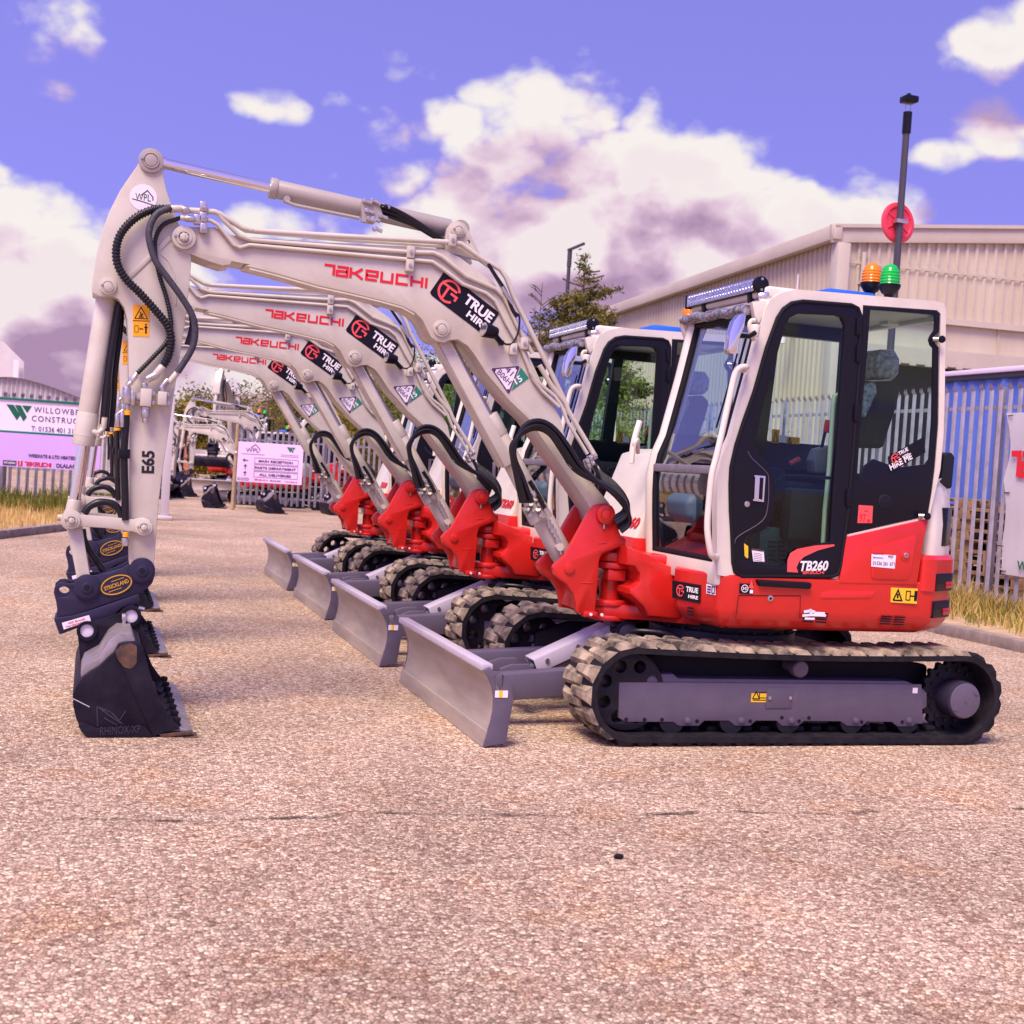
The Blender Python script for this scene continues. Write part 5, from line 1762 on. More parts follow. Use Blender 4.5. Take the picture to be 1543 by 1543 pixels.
# mirror and its arm
mc = onY(*zF((455, 378))[0], YC0-.10)
mb = MB()
mp = tr(zF((490, 282), (497, 290), (488, 350), (466, 400), (458, 450), (438, 476), (418, 472), (412, 450), (420, 380), (440, 320), (465, 290)), YC0-.10)
mb.prism(fil(mp, .01), YC0-.13, YC0-.07, bev=.012)
MI = mb.build('door_mirror', 'chrome', CAB)
mb = MB()
q = tr3(zF((462, 385), (520, 390), (550, 372)), YC0-.08); mb.tube(q, .014, 8)
MB_ = mb.build('mirror_bracket', 'black', MI)
mb = MB()
q = tr3(zF((545, 410), (530, 380), (522, 340), (530, 318), (548, 315)), YC0-.04); mb.tube(crv(q, 4), .012, 8)
c = onY(*zF((546, 365))[0], YC0-.05); mb.cyl(c+V((0, 0, -.03)), c+V((.006, 0, .035)), .026, seg=14, bev=.004)
mb.build('mirror_arm', 'cabw', MI)
# wiper
mb = MB()
w_ = [V((fx(z)-.004, g0+.06+.03*(1-(z-zs)/(zt1-zs)), z)) for z in [zs+.20+(zt1-zs-.32)*i/8 for i in range(9)]]
mb.tube(w_, .008, 6); w2_ = [p+V((-.012, .045, -.03)) for p in w_[1:-1]]; mb.tube(w2_, .006, 6)
mb.build('wiper', 'black', CAB)
# ---- cab interior
mb = MB()
mb.box(fx(1.05)+.06, 2.75, YC0+.08, YC1-.06, .93, 1.0, .01)
mb.build('cab_floor', 'teal', CAB)
mb = MB()
q = tr(zJ((30, 530), (110, 560), (430, 545), (440, 700), (190, 735), (70, 620)), -.1)
mb.box(1.80, 2.25, -.20, -.04, 1.05, 1.58, .03)
mb.box(1.62, 1.80, -.75, -.10, 1.0, 1.22, .03)
mb.box(1.95, 2.5, -.78, -.66, 1.15, 1.46, .03)
mb.box(1.95, 2.5, -.22, -.10, 1.15, 1.50, .03)
mb.build('console', 'plast', CAB)
mb = MB()
for i in range(2):
    for k in range(7):
        c = onY(*zJ((600+i*70+0, 640+k*20))[0], -.55)
pan = tr(zJ((190, 1130), (560, 1170), (580, 1260), (250, 1400), (30, 1390), (10, 1230)), -.55)
mb.prism(pan, -.56, -.40, bev=.01)
SB = mb.build('seat_base_panel', 'teal', CAB)
mb = MB()
for col_ in (0, 1):
    for k in range(5):
        q = tr3(zJ((135+col_*65, 1225+k*32), (190+col_*62, 1232+k*32), (192+col_*62, 1244+k*32), (137+col_*65, 1238+k*32)), -.562)
        plate(mb, q, .003, 0, NY)
mb.build('vent_louvre', 'black', SB)
# seat: cushion, back, headrest
mb = MB()
sb_ = tr(zJ((600, 640), (850, 560), (900, 600), (860, 720), (600, 760)), -.45)
bk_ = tr(zJ((820, 80), (930, 70), (985, 130), (960, 250), (900, 430), (860, 560), (790, 545), (800, 300)), -.45)
mb.prism(fil(bk_, .04), -.62, -.30, bev=.04, seg=3)
cu = [(1.98, 1.36), (2.45, 1.36), (2.45, 1.48), (2.02, 1.50)]
mb.prism(fil(cu, .03), -.65, -.27, bev=.03, seg=3)
mb.build('seat', 'seat', CAB)
hb = tr(zF((1065, 470), (1090, 455), (1150, 458), (1175, 500), (1168, 570), (1140, 598), (1080, 592), (1060, 540)), -.45)
MB().prism(fil(hb, .03), -.57, -.35, bev=.035, seg=3).build('headrest', 'wrap', CAB)
wr = tr(zJ((825, 90), (905, 70), (915, 150), (850, 290), (825, 340)), -.63)
MB().prism(fil(wr, .03), -.64, -.60, bev=.012).build('seat_wrapping', 'wrap', CAB)
mb = MB().prism(fil(tr(zJ((440, 640), (470, 560), (590, 530), (610, 560), (605, 740), (450, 735)), -.7), .02), -.74, -.64, bev=.02)
mb.build('armrest', 'char', CAB)
mb = MB()
q = tr3(zJ((545, 440), (520, 560), (510, 620)), -.70); mb.tube(q, .010, 8)
mb.build('seat_belt', 'black', CAB)
q = tr3(zJ((570, 350), (555, 440)), -.70); MB().cyl(q[0], q[1], .02, seg=12, bev=.004).build('belt_buckle', 'lettr', CAB)
q = tr3(zJ((290, 665), (360, 630)), -.30); MB().cyl(q[0], q[1], .016, seg=12, bev=.004).build('control_lever', 'redl', CAB)
q = tr3(zJ((650, 160), (615, 175), (605, 240), (575, 700), (545, 1000), (530, 1250)), YC0+.10)
MB().tube(q, .014, 10).build('inner_grab_rail', 'cabw', CAB)
mb = MB()
q = tr3(zJ((200, 790), (235, 755), (400, 758), (580, 770)), YC0+.03); mb.tube(q, .010, 8)
mb.build('door_bar', 'black', CAB)
mb = MB()
q = tr3(zJ((400, 875), (435, 880), (437, 935), (405, 945)), -.75); mb.tube(q, .008, 8)
mb.build('inner_door_pull', 'zinc', CAB)
q = tr3(zJ((230, 750), (185, 830), (200, 860)), -.4)
mb = MB()
for px, w_ in (((185, 465), 46), ((238, 485), 46), ((312, 497), 92)):
    a, b = onY(*zJ((px[0]-w_/2, px[1]-50 if px[0] < 200 else px[1]-28))[0], YC1-.055), onY(*zJ((px[0]+w_/2, px[1]+52 if px[0] < 200 else px[1]+30))[0], YC1-.055)
    mb.box(a.x, b.x, YC1-.058, YC1-.055, b.z, a.z, mi=1 if px[0] == 238 else 0)
    if px[0] != 238:
        W_, H_ = b.x-a.x, a.z-b.z
        stroke(mb, [(.2*min(W_, H_), .1*H_), (.5*min(W_, H_), .85*H_), (.8*min(W_, H_), .1*H_), (.2*min(W_, H_), .1*H_)], .006, (a.x, YC1-.0585, b.z), X1, Z1, 1, 1, .0006, 2)
mb.build('window_sticker', ['orange', 'stk', 'black'], CAB)
# roof camera box seen behind the rear glass
a, b = tr(zF((1148, 278), (1228, 362)), -.5)
mb = MB().box(a[0], b[0], -.55, -.45, b[1]+.02, a[1], .012); mb.box(a[0]+.06, b[0]-.02, -.553, -.55, b[1]+.09, a[1]-.02, mi=1)
mb.build('ceiling_box', ['cabw', 'dark'], CAB)
# green strips hanging in the windscreen
mb = MB()
for (x0, y0, x1, y1) in ((257, 265, 282, 380), (575, 360, 615, 568)):
    a, b = tr3(zI((x0, y0), (x1, y1)), -.80 if x0 > 400 else -.2)
    mb.box(a.x, b.x, a.y-.002, a.y+.002, b.z, a.z)
mb.build('hanging_tag', 'teals' if False else 'lav', CAB)
mb = MB()
q = tr(zI((285, 480), (330, 430), (420, 420), (500, 440), (560, 600), (480, 700), (380, 670), (300, 600)), -.45)
mb.prism(fil(q, .05), -.62, -.30, bev=.05, seg=3)
mb.build('seat_front', 'teal', CAB)

# ---------------- rear hood and right hand cowl (white)
hz1 = onY(*zF((1410, 1050))[0], -.8).z
xh = onY(*zF((1382, 1100))[0], -.90).x
mb = MB()
hp_ = [(xh, -.90), (2.98, -.83), (3.14, -.66), (3.24, -.40), (3.28, 0), (3.24, .45), (3.12, .72), (2.95, .86), (2.7, .91), (2.0, .91), (1.62, .84), (1.62, .10), (xh, .10)]
plan_solid(mb, hp_, [(1.095, -.004), (1.30, -.006), (1.42, .01), (1.52, .04), (1.575, .10)])
HD = mb.build('rear_hood', 'cabw', EX, smooth=40)
mb = MB()
for t in range(1):
    pts = corner_strip(dense(fil(hp_, .12, 6)), (2.93, -.85), (3.12, -.69), .008)
    mb.prism(pts, 1.17, 1.40, axis='z', bev=.004)
mb.build('hood_vent', 'black', HD)
c = onY(*zF((1425, 1010))[0], -.6)
mb = MB().prism(fil([(c.x-.05, c.z-.10), (c.x+.03, c.z-.12), (c.x+.035, c.z+.08), (c.x+.01, c.z+.11), (c.x-.05, c.z+.09)], .02), -.66, -.54, bev=.02)
mb.build('rear_mirror', 'plast', HD)
mb = MB()
cp_ = [(1.36, .955), (1.37, 1.08), (1.45, 1.32), (1.56, 1.62), (1.68, 1.66), (1.80, 1.66), (1.80, .955)]
mb.prism(fil(cp_, .03), .09, .86, bev=.03, seg=3)
CWL = mb.build('front_cowl', 'cabw', EX)
mb = MB().prism([(1.352, .95), (1.362, 1.085), (1.81, 1.085), (1.81, .95)], .08, .87, bev=.012)
mb.build('cowl_base', 'red', CWL)
a, b, c, d_ = (onX(*zE(p)[0], 1.40) for p in ((1348, 870), (1420, 880), (1425, 820), (1360, 830)))
mb = MB()
pz0, pz1 = V((1.262, .42, 1.19)), V((1.345, .42, 1.36))
sl = (V((1.45, 0, 1.32))-V((1.37, 0, 1.08))).normalized(); nn = V((-sl.z, 0, sl.x))
o_ = V((1.39, .12, 1.14))+nn*.004
put_text(mb, 'TB260', o_+V((0, .32, 0)), V((0, -1, 0)), sl, .34, .075, 0, .02, .2, thick=.003)
mb.build('red_lettering', 'lettr', CWL)
mb = MB().box(1.50, 1.58, .10, .24, 1.48, 1.62, .015)
HL = mb.build('headlight', 'cabw', CWL)
MB().box(1.496, 1.502, .13, .21, 1.50, 1.60, .003).build('headlight_lens', 'ledf', HL)
mb = MB(); mb.tube([V((1.25, -.08, 1.66)), V((1.36, .12, 1.70)), V((1.40, .2, 1.62))], .014, 8); mb.tube(crv([V((1.34, .15, 1.55)), V((1.35, .16, 1.68)), V((1.39, .18, 1.82))]), .020, 8)
mb.build('cowl_rail', 'cabw', CWL)


def id_plate(parent, lines):
    """two-triangle security marking on the boom"""
    q = tr3(zD((1202, 940), (1337, 928), (1285, 1062)), YB0-.001)
    mb = MB(); plate(mb, q, .002, 0, NY)
    q2 = tr3(zD((1342, 935), (1378, 985), (1298, 1044)), YB0-.001); plate(mb, q2, .002, 1, NY)
    for i, (a, b) in enumerate(((0, 1), (1, 2), (2, 0))):
        c = (q[0]+q[1]+q[2])/3; f = lambda p: p.lerp(c, .07)+NY*.0025
        mb.bar(f(q[a]), f(q[b]), .0015, .007, mi=2)
    for p in q:
        c = p.lerp((q[0]+q[1]+q[2])/3, .2)+NY*.0022; mb.cyl(c, c+NY*.001, .011, seg=14, mi=2)
    e = tr3(zD((1238, 958), (1296, 1018)), YB0-.0035); d = e[1]-e[0]; u = V((-d.z, 0, d.x))
    p = tr3(zD((1266, 948), (1289, 980)), YB0-.0035); put_text(mb, lines[0], p[0], d, u, (p[1]-p[0]).length, .034, 2, .0, thick=.0008)
    p = tr3(zD((1229, 962), (1275, 1026)), YB0-.0035); put_text(mb, lines[1], p[0], d, u, (p[1]-p[0]).length, .034, 2, .0, thick=.0008)
    p = tr3(zD((1322, 1016), (1362, 990)), YB0-.0035); d = (p[1]-p[0]); put_text(mb, '15', p[0], d, V((-d.z, 0, d.x)), d.length*.75, .038, 3, .02, thick=.0008)
    return mb.build('identity_plate', ['stk', 'teals', 'lettp', 'lettw'], parent)


# ---------------- the row of four
OFF = [(0, 0), (-.001, 2.576), (.05, 5.163), (.051, 7.606)]
IDS = [('41', 'B06H'), ('35', 'B06A'), ('87', 'B06A'), ('36', 'B06A')]
LAB = ['nearest white and red excavator, whole in view, identity plate 41 B06H on its boom',
       'white and red excavator directly behind the nearest one, identity plate 35 B06A',
       'white and red excavator third along the row, identity plate 87 B06A',
       'white and red excavator at the far end of the row before the yard fence']
ROW = [EX]
for i in range(1, 4):
    r = copy_tree(EX)
    r.location = V((1.9+OFF[i][0], OFF[i][1], 0))
    ROW.append(r)
for i, r in enumerate(ROW):
    r['label'] = LAB[i]
    if i:                                   # each arm hangs at a slightly different angle
        tipv = V((-1.48-1.9, 0, 2.6)); Mv = Matrix.Translation(tipv) @ Matrix.Rotation(rad((0, -.4, -.9, .5)[i]), 4, 'Y') @ Matrix.Translation(-tipv)
        for c in r.children:
            if c.name.split('.')[0] in ('dipper_arm', 'bucket_cylinder', 'bucket_link', 'tipping_link', 'tilt_hitch', 'bucket'): c.matrix_local = Mv @ c.matrix_local
    bm_ = next(c for c in r.children if c.name.split('.')[0] == 'boom')
    p = id_plate(bm_, IDS[i])

# ================================================================== SETTING
def groundmat():
    m = bpy.data.materials.new('worn pinkish asphalt'); m.use_nodes = True
    nt = m.node_tree; N = nt.nodes.new; L = nt.links.new
    b = nt.nodes['Principled BSDF']; b.inputs['Roughness'].default_value = .9; b.inputs['Specular IOR Level'].default_value = .2
    tc = N('ShaderNodeTexCoord')

    def noise(sc, det=3, ro=.6):
        n = N('ShaderNodeTexNoise'); n.inputs['Scale'].default_value = sc; n.inputs['Detail'].default_value = det; n.inputs['Roughness'].default_value = ro
        L(tc.outputs['Object'], n.inputs['Vector']); return n
    v = N('ShaderNodeTexVoronoi'); v.inputs['Scale'].default_value = 62; v.inputs['Randomness'].default_value = 1; L(tc.outputs['Object'], v.inputs['Vector'])
    cr = N('ShaderNodeValToRGB'); cr.color_ramp.interpolation = 'LINEAR'
    E_ = cr.color_ramp.elements
    E_[0].position = 0; E_[0].color = (.35, .215, .145, 1)
    E_[1].position = 1; E_[1].color = (.96, .79, .56, 1)
    for p, c in ((.25, (.53, .35, .245, 1)), (.5, (.64, .455, .325, 1)), (.75, (.77, .57, .40, 1))):
        e = E_.new(p); e.color = c
    sp = N('ShaderNodeSeparateColor'); L(v.outputs['Color'], sp.inputs[0]); L(sp.outputs[0], cr.inputs[0])
    # dark gaps between chips
    v2 = N('ShaderNodeTexVoronoi'); v2.feature = 'DISTANCE_TO_EDGE'; v2.inputs['Scale'].default_value = 62; L(tc.outputs['Object'], v2.inputs['Vector'])
    mr = N('ShaderNodeMapRange'); mr.inputs[1].default_value = .0; mr.inputs[2].default_value = .16; mr.inputs[3].default_value = .38; mr.inputs[4].default_value = 1
    L(v2.outputs['Distance'], mr.inputs[0])
    mu = N('ShaderNodeMix'); mu.data_type = 'RGBA'; mu.blend_type = 'MULTIPLY'; mu.inputs[0].default_value = 1
    L(cr.outputs[0], mu.inputs[6]); L(mr.outputs[0], mu.inputs[7])
    # missing chips and broad worn patches
    n1 = noise(38, 4, .7); r1 = N('ShaderNodeMapRange'); r1.inputs[1].default_value = .36; r1.inputs[2].default_value = .47; r1.inputs[3].default_value = .50; r1.inputs[4].default_value = 1
    L(n1.outputs['Fac'], r1.inputs[0])
    m2 = N('ShaderNodeMix'); m2.data_type = 'RGBA'; m2.blend_type = 'MULTIPLY'; m2.inputs[0].default_value = 1; L(mu.outputs[2], m2.inputs[6]); L(r1.outputs[0], m2.inputs[7])
    n2 = noise(.55, 6, .65); r2 = N('ShaderNodeMapRange'); r2.inputs[1].default_value = .3; r2.inputs[2].default_value = .7; r2.inputs[3].default_value = .70; r2.inputs[4].default_value = 1.16
    L(n2.outputs['Fac'], r2.inputs[0])
    m3 = N('ShaderNodeMix'); m3.data_type = 'RGBA'; m3.blend_type = 'MULTIPLY'; m3.inputs[0].default_value = 1; L(m2.outputs[2], m3.inputs[6]); L(r2.outputs[0], m3.inputs[7])
    n3 = noise(1.7, 5, .7); r3 = N('ShaderNodeMapRange'); r3.inputs[1].default_value = .52; r3.inputs[2].default_value = .68; L(n3.outputs['Fac'], r3.inputs[0])
    m4 = N('ShaderNodeMix'); m4.data_type = 'RGBA'; m4.blend_type = 'MULTIPLY'; m4.inputs[7].default_value = (1.02, .90, .78, 1); L(r3.outputs[0], m4.inputs[0]); L(m3.outputs[2], m4.inputs[6])
    # a thin crack running across the tarmac
    sx = N('ShaderNodeSeparateXYZ'); L(tc.outputs['Object'], sx.inputs[0])
    nc = noise(.9, 5, .6); md = N('ShaderNodeMath'); md.operation = 'MULTIPLY_ADD'; md.inputs[1].default_value = .42; L(nc.outputs['Fac'], md.inputs[0])
    sl = N('ShaderNodeMath'); sl.operation = 'MULTIPLY'; sl.inputs[1].default_value = .035; L(sx.outputs[0], sl.inputs[0])
    ad = N('ShaderNodeMath'); ad.operation = 'ADD'; L(sx.outputs[1], ad.inputs[0]); L(sl.outputs[0], ad.inputs[1])
    L(ad.outputs[0], md.inputs[2])
    ab = N('ShaderNodeMath'); ab.operation = 'ADD'; ab.inputs[1].default_value = CRACKY; L(md.outputs[0], ab.inputs[0])
    aa = N('ShaderNodeMath'); aa.operation = 'ABSOLUTE'; L(ab.outputs[0], aa.inputs[0])
    cm = N('ShaderNodeMapRange'); cm.inputs[1].default_value = .010; cm.inputs[2].default_value = .030; cm.inputs[3].default_value = .22; cm.inputs[4].default_value = 1; L(aa.outputs[0], cm.inputs[0])
    n5 = noise(2.2, 3); r5 = N('ShaderNodeMapRange'); r5.inputs[1].default_value = .45; r5.inputs[2].default_value = .58; L(n5.outputs['Fac'], r5.inputs[0])
    m5 = N('ShaderNodeMix'); m5.data_type = 'RGBA'; m5.blend_type = 'MULTIPLY'; L(r5.outputs[0], m5.inputs[0]); L(m4.outputs[2], m5.inputs[6]); L(cm.outputs[0], m5.inputs[7])
    L(m5.outputs[2], b.inputs['Base Color'])
    bp = N('ShaderNodeBump'); bp.inputs['Strength'].default_value = .7; bp.inputs['Distance'].default_value = .006
    ah = N('ShaderNodeMath'); ah.operation = 'MULTIPLY'; L(mr.outputs[0], ah.inputs[0]); L(r1.outputs[0], ah.inputs[1])
    L(ah.outputs[0], bp.inputs['Height']); L(bp.outputs['Normal'], b.inputs['Normal'])
    return m


cyk = onZ(771, 1228)
CRACKY = -(cyk.y+.035*cyk.x+.42*.5)
G = MB(); G.box(-900, 900, -300, 1500, -.3, 0)
G.build('ground', groundmat(), kind='structure')

# loose stone on the tarmac
p = onZ(932, 1293)
random.seed(3)
mb = MB(); t = bmesh.new(); bmesh.ops.create_icosphere(t, subdivisions=2, radius=.02)
for v in t.verts: v.co *= random.uniform(.75, 1.1); v.co.z *= .5
mb.merge(t, 0, Matrix.Translation(p+V((0, 0, .008))))
mb.build('stone', 'dark', org=p, label='small dark stone lying alone on the pink tarmac in front', cat='stone')


def verge(poly, z, name, m='grass'):
    return MB().prism(poly, .0, z, axis='z').build(name, m, kind='structure')


# right verge: kerb, strip of soil, grass, fence line
XK, XF = 6.85, 8.75
mb = MB()
y = -2.0
while y < 26:
    xk = XK+(.22 if False else 0)
    mb.box(XK-.06, XK+.06, y, y+.905, -.02, .115+random.uniform(-.004, .004), .012); y += .915
mb.build('kerb', 'kerb', kind='structure')
soil = mat('dry verge soil', (.50, .345, .20), .95, noise=.4, nscale=3, bump=.6, bscale=14, col2=(.30, .20, .11))
MB().prism([(XK+.06, -2), (60, -2), (60, 26.2), (XK+.06, 26.2)], .0, .10, axis='z').build('verge', soil, kind='structure')
# left verge
LK = [V((-3.9, 10.3, 0)), V((-3.04, 12.77, 0)), V((-2.12, 15.38, 0)), V((-1.72, 16.6, 0)), V((-1.62, 17.5, 0)), V((-1.7, 18.6, 0)), V((-1.5, 19.9, 0))]
mb = MB()
for a, b in zip(LK, LK[1:]):
    n = max(1, int((b-a).length/.9))
    for i in range(n):
        p, q = a.lerp(b, i/n), a.lerp(b, (i+.985)/n); mb.bar(p+Z1*.045, q+Z1*.045, .13, .15, .012)
mb.build('kerb', 'kerb', kind='structure')
vp = [(p.x-.06, p.y) for p in LK]+[(-14, 19.9), (-14, 10.3)]
MB().prism(vp, 0, .10, axis='z').build('verge', soil, kind='structure')


def grass_patch(name, spots, m, hmin, hmax, n, wid=.006, seed=1, lean=.45):
    rnd = random.Random(seed); verts, faces = [], []
    for _ in range(n):
        x, y, z, dens = spots(rnd)
        h = rnd.uniform(hmin, hmax)*dens; a = rnd.uniform(0, 6.28); l = rnd.uniform(0, lean)*h
        w = wid*rnd.uniform(.6, 1.5); ca, sa = math.cos(a), math.sin(a); b = rnd.uniform(0, 6.28); wx, wy = math.cos(b)*w, math.sin(b)*w
        i = len(verts)
        verts += [(x-wx, y-wy, z), (x+wx, y+wy, z), (x+ca*l*.35+wx*.8, y+sa*l*.35+wy*.8, z+h*.55), (x+ca*l*.35-wx*.8, y+sa*l*.35-wy*.8, z+h*.55), (x+ca*l, y+sa*l, z+h)]
        faces += [(i, i+1, i+2, i+3), (i+3, i+2, i+4)]
    me = bpy.data.meshes.new(name); me.from_pydata(verts, [], faces); me.materials.append(M[m])
    o = bpy.data.objects.new(name, me); COL.objects.link(o)
    return o


def clump(rnd, x, y):
    return .45+.75*(math.sin(x*3.1+1.7)*math.sin(y*2.3+.6)*.5+.5)


def right_spot(rnd):
    x = rnd.triangular(XK+.25, XF+.55, XF-.15); y = rnd.uniform(1.0, 12)
    return x, y, .09, clump(rnd, x, y)*(.45+.8*max(0, min(1, (x-XK)/1.5)))


tag(grass_patch('grass', right_spot, 'grass', .08, .36, 8000, .005, 5, .8), 'tall dry yellow grass growing along the right hand palisade fence', 'grass', kind='stuff')
tag(grass_patch('weeds', right_spot, 'grassg', .06, .30, 6500, .007, 9, .8), 'green weeds among the dry grass beside the right hand kerb', 'weeds', kind='stuff')


def left_spot(rnd):
    while True:
        x = rnd.uniform(-8, -1.6); y = rnd.uniform(11.5, 20.2)
        if y < 17 and x > -3.9+(y-10.3)*.348-.12: continue
        return x, y, .09, clump(rnd, x, y)


def left_back(rnd):
    x = rnd.uniform(-7, -.9); return x, rnd.triangular(17.2, 20.6, 20.1), .09, clump(rnd, x, 20)+.1


tag(grass_patch('grass', left_spot, 'grass', .05, .26, 14000, .006, 21), 'short dry straw coloured grass on the left hand verge', 'grass', kind='stuff')
tag(grass_patch('weeds', left_back, 'grassg', .18, .60, 3600, .010, 23), 'taller green weeds along the foot of the left hand fence', 'weeds', kind='stuff')


# ---------------- palisade fences
def palisade(A, B, H, name, label, pitch=.155, wid=.068, bay=2.75, m='galv', z0=.08, flip=1, posts=True):
    A, B = V(A), V(B); d = (B-A); Ln = d.length; d.normalize(); n = V((-d.y, d.x, 0))*flip
    root = thing(name, A, label, 'fence')
    nb = max(1, round(Ln/bay))
    for b in range(nb):
        s0, s1 = Ln*b/nb, Ln*(b+1)/nb
        mb = MB(); k = int((s1-s0)/pitch)
        for i in range(k):
            c = A+d*(s0+(i+.5)*(s1-s0)/k); j = random.uniform(-.006, .006)
            t = bmesh.new(); w = wid/2; bot, top_ = z0+.03, H+j
            pr = [(-w, -.010), (-w*.45, .006), (0, -.004), (w*.45, .006), (w, -.010)]
            rows = []
            tips = [top_-.07, top_-.015, top_-.06, top_-.015, top_-.07]
            lo = [t.verts.new(c+d*x+n*(y*1.2+.03)+Z1*bot) for x, y in pr]
            hi = [t.verts.new(c+d*x+n*(y*1.2+.03)+Z1*(H-.10+j)) for x, y in pr]
            tp = [t.verts.new(c+d*(x*1.15)+n*(y*1.2+.03+(.03 if q != 2 else .06)*(1 if q in (0, 4) else .5))+Z1*tips[q]) for q, (x, y) in enumerate(pr)]
            for r0_, r1_ in ((lo, hi), (hi, tp)):
                for q in range(4): t.faces.new([r0_[q], r0_[q+1], r1_[q+1], r1_[q]])
            mb.merge(t)
        for z in (z0+.22, H-.32):
            mb.bar(A+d*(s0+.03)+Z1*z-n*.012, A+d*(s1-.03)+Z1*z-n*.012, .04, .045)
        mb.build('pale_panel', m, root)
    if posts:
        for b in range(nb+1):
            c = A+d*(Ln*b/nb)-n*.07
            mb = MB(); mb.bar(c, c+Z1*(H-.06), .10, .055, .004, up=d); mb.build('fence_post', 'galvd', root)
    return root


ROOTR = palisade((XF, .8, 0), (XF, 24.9, 0), 2.93, 'palisade_fence', 'tall galvanised palisade fence along the right hand verge with a white banner on it', pitch=.175, wid=.075, flip=1)
palisade((8.7, 27.4, 0), (1.72, 27.0, 0), 2.12, 'palisade_fence', 'palisade fence at the back of the yard holding the lilac direction board', pitch=.155, flip=1)
palisade((-9.0, 19.0, 0), (-.75, 21.0, 0), 2.38, 'palisade_fence', 'palisade fence on the left behind the two large company signs', pitch=.165, flip=-1)
# gate posts
gp = atD(248, 715, 27.3)
gx = onZ(247, 783)
mb = MB(); mb.box(-.08, .08, -.08, .08, 0, 2.5, .006, M4=Matrix.Translation((gx.x, gx.y, 0))); mb.box(-.09, .09, -.09, .09, 2.5, 2.53, .004, M4=Matrix.Translation((gx.x, gx.y, 0)))
mb.box(-.16, .16, -.16, .16, 0, .09, .03, M4=Matrix.Translation((gx.x, gx.y, 0)))
mb.build('gate_post', 'clad2', org=gx, label='pale square gate post behind the arm of the nearest excavator', cat='post')
tp_ = onZ(350, 768)
mb = MB().cyl((tp_.x, tp_.y, 0), (tp_.x+.02, tp_.y, 2.15), .05, .045, seg=12); mb.cyl((tp_.x, tp_.y-.02, 1.45), (tp_.x, tp_.y-.08, 1.45), .03, seg=10, mi=1)
mb.build('timber_post', ['rod', 'stk'], org=tp_, label='slim brown timber post at the left end of the lilac direction board', cat='post')


# ---------------- signs
def facing(p):
    """horizontal right-hand direction and the outward normal of a board"""
    return p


def board(name, px, D, th, m, label, cat, tilt=0.):
    """flat board from four surveyed corners (tl, tr, br, bl) at depth D, in an upright plane facing the yard entrance"""
    c = sum((atD(*p, D) for p in px), V((0, 0, 0)))/4
    nrm = (V((CAM.x-.6, CAM.y, 0))-V((c.x, c.y, 0))).normalized()
    right = V((-nrm.y, nrm.x, 0))
    if right.dot(RT) < 0: right = -right

    def onb(q):
        d = ray(*q); return CAM+d*((c-CAM).dot(nrm)/d.dot(nrm))
    P = [onb(p) for p in px]
    zt_ = (P[0].z+P[1].z)/2; zb_ = (P[2].z+P[3].z)/2; xl = ((P[0]-c).dot(right)+(P[3]-c).dot(right))/2; xr = ((P[1]-c).dot(right)+(P[2]-c).dot(right))/2
    bl = V((c.x, c.y, 0))+right*xl+Z1*zb_
    W, H = xr-xl, zt_-zb_
    root = thing(name, V((c.x, c.y, zb_))+right*((xl+xr)/2), label, cat)
    mb = MB(); plate(mb, [bl, bl+right*W, bl+right*W+Z1*H, bl+Z1*H], th, 0, -nrm); mb.build('board', m, root)
    return root, bl, right, W, H, nrm


# upper company sign
root, bl, rt, W, H, nr = board('company_sign', [(-14, 599), (152, 609), (150, 660), (-14, 647)], 25.2, .04, 'board', 'white company sign with a green W emblem and a phone number', 'sign')
U = lambda x, y: bl+rt*W*x+Z1*H*y+nr*.003
mb = MB()
for y in (0, 1): mb.bar(bl+Z1*(H*y)+nr*.01, bl+rt*W+Z1*(H*y)+nr*.01, .04, .045, .004)
mb.build('trim_bar', 'gpost', root)
mb = MB()
for pts in (((.135, .82), (.20, .82), (.265, .52), (.235, .36)), ((.21, .82), (.265, .82), (.325, .48), (.295, .34)), ((.275, .82), (.365, .82), (.325, .60))):
    plate(mb, [U(*p) for p in pts], .003, 0, nr)
mb.build('green_emblem', 'lettg', root)
mb = MB()
put_text(mb, 'WILLOWBROOK', U(.385, .64), rt, Z1, W*.60, H*.17, 0, .0, space=1.25, thick=.004)
put_text(mb, 'CONSTRUCTION', U(.37, .37), rt, Z1, W*.62, H*.17, 0, .0, space=1.2, thick=.004)
put_text(mb, 'T: 01536 401 318', U(.37, .07), rt, Z1, W*.42, H*.15, 0, .0, thick=.004)
mb.build('lettering', 'lettp', root)
# lower lilac sign
root, bl, rt, W, H, nr = board('company_sign', [(-14, 650), (152, 660), (150, 709), (-14, 702)], 25.15, .04, 'lilac', 'lilac sign hung below the white company sign, dealer marks along its lower edge', 'sign')
U = lambda x, y: bl+rt*W*x+Z1*H*y+nr*.003
mb = MB()
put_text(mb, 'WREXATE & LTD HEATED LEET LTD', U(.34, .31), rt, Z1, W*.6, H*.10, 0, .03, thick=.004)
plate(mb, [U(.115, .04), U(.235, .04), U(.235, .18), U(.115, .18)], .003, 0, nr)
put_text(mb, 'DLALAC', U(.60, .05), rt, Z1, W*.18, H*.12, 0, .03, thick=.004)
put_text(mb, 'HYUNDAI', U(.125, .075), rt, Z1, W*.10, H*.07, 1, .02, thick=.008)
mb.build('lettering', ['lettp', 'lettw'], root)
mb = MB(); plate(mb, [U(.25, .04), U(.29, .04), U(.29, .19), U(.25, .19)], .003, 0, nr)
logotype(mb, U(.31, .05), rt, Z1, W*.24, H*.12, 0)
stroke(mb, [(.008, .09), (.03, .09), (.03, .0)], .012, U(.255, .06)+nr*.004, rt, Z1, 1, 1, .004, 1)
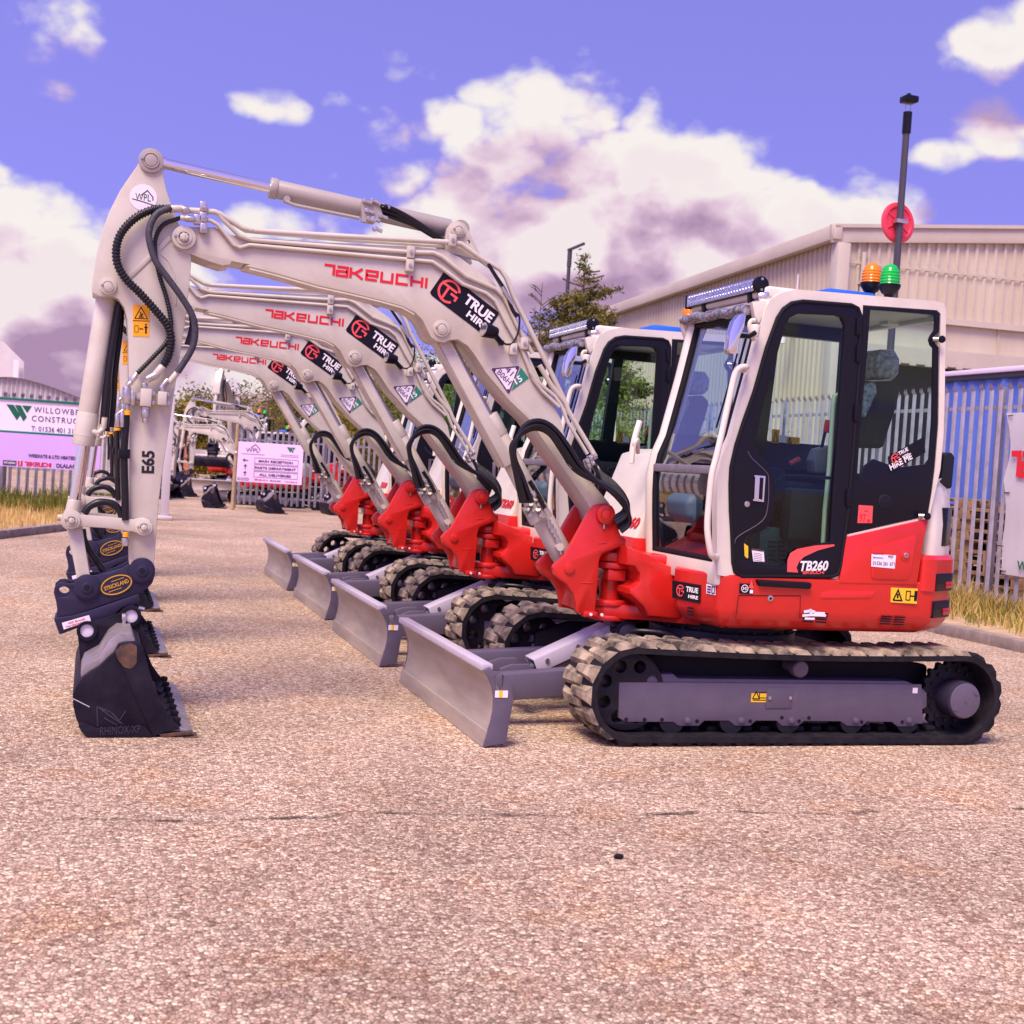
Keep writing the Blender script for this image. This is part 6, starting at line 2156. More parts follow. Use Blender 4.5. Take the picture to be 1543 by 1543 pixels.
mb.build('red_lettering', ['lettr', 'lettw'], root)

# direction board on the back fence
root, bl, rt, W, H, nr = board('direction_board', [(358, 664), (457, 671), (455, 731), (355, 724)], 33.3, .03, 'pinkb', 'lilac white direction board reading MAIN RECEPTION, PARTS DEPARTMENT and ALL DELIVERIES', 'sign')
U = lambda x, y: bl+rt*W*x+Z1*H*y+nr*.003
mb = MB()
for i, s_ in enumerate(('MAIN RECEPTION', 'PARTS DEPARTMENT', 'ALL DELIVERIES')):
    y = .53-.17*i
    w_ = (.52, .62, .48)[i]
    put_text(mb, s_, U(.59-w_/2, y-.02), rt, Z1, W*w_, H*.062, 0, .03, thick=.005)
    q = [(.27, y-.055), (.93, y-.055), (.93, y+.085), (.27, y+.085), (.27, y-.055)]
    stroke(mb, q, .008, bl+nr*.003, rt, Z1, W, H, .003, 0)
    c = U(.135, y+.01)
    if i == 0:
        stroke(mb, [(-.05, 0), (.06, 0)], .02, c, rt, Z1, 1, 1, .004); stroke(mb, [(-.02, .035), (-.06, 0), (-.02, -.035)], .02, c+nr*.001, rt, Z1, 1, 1, .004)
    else:
        stroke(mb, [(0, -.055), (0, .05)], .02, c, rt, Z1, 1, 1, .004); stroke(mb, [(-.035, .02), (0, .06), (.035, .02)], .02, c+nr*.001, rt, Z1, 1, 1, .004)
stroke(mb, [(.03, .045), (.19, .045), (.19, .09), (.03, .09), (.03, .045)], .012, bl+nr*.003, rt, Z1, W, H, .003, 0)
put_text(mb, 'DLALAC', U(.52, .045), rt, Z1, W*.16, H*.04, 0, .02, thick=.004)
mb.build('lettering', 'lettp', root)
mb = MB()
put_text(mb, 'WPL', U(.13, .75), rt, Z1, W*.20, H*.10, 0, 0, thick=.004)
stroke(mb, [(.20, .85), (.27, .95), (.34, .84), (.34, .78)], .016, bl+nr*.004, rt, Z1, W, H, .003)
stroke(mb, [(.07, .70), (.42, .70)], .008, bl+nr*.004, rt, Z1, W, H, .003)
for pts in (((.745, .93), (.78, .93), (.815, .84), (.80, .80)), ((.785, .93), (.815, .93), (.85, .83), (.835, .79)), ((.82, .93), (.875, .93), (.85, .86))):
    plate(mb, [U(*p) for p in pts], .003, 1, nr)
stroke(mb, [(.66, .73), (.93, .73)], .006, bl+nr*.004, rt, Z1, W, H, .003); stroke(mb, [(.66, .69), (.93, .69)], .006, bl+nr*.004, rt, Z1, W, H, .003)
mb.build('green_emblem', ['lettp', 'lettg'], root)
mb = MB(); logotype(mb, U(.27, .05), rt, Z1, W*.22, H*.035, 0); put_text(mb, 'YANMAR', U(.74, .045), rt, Z1, W*.2, H*.03, 0, .01, thick=.004)
mb.build('red_lettering', 'lettr', root)

# ---------------- banner on the right hand fence
nb_, mb = 14, MB()
c0, c1 = onX(1517, 622, XF-.07), onX(1508, 864, XF-.07)
ytop, ybot = c0.y, c1.y
z_t, z_b = c0.z, c1.z
yr = min(ytop, ybot)-2.6
t = bmesh.new(); rows = []
for i in range(25):
    v_ = i/24; z = z_t+(z_b-z_t)*v_; r = []
    sag = .10*math.sin(v_*math.pi*2.0)*.6+.06*math.sin(v_*9)
    for j in range(30):
        u_ = j/29; yl = ytop+(ybot-ytop)*v_-abs(sag)*.9
        y = yl+(yr-yl)*u_
        x = XF-.075-.012*math.sin(u_*11+v_*3)*math.sin(v_*math.pi)-.008*math.sin(v_*14+u_*5)
        r.append(t.verts.new((x, y, z)))
    rows.append(r)
for a, b in zip(rows, rows[1:]):
    for j in range(29): t.faces.new([a[j], a[j+1], b[j+1], b[j]])
bmesh.ops.solidify(t, geom=t.faces[:], thickness=.004)
mb.merge(t)
BN = mb.build('banner', 'banner', org=(XF-.08, (ytop+yr)/2, z_b), label='white cloth banner with red and green lettering tied to the right hand fence', cat='banner')
mb = MB()
y0_ = onX(1522, 700, XF-.12).y; zc_ = onX(1525, 705, XF-.12)
logotype(mb, V((XF-.110, y0_, zc_.z-.10)), V((0, -1, 0)), Z1, 1.55, .30, 0)
mb.build('red_lettering', 'lettr', BN)
mb = MB(); zc_ = onX(1533, 852, XF-.12)
put_text(mb, 'WILLOWBROOK', V((XF-.110, zc_.y+.02, zc_.z-.05)), V((0, -1, 0)), Z1, 1.3, .11, 0, .02, thick=.003)
mb.build('green_lettering', 'lettg', BN)
mb = MB()
for px in ((1523, 626), (1518, 742), (1508, 822), (1512, 860)):
    c = onX(*px, XF-.09); mb.bar(c+V((0, .05, 0)), c+V((-.02, -.06, 0)), .012, .012)
mb.build('cable_tie', 'black', BN)

# ---------------- blue curtain trailer and pallets behind the fence
tl, tr_ = atD(1420, 578, 24), atD(1600, 566, 21.5)
yv0 = 11.8
xa, xb2 = 11.6, 12.6
zt2 = onX(1480, 572, xa).z; zb2 = onX(1470, 762, xa).z
ye = onX(1412, 600, xa).y
TR = thing('curtain_trailer', (13.0, ye-7, 0), 'blue curtain sided trailer parked behind the right hand fence', 'trailer')
mb = MB(); t = bmesh.new(); rows = []
for i in range(2):
    z = (zb2, zt2)[i]
    rows.append([t.verts.new((xa+.03*math.sin(j*1.9)+.012*math.sin(j*.7), ye-14.3+j*.12, z)) for j in range(120)])
for j in range(119): t.faces.new([rows[0][j], rows[0][j+1], rows[1][j+1], rows[1][j]])
mb.merge(t); mb.build('curtain', 'tarp', TR, smooth=60)
mb = MB().box(xa-.06, xa+2.5, ye-14.4, ye+.0, zt2, zt2+.09, .01); mb.build('roof_rail', 'lamp', TR)
mb = MB().box(xa-.09, xa+2.5, ye-14.4, ye+.0, zt2+.09, zt2+.17, .01); mb.build('roof_edge', 'board', TR)
mb = MB().box(xa+.05, xa+2.5, ye-14.35, ye-.05, zb2-.12, zb2+.05, .01); mb.box(xa+.1, xa+2.4, ye-.15, ye-.05, zb2, zt2, .01); mb.build('chassis', 'lamp', TR)
mb = MB()
for y in (ye-12.3, ye-11.1, ye-3.3): mb.cyl((xa+.1, y, .5), (xa+.4, y, .5), .48, seg=28, bev=.04)
mb.build('wheel', 'rubber', TR)


def pallet():
    mb = MB()
    for i in range(7): mb.box(-.6, .6, -.5+i*.15, -.5+i*.15+.10, .122, .144, .002)
    for i in range(3):
        for j in range(3): mb.box(-.6+i*.53, -.6+i*.53+.14, -.5+j*.43, -.5+j*.43+.14, .022, .10)
        mb.box(-.6, .6, -.5+i*.43, -.5+i*.43+.14, 0, .022, .002); mb.box(-.6+i*.53, -.6+i*.53+.14, -.5, .5, .10, .122)
    return mb


random.seed(11)
first = None; cnt = 0
zp = onX(1470, 765, 10.6).z
for s_, (px_, py_, n_) in enumerate(((10.3, 9.9, 10), (10.3, 8.7, 10), (10.35, 7.5, 10), (10.3, 11.2, 9), (10.4, 12.5, 10))):
    for k in range(n_):
        if first is None:
            first = pallet().build('pallet', 'wood', cat='pallet', group='pallets stacked behind the right hand fence'); o = first
        else:
            o = first.copy(); COL.objects.link(o)
        o.location = (px_+random.uniform(-.03, .03), py_+random.uniform(-.04, .04), k*.146); o.rotation_euler.z = rad(90+random.uniform(-2, 2))
        o['label'] = 'timber pallet in the stacks of pallets behind the right hand fence'

# ---------------- warehouse
cor = atD(1240, 745, 30.0); cx_, cy_ = cor.x, cor.y
HE = onY(1240, 345, cy_).z
HE = (atD(1240, 345, 30.0)).z
vd = (fw*1.0 + RT*((316-771.5)/F)); vd.z = 0; vd.normalize()       # long side direction (away)
fd = V((vd.y, -vd.x, 0))                                            # gable front direction (to the right)
C0 = V((cx_, cy_, 0))
WH = thing('warehouse', C0, 'large beige ribbed metal warehouse behind the fence on the right', 'warehouse')
SL = math.tan(rad(5.5))


def ribbed(mb, A, d, L, zb_, ztf, n, pitch=.25, dep=.055, mi=0):
    """trapezoidal sheet from A along d; ztf(s) gives the top height"""
    k = int(L/pitch); t = bmesh.new(); lo, hi = [], []
    for i in range(k):
        for u_, o_ in ((0, 0), (.6, 0), (.68, dep), (.92, dep)):
            s = (i+u_)*pitch; p = A+d*s+n*o_
            lo.append(t.verts.new(p+Z1*zb_)); hi.append(t.verts.new(p+Z1*ztf(s)))
    for i in range(len(lo)-1): t.faces.new([lo[i], lo[i+1], hi[i+1], hi[i]])
    return mb.merge(t, mi)


zband = atD(1480, 487, 30.4).z
mb = MB()
LS, LF = 60., 34.
ribbed(mb, C0, vd, LS, 0., lambda s: HE-.25, -fd)
ribbed(mb, C0, fd, LF, zband, lambda s: HE-.25+min(s, LF-s)*SL, -vd)
mb.build('cladding', 'clad', WH, smooth=10)
mb = MB()
zc1 = atD(1480, 532, 30.4).z
zc2 = atD(1480, 555, 30.2).z
P = lambda s, z, o=0.: C0+fd*s+Z1*z-vd*o
mb.quad(P(0, zc1, -.02), P(LF, zc1, -.02), P(LF, zband, -.02), P(0, zband, -.02))
for i in range(24): mb.bar(P(i*1.4, zc1, .0), P(i*1.4, zband, .0), .03, .04)
mb.build('flat_panel_band', 'clad', WH)
mb = MB()
mb.bar(P(0, zband, .06), P(LF, zband, .06), .08, .14); mb.bar(P(0, (zc1+zc2)/2, .12), P(LF, (zc1+zc2)/2, .12), .25, zc1-zc2)
for i in range(80): mb.bar(P(.2+i*.4, zc2+.02, .26), P(.36+i*.4, zc2+.02, .26), .03, .12)
mb.build('canopy_trim', 'trim', WH)
mb = MB()
mb.quad(P(0, 0, -.3), P(LF, 0, -.3), P(LF, zc2, -.3), P(0, zc2, -.3)); mb.build('loading_opening', 'dark', WH)  # flat black sheet, the unlit inside of the opening put into colour
# roof and trims
mb = MB()
ov = .25
for sgn in (0, 1):
    if sgn == 0: a0, a1 = C0-fd*ov, C0+fd*(LF/2)
    else: a0, a1 = C0+fd*(LF+ov), C0+fd*(LF/2)
    h0, h1 = HE-ov*SL, HE+LF/2*SL
    A_, B_, C_, D_ = a0+Z1*h0-vd*.2, a1+Z1*h1-vd*.2, a1+Z1*h1+vd*LS, a0+Z1*h0+vd*LS
    plate(mb, [A_, B_, C_, D_], .08, 0, Z1)
mb.build('roof', 'trim', WH)
mb = MB()
mb.bar(C0-vd*.08+fd*(-.3)+Z1*(HE-.15), C0-vd*.08+fd*(LF/2)+Z1*(HE-.15+(LF/2+.3)*SL), .12, .42, .01)
mb.bar(C0-vd*.08+fd*(LF/2)+Z1*(HE-.15+(LF/2+.3)*SL), C0-vd*.08+fd*(LF+.3)+Z1*(HE-.15), .12, .42, .01)
mb.bar(C0-fd*.18-vd*.2+Z1*(HE-.12), C0-fd*.18+vd*LS+Z1*(HE-.12), .22, .34, .03)
mb.bar(C0-fd*.02-vd*.06, C0-fd*.02-vd*.06+Z1*(HE-.35), .36, .30, .01, up=fd)
mb.build('roof_trim', 'trim', WH)
c = C0+vd*1.6-fd*.15
mb = MB()
c = onX(1216, 372, C0.x-.12); c = C0+vd*1.9-fd*.12+Z1*(HE-2.0)
mb.tube([c, c-fd*.25+Z1*.05, c-fd*.3-Z1*.25], .04, 8); mb.cyl(c-fd*.3-Z1*.25, c-fd*.3-Z1*.5, .10, seg=14)
mb.tube([c, c+Z1*1.2], .02, 6)
mb.build('wall_lamp', 'board', WH)
mb = MB()
q0 = C0-vd*.10+fd*.55
mb.cyl(q0+Z1*.2, q0+Z1*(HE-.5), .06, seg=12)
for z in (2.2, 4.2, 6.2): mb.box(q0.x-.09, q0.x+.09, q0.y-.09, q0.y+.09, z, z+.06)
mb.build('downpipe', 'trim', WH)
mb = MB()
zl_ = (zband+HE)/2+.2
mb.bar(P(0, zl_, .062), P(LF, zl_, .062), .012, .05); mb.build('sheet_lap', 'trim', WH)
mb = MB()
for i in range(1, 120):
    for z in (zband+.35, zl_-.12, zl_+.14): 
        c = P(i*.25+.2, z, .057); mb.cyl(c, c-vd*.008, .011, seg=6)
mb.build('sheet_screw', 'trim', WH)

# ---------------- lamp column with the red lid, and a street lamp
lb = onX(1350, 440, 9.6)
dl = (lb-CAM).dot(fw)
top_ = atD(1367, 172, dl); bot_ = atD(1346, 560, dl); 
mid = atD(1362, 330, dl)
px_ = atD(1356, 330, dl)
base = V((px_.x, px_.y, 0)); tz = top_.z
LP = thing('lamp_column', base, 'tall dark lamp column standing behind the nearest cab with a round red lid tied to it', 'lamp column')
mb = MB().cyl(base, base+Z1*tz, .062, .05, seg=8); mb.build('column', 'lamp', LP)
hd_ = atD(1364, 151, dl)
mb = MB(); mb.box(base.x-.10, base.x+.12, base.y-.1, base.y+.1, hd_.z-.05, hd_.z+.05, .02); mb.cyl((base.x, base.y, hd_.z+.04), (base.x, base.y, hd_.z+.09), .03, seg=10)
mb.cyl((base.x, base.y, tz-.3), (base.x, base.y, tz+.02), .068, seg=8)
mb.build('lamp_head', 'black', LP)
mb = MB()
for o_ in (-.045, .045): mb.cyl((base.x+o_, base.y, tz), (base.x+o_, base.y, hd_.z), .006, seg=6)
mb.build('lamp_bracket', 'galv', LP)
rc = atD(1363, 334, dl-.0)
ax = (-fw*.9+RT*.42+V((0, 0, .0))).normalized()
mb = MB()
rr_ = 31/F*dl
prof = [(0, .02), (.18*rr_, .035), (.22*rr_, .012), (.74*rr_, .012), (.78*rr_, .03), (.92*rr_, .03), (rr_, .012), (rr_, -.012), (.9*rr_, -.02), (0, -.02)]
cpos = V((base.x, base.y, rc.z))-ax*0+RT*.04+V((.0, .12, 0))
mb.lathe(prof, cpos, ax, seg=44)
e = Z1.cross(ax).normalized(); u = ax.cross(e)
for i in range(6):
    a = rad(25+60*i); dd = e*math.cos(a)+u*math.sin(a)
    mb.bar(cpos+dd*rr_*.2+ax*.016, cpos+dd*rr_*.76+ax*.016, .02, .02, .004, up=ax)
RL = mb.build('barrel_lid', 'redp', org=cpos, label='round red plastic lid with spokes, tied to the tall lamp column', cat='lid')
mb = MB(); mb.box(base.x-.09, base.x+.10, base.y-.08, base.y+.06, rc.z-.03, rc.z+.03, .006); mb.build('pipe_clamp', 'zinc', LP)

sb2 = atD(847, 560, 40.0); base = V((sb2.x, sb2.y, 0)); tz = atD(848, 377, 40.0).z; arm = atD(885, 367, 40.0)
SL_ = thing('street_lamp', base, 'slim dark street lamp with a flat angled head beside the conifer', 'street lamp')
MB().cyl(base, base+Z1*tz, .075, .055, seg=10).build('column', 'lamp', SL_)
mb = MB(); hdp = base+Z1*tz; mb.bar(hdp+V((-.05, 0, 0)), V((arm.x-.1, base.y, arm.z)), .25, .09, .03); mb.cyl(hdp-Z1*.5, hdp, .07, seg=10); mb.build('lamp_head', 'lamp', SL_)

# ---------------- buildings on the left
c = atD(20, 640, 60)
LB_ = thing('curved_roof_building', (c.x, c.y, 0), 'low pale building with a ribbed curved roof behind the left hand signs', 'building')
mb = MB()
pr = [(-60, 575), (0, 570), (30, 571), (60, 578), (90, 588), (125, 602), (150, 617), (175, 640)]
q = [atD(*p, 60) for p in pr]
fdv = V((fw.x, fw.y, 0)).normalized(); rtv = V((RT.x, RT.y, 0)).normalized()
prof3 = [V((p.x, p.y, p.z)) for p in q]
t = bmesh.new(); rows = [[], []]
pts_ = crv([(p.x, p.y, p.z) for p in prof3], 8)
for i, p in enumerate(pts_):
    o_ = .12 if (i % 2) else 0
    rows[0].append(t.verts.new(p-fdv*o_)); rows[1].append(t.verts.new(V((p.x, p.y, 0))-fdv*o_))
for i in range(len(pts_)-1): t.faces.new([rows[0][i], rows[0][i+1], rows[1][i+1], rows[1][i]])
mb.merge(t); mb.build('front_wall', 'clad2', LB_, smooth=5)
mb = MB(); t = bmesh.new(); rows = [[], []]
for i, p in enumerate(pts_): rows[0].append(t.verts.new(p-fdv*.3+Z1*.05)); rows[1].append(t.verts.new(p+(fdv-rtv*.36)*14+Z1*.05))
for i in range(len(pts_)-1): t.faces.new([rows[0][i], rows[0][i+1], rows[1][i+1], rows[1][i]])
bmesh.ops.solidify(t, geom=t.faces[:], thickness=.2)
mb.merge(t); mb.build('roof', 'galv', LB_, smooth=60)
mb = MB()
for i in range(3):
    for px0 in (10, 38, 66): 
        a = atD(px0, 728, 59.5); mb.box(a.x-.7, a.x+.7, a.y-.1, a.y, 1.2, 2.4)
mb.build('window', 'dark', LB_)
c = atD(0, 600, 110)
TB_ = thing('tall_white_building', (c.x, c.y, 0), 'pale windowless tower block at the far left edge behind the curved roof', 'building')
q = [atD(*p, 110) for p in ((-70, 512), (5, 514), (36, 545), (36, 680), (-70, 680))]
zs_ = [p.z for p in q]
mb = MB(); A_ = V((q[0].x, q[0].y, 0))
t = bmesh.new(); fr_ = [t.verts.new(V((p.x, p.y, max(0, p.z)))) for p in q]; bk__ = [t.verts.new(V((p.x, p.y, max(0, p.z)))+(V((q[2].x-CAM.x, q[2].y-CAM.y, 0)).normalized()-rtv*.05)*20) for p in q]
t.faces.new(fr_); t.faces.new(bk__)
for i in range(5): t.faces.new([fr_[i], fr_[(i+1) % 5], bk__[(i+1) % 5], bk__[i]])
bmesh.ops.recalc_face_normals(t, faces=t.faces); mb.merge(t); mb.build('wall', 'clad2', TB_)
mb = MB(); a = atD(24, 560, 109.5); mb.box(a.x-.2, a.x+.2, a.y-.3, a.y, 0, a.z+1); mb.build('downpipe', 'board', TB_)

# small brick shelter and the fence of the yard beyond the gate
c = atD(268, 668, 46)
BS = thing('brick_shelter', (c.x, c.y, 0), 'small brick shelter with an orange roof beam beyond the open gate', 'shelter')
z1_ = atD(268, 655, 46).z
mb = MB().box(c.x-1.6, c.x+.55, c.y, c.y+3, z1_-.25, z1_, .02); mb.build('roof', 'brick', BS)
mb = MB().box(c.x+.25, c.x+.5, c.y+.1, c.y+.4, 0, z1_-.25); mb.box(c.x-1.5, c.x-1.2, c.y+.1, c.y+.4, 0, z1_-.25); mb.build('pillar', 'brick', BS)
mb = MB().box(c.x-1.5, c.x+.4, c.y+2, c.y+2.2, 0, z1_-.25); mb.build('wall', 'dark', BS)

# ---------------- more excavators beyond the gate and fence (plain copies, without the row's stickers)
SKIP = ('red_lettering', 'hire_sticker', 'identity_plate', 'warning_sticker', 'contact_sticker', 'dealer_sticker', 'steel_sticker', 'black_lettering', 'worn_sticker', 'small_sticker', 'speed_sticker')
FAR = [((290, 609), 40, 1.0, -3, 'white excavator beyond the open gate, its bent boom reaching left over the gateway', (-1.67, 2.98)),
       ((328, 553), 43, 1.06, 68, 'tallest white excavator beyond the back fence, its arm standing upright', (-1.67, 2.98)),
       ((262, 655), 37, .80, -24, 'small white excavator at the left of the gateway, partly behind the nearest arm', (-1.67, 2.98))]
for (px, D, sc, rz, lab, (hx, hz_)) in FAR:
    r = copy_tree(EX, skip=SKIP)
    if lab.startswith('tallest'):          # boom raised, arm kept upright
        foot, tipv = V((1.07-1.9, 0, 1.225)), V((-1.48-1.9, 0, 2.6)); A1 = rad(22)
        M1 = Matrix.Translation(foot) @ Matrix.Rotation(A1, 4, 'Y') @ Matrix.Translation(-foot)
        M2 = M1 @ Matrix.Translation(tipv) @ Matrix.Rotation(-A1*.9, 4, 'Y') @ Matrix.Translation(-tipv)
        for c in r.children:
            k = c.name.split('.')[0]
            if k in ('boom', 'boom_cylinder', 'arm_cylinder'): c.matrix_local = M1 @ c.matrix_local
            if k in ('dipper_arm', 'bucket_cylinder', 'bucket_link', 'tipping_link', 'tilt_hitch', 'bucket'): c.matrix_local = M2 @ c.matrix_local
        q = M2 @ V((hx-1.9, 0, hz_)); hx = q.x+1.9
    h = atD(*px, D); off = Matrix.Rotation(rad(rz), 3, 'Z') @ V(((hx-1.9)*sc, 0, 0))
    r.location = (h.x-off.x, h.y-off.y, 0); r.rotation_euler.z = rad(rz); r.scale = (sc, sc, sc)
    r['label'] = lab; r['group'] = 'excavators beyond the back fence'

# spare buckets on the ground in front of the back fence
bsrc = BKT
for i, (px, py, sc, rz, lab) in enumerate(((410, 772, 1., 4, 'black digging bucket standing on the ground below the direction board'), (505, 775, 1.0, 2, 'black digging bucket on the ground right of the direction board, behind the far excavator'), (480, 768, .75, -6, 'smaller dark bucket with a striped back beside the right hand spare bucket'), (325, 764, 1.05, -8, 'black bucket on the ground just left of the slim timber post'))):
    g_ = onZ(px, py)
    r = copy_tree(bsrc); r.parent = None
    # mesh origin of the bucket is the excavator base; recentre through an empty at the bucket's heel
    e_ = thing('spare_bucket', (g_.x, g_.y, 0), lab, 'bucket', 'spare buckets on the yard floor', rz=rad(rz))
    for ch in list(r.children):
        ch.parent = e_; ch.location = V((3.5, 0, 0))
    r.parent = e_; r.location = V((3.5, 0, 0)); r.name = 'bucket_shell'
    e_.scale = (sc, sc*.85, sc)


# ---------------- trees
def tree(name, base, h, rw, label, cat, m='leaf', n=2600, leaf=.16, crown0=.25, seed=1, conifer=False, group=None):
    rnd = random.Random(seed)
    root = thing(name, base, label, cat, group)
    B = V(base); mb = MB()
    tops = []
    mb.cyl(B, B+Z1*h*.97, h*.018+.03, .012, seg=8)
    cl = []
    if conifer:
        for i in range(80):
            t = crown0+(1-crown0)*(i/80)**.9; z = h*t; r = rw*(1-t)**.85*rnd.uniform(.5, 1.25)+.12; a = rnd.uniform(0, 6.28)
            p = B+V((0, 0, z)); q = p+V((math.cos(a)*r, math.sin(a)*r, r*rnd.uniform(-.05, .35)))
            mb.tube([p, p.lerp(q, .6)-Z1*.04*r, q], .018+.01*r, 5)
            for k in range(int((4+r*22) if t < .86 else 2)):
                cl.append((p.lerp(q, rnd.uniform(.12, 1))+V((rnd.gauss(0, .06), rnd.gauss(0, .06), rnd.gauss(0, .05)))*(1+r*.35), .10))
    else:
        for i in range(26):
            a = rnd.uniform(0, 6.28); z = h*rnd.uniform(crown0, .9); r = rw*math.sqrt(max(.05, 1-((z/h-(crown0+1)/2)/((1-crown0)/2))**2))*rnd.uniform(.45, 1.05)
            p = B+V((0, 0, z-.12*h)); q = B+V((math.cos(a)*r, math.sin(a)*r, z+rnd.uniform(0, .06)*h))
            mb.tube([p, p.lerp(q, .5)+Z1*.03*h, q], .02+.004*h, 5)
            for k in range(3):
                c = q+V((rnd.gauss(0, .24), rnd.gauss(0, .24), rnd.gauss(0, .18)))*rw*.5
                cl.append((c, rw*rnd.uniform(.14, .30)))
    mb.build('trunk', 'bark', root)
    verts, faces = [], []
    for i in range(n):
        c, s = cl[rnd.randrange(len(cl))]
        p = c+V((rnd.gauss(0, 1), rnd.gauss(0, 1), rnd.gauss(0, .8)))*s*.75
        u = V((rnd.gauss(0, 1), rnd.gauss(0, 1), rnd.gauss(0, 1))).normalized(); v = u.cross(V((rnd.gauss(0, 1), rnd.gauss(0, 1), rnd.gauss(0, 1)))).normalized()
        l = leaf*rnd.uniform(.6, 1.4); w = l*(.28 if conifer else .5); k = len(verts)
        p = p-V(root['_org'])
        verts += [p-u*l*.5, p+v*w*.5, p+u*l*.5, p-v*w*.5]; faces.append((k, k+1, k+2, k+3))
    me = bpy.data.meshes.new('crown'); me.from_pydata([tuple(v) for v in verts], [], faces); me.materials.append(M[m])
    o = bpy.data.objects.new('crown', me); COL.objects.link(o); o.parent = root
    return root


def gp_(px, D):
    p = atD(px, 700, D); return V((p.x, p.y, 0))


def hz(py, px, D): return atD(px, py, D).z


TG = 'trees behind the yard'
tree('conifer_tree', gp_(862, 36), hz(388, 862, 36), 3.6, 'tall sparse conifer with a bare tip beside the warehouse', 'tree', 'leafd', 34000, .14, .2, 4, True, TG)
tree('conifer_tree', gp_(925, 31), hz(508, 925, 31), 2.2, 'shorter bushy conifer in front of the warehouse wall, above the second cab', 'tree', 'leafg', 20000, .12, .12, 14, True, TG)
tree('broadleaf_tree', gp_(695, 42), hz(545, 695, 42), 3.2, 'green broadleaf tree rising between the booms and the third cab', 'tree', 'leafg', 26000, .10, .15, 5, group=TG)
tree('broadleaf_tree', gp_(610, 52), hz(585, 610, 52), 3.6, 'olive broadleaf tree seen under the second boom', 'tree', 'leaf', 26000, .15, .12, 6, group=TG)
tree('broadleaf_tree', gp_(545, 60), hz(610, 545, 60), 3.4, 'olive broadleaf tree seen between the two far booms', 'tree', 'leaf', 26000, .15, .1, 7, group=TG)
tree('broadleaf_tree', gp_(425, 60), hz(600, 425, 60), 3.8, 'rounded golden green tree above the direction board', 'tree', 'leaf', 26000, .15, .1, 8, group=TG)
tree('broadleaf_tree', gp_(478, 66), hz(592, 478, 66), 4.0, 'dark olive tree right of the golden green one above the direction board', 'tree', 'leaf', 26000, .15, .1, 9, group=TG)
tree('broadleaf_tree', gp_(275, 56), hz(610, 275, 56), 2.1, 'slim olive tree beyond the open gate, right of the nearest arm', 'tree', 'leaf', 26000, .15, .1, 10, group=TG)
tree('broadleaf_tree', gp_(780, 50), hz(560, 780, 50), 3.4, 'broadleaf tree half hidden between the second and third cabs', 'tree', 'leafg', 26000, .10, .12, 12, group=TG)
tree('broadleaf_tree', gp_(1000, 26), hz(612, 1000, 26), 2.0, 'low green tree seen through the glass of the second cab', 'tree', 'leafg', 20000, .08, .1, 13, group=TG)


def twigs(base, h, label, seed):
    rnd = random.Random(seed); B = V(base); mb = MB()
    mb.cyl(B, B+V((.05, 0, h)), .035, .008, seg=6)
    for i in range(26):
        z = h*rnd.uniform(.35, .98); a = rnd.uniform(0, 6.28); r = (1.15-z/h)*1.5
        p = B+V((.06, 0, z)); q = p+V((math.cos(a)*r, math.sin(a)*r, r*.7)); mb.tube([p, p.lerp(q, .6)+Z1*.04, q], .012, 4)
        for k in range(3):
            s = p.lerp(q, rnd.uniform(.4, .95)); b = rnd.uniform(0, 6.28); mb.tube([s, s+V((math.cos(b), math.sin(b), .8))*r*.28], .007, 3)
    return mb.build('bare_tree', 'bark', org=B, label=label, cat='tree', group=TG)


twigs(gp_(797, 34), hz(425, 797, 34), 'thin bare sapling left of the conifer', 3)
twigs(gp_(355, 50), hz(578, 355, 50), 'thin bare sapling above the left end of the direction board', 5)
twigs(gp_(398, 52), hz(588, 398, 52), 'thin bare sapling directly above the middle of the direction board', 6)

# ================================================================== SKY AND LIGHT
SUN_EL, SUN_AZ = rad(57), rad(222)      # azimuth clockwise from +y: behind the camera's left shoulder
sd = V((math.sin(SUN_AZ)*math.cos(SUN_EL), math.cos(SUN_AZ)*math.cos(SUN_EL), math.sin(SUN_EL)))
ld = bpy.data.lights.new('sun', 'SUN'); ld.energy = 4.2; ld.angle = rad(28); ld.color = (1, .87, .70)
lo = bpy.data.objects.new('sun', ld); COL.objects.link(lo); lo.rotation_euler = (-sd).to_track_quat('-Z', 'Y').to_euler()
lo.location = (0, 0, 30)
w = bpy.data.worlds.new('World'); SC.world = w; w.use_nodes = True
nt = w.node_tree; N = nt.nodes.new; L = nt.links.new
bg = nt.nodes['Background']
sky = N('ShaderNodeTexSky'); sky.sky_type = 'NISHITA'; sky.sun_disc = False; sky.sun_elevation = SUN_EL; sky.sun_rotation = SUN_AZ
lift = N('ShaderNodeVectorMath'); lift.operation = 'ADD'
sky.air_density = 1.0; sky.dust_density = .6; sky.ozone_density = 3
tc = N('ShaderNodeTexCoord'); D_ = tc.outputs['Generated']
L(D_, lift.inputs[0]); lift.inputs[1].default_value = (0, 0, .42); nrm_ = N('ShaderNodeVectorMath'); nrm_.operation = 'NORMALIZE'; L(lift.outputs[0], nrm_.inputs[0]); L(nrm_.outputs[0], sky.inputs[0])


def math_(op, a, b=None, c=None, clamp=False):
    n = N('ShaderNodeMath'); n.operation = op; n.use_clamp = clamp
    for i, v in enumerate((a, b, c)):
        if v is None: continue
        if isinstance(v, (int, float)): n.inputs[i].default_value = v
        else: L(v, n.inputs[i])
    return n.outputs[0]


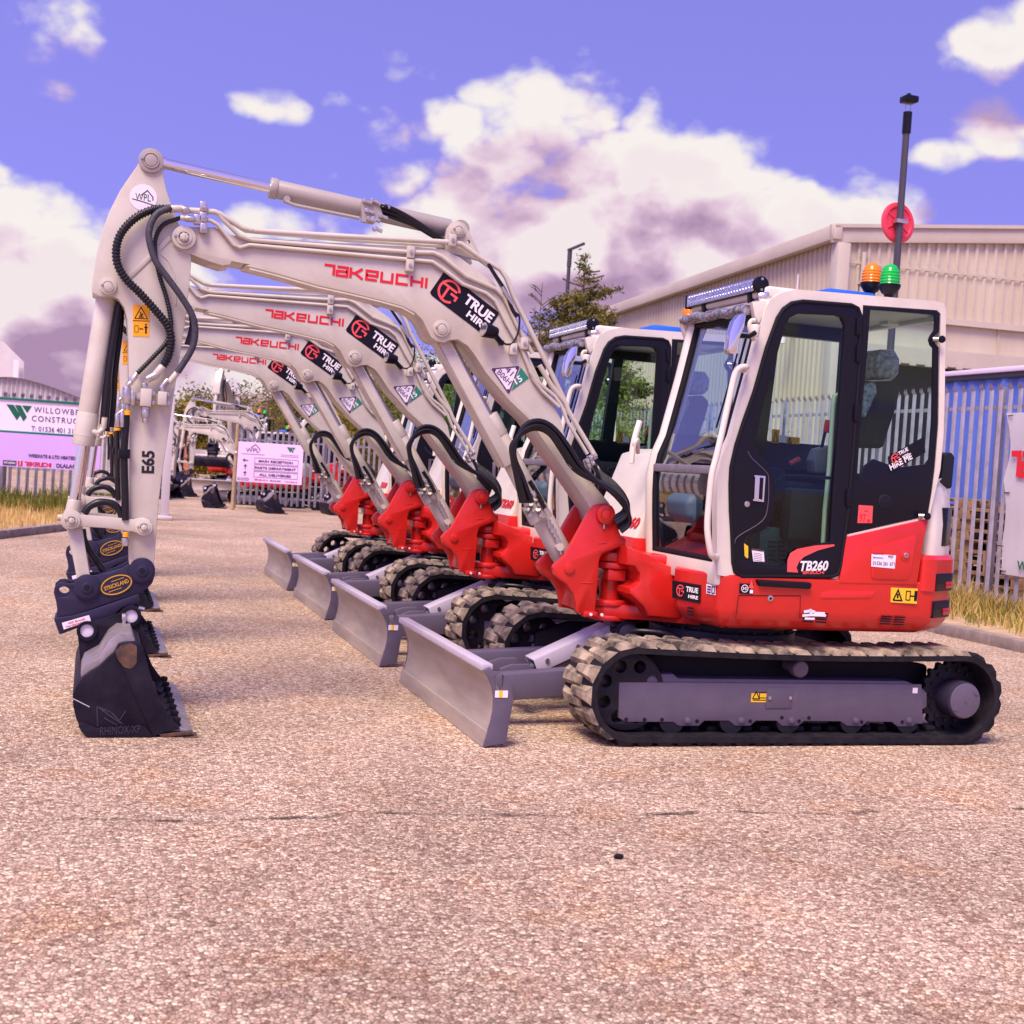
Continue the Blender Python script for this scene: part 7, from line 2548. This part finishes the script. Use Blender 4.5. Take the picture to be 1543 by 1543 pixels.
def rng(v, a, b, c=0., d=1., smooth=True):
    n = N('ShaderNodeMapRange'); n.interpolation_type = 'SMOOTHSTEP' if smooth else 'LINEAR'
    n.inputs[1].default_value = a; n.inputs[2].default_value = b; n.inputs[3].default_value = c; n.inputs[4].default_value = d
    L(v, n.inputs[0]); return n.outputs[0]


def dens(off):
    """cloud density field on the sky directions, sampled with a small offset"""
    va = N('ShaderNodeVectorMath'); va.operation = 'ADD'; L(D_, va.inputs[0]); va.inputs[1].default_value = off
    d_ = va.outputs[0]

    def nz(sc, det, ro, seed, dist=0.):
        m = N('ShaderNodeMapping'); m.inputs['Scale'].default_value = (1, 1, 1.45); m.inputs['Location'].default_value = (seed, seed*.7, seed*1.3); L(d_, m.inputs[0])
        n = N('ShaderNodeTexNoise'); n.inputs['Scale'].default_value = sc; n.inputs['Detail'].default_value = det; n.inputs['Roughness'].default_value = ro; n.inputs['Distortion'].default_value = dist
        L(m.outputs[0], n.inputs[0]); return n.outputs['Fac']
    def puff(sc, seed):
        m = N('ShaderNodeMapping'); m.inputs['Scale'].default_value = (1, 1, 1.3); m.inputs['Location'].default_value = (seed, seed*.4, seed*.9); L(d_, m.inputs[0])
        wn = N('ShaderNodeTexNoise'); wn.inputs['Scale'].default_value = sc*1.3; wn.inputs['Detail'].default_value = 3; L(m.outputs[0], wn.inputs[0])
        wv = N('ShaderNodeVectorMath'); wv.operation = 'MULTIPLY_ADD'; L(wn.outputs['Color'], wv.inputs[0]); wv.inputs[1].default_value = (.9/sc,)*3; L(m.outputs[0], wv.inputs[2])
        v = N('ShaderNodeTexVoronoi'); v.feature = 'F1'; v.inputs['Scale'].default_value = sc; v.inputs['Detail'].default_value = 1; v.inputs['Roughness'].default_value = .45
        L(wv.outputs[0], v.inputs['Vector']); return math_('MULTIPLY_ADD', v.outputs['Distance'], -.75, 1.02)
    big = math_('ADD', math_('MULTIPLY_ADD', nz(4.6, 7, .55, 3.1, .1), 1.05, -.22), math_('MULTIPLY', puff(15, 2.2), .42))
    acc = None
    for (px, py, rx, rz, amp) in CLOUDS:
        c = ray(px, py).normalized()
        s = N('ShaderNodeVectorMath'); s.operation = 'SUBTRACT'; L(d_, s.inputs[0]); s.inputs[1].default_value = c
        m = N('ShaderNodeVectorMath'); m.operation = 'MULTIPLY'; L(s.outputs[0], m.inputs[0]); m.inputs[1].default_value = (F/rx, F/rx, F/rz)
        l = N('ShaderNodeVectorMath'); l.operation = 'LENGTH'; L(m.outputs[0], l.inputs[0])
        b = rng(l.outputs['Value'], .15, 1.45, amp*.92, 0)
        acc = b if acc is None else math_('MAXIMUM', acc, b)
    # bank of cloud low in the sky
    sx_ = N('ShaderNodeSeparateXYZ'); L(d_, sx_.inputs[0])
    low_ = rng(sx_.outputs[2], .04, .19, .34, 0)
    acc = math_('MAXIMUM', acc, low_)
    up_ = rng(sx_.outputs[2], .45, .75, 0, .10)
    acc = math_('ADD', acc, up_)
    return math_('ADD', big, acc)


CLOUDS = [(880, 225, 270, 140, .44), (815, 140, 85, 75, .36), (900, 140, 60, 50, .26), (975, 165, 95, 80, .34), (700, 190, 120, 75, .34), (1060, 250, 150, 110, .42), (640, 330, 260, 120, .46), (930, 380, 430, 130, .52), (565, 220, 110, 80, .30), (1210, 330, 180, 70, .42), (480, 330, 140, 60, .34),
          (60, 350, 190, 95, .40), (110, 460, 240, 110, .44), (-30, 440, 170, 170, .40), (85, 40, 170, 90, .35), (75, 122, 80, 36, .22), (415, 147, 120, 48, .28), (590, 97, 140, 45, .30), (490, 150, 60, 36, .27),
          (1500, 50, 120, 70, .28), (1520, 205, 100, 60, .27), (1430, 232, 75, 32, .27), (225, 128, 60, 32, .20), (300, 250, 160, 90, .13), (400, 95, 260, 60, .10)]
d0_ = dens((0, 0, 0)); d1_ = dens((-.012, -.006, .040))
mask = rng(d0_, .65, .79)
thick = rng(d0_, .74, .98)
lit = rng(math_('SUBTRACT', d0_, d1_), -.09, .17, smooth=False)
shade = math_('ADD', lit, math_('MULTIPLY', math_('SUBTRACT', .54, thick), .30), clamp=True)
cc_ = N('ShaderNodeValToRGB'); L(shade, cc_.inputs[0])
ce = cc_.color_ramp.elements
ce[0].position = .0; ce[0].color = (.46, .30, .47, 1)
ce[1].position = 1.0; ce[1].color = (1., .95, .90, 1)
for p_, c_ in ((.36, (.70, .50, .66, 1)), (.60, (.86, .68, .79, 1)), (.80, (.95, .83, .86, 1))):
    e_ = ce.new(p_); e_.color = c_
cs_ = N('ShaderNodeMix'); cs_.data_type = 'RGBA'; cs_.blend_type = 'MULTIPLY'; cs_.inputs[0].default_value = 1; L(cc_.outputs[0], cs_.inputs[6]); cs_.inputs[7].default_value = (9.2, 9.0, 9.2, 1)
tint = N('ShaderNodeMix'); tint.data_type = 'RGBA'; tint.blend_type = 'MULTIPLY'; tint.inputs[0].default_value = 1; L(sky.outputs[0], tint.inputs[6]); tint.inputs[7].default_value = (3.05, 1.75, 2.95, 1)
mixs = N('ShaderNodeMix'); mixs.data_type = 'RGBA'; L(mask, mixs.inputs[0]); L(tint.outputs[2], mixs.inputs[6]); L(cs_.outputs[2], mixs.inputs[7])
L(mixs.outputs[2], bg.inputs[0]); bg.inputs[1].default_value = .083

SC.view_settings.view_transform = 'Standard'; SC.view_settings.look = 'None'; SC.view_settings.exposure = 0.30; SC.view_settings.gamma = 1
SC.render.engine = 'CYCLES'
SC.render.resolution_x = SC.render.resolution_y = 1024
SC.cycles.max_bounces = 8; SC.cycles.transparent_max_bounces = 16
for o in bpy.data.objects:
    if '_org' in o: del o['_org']
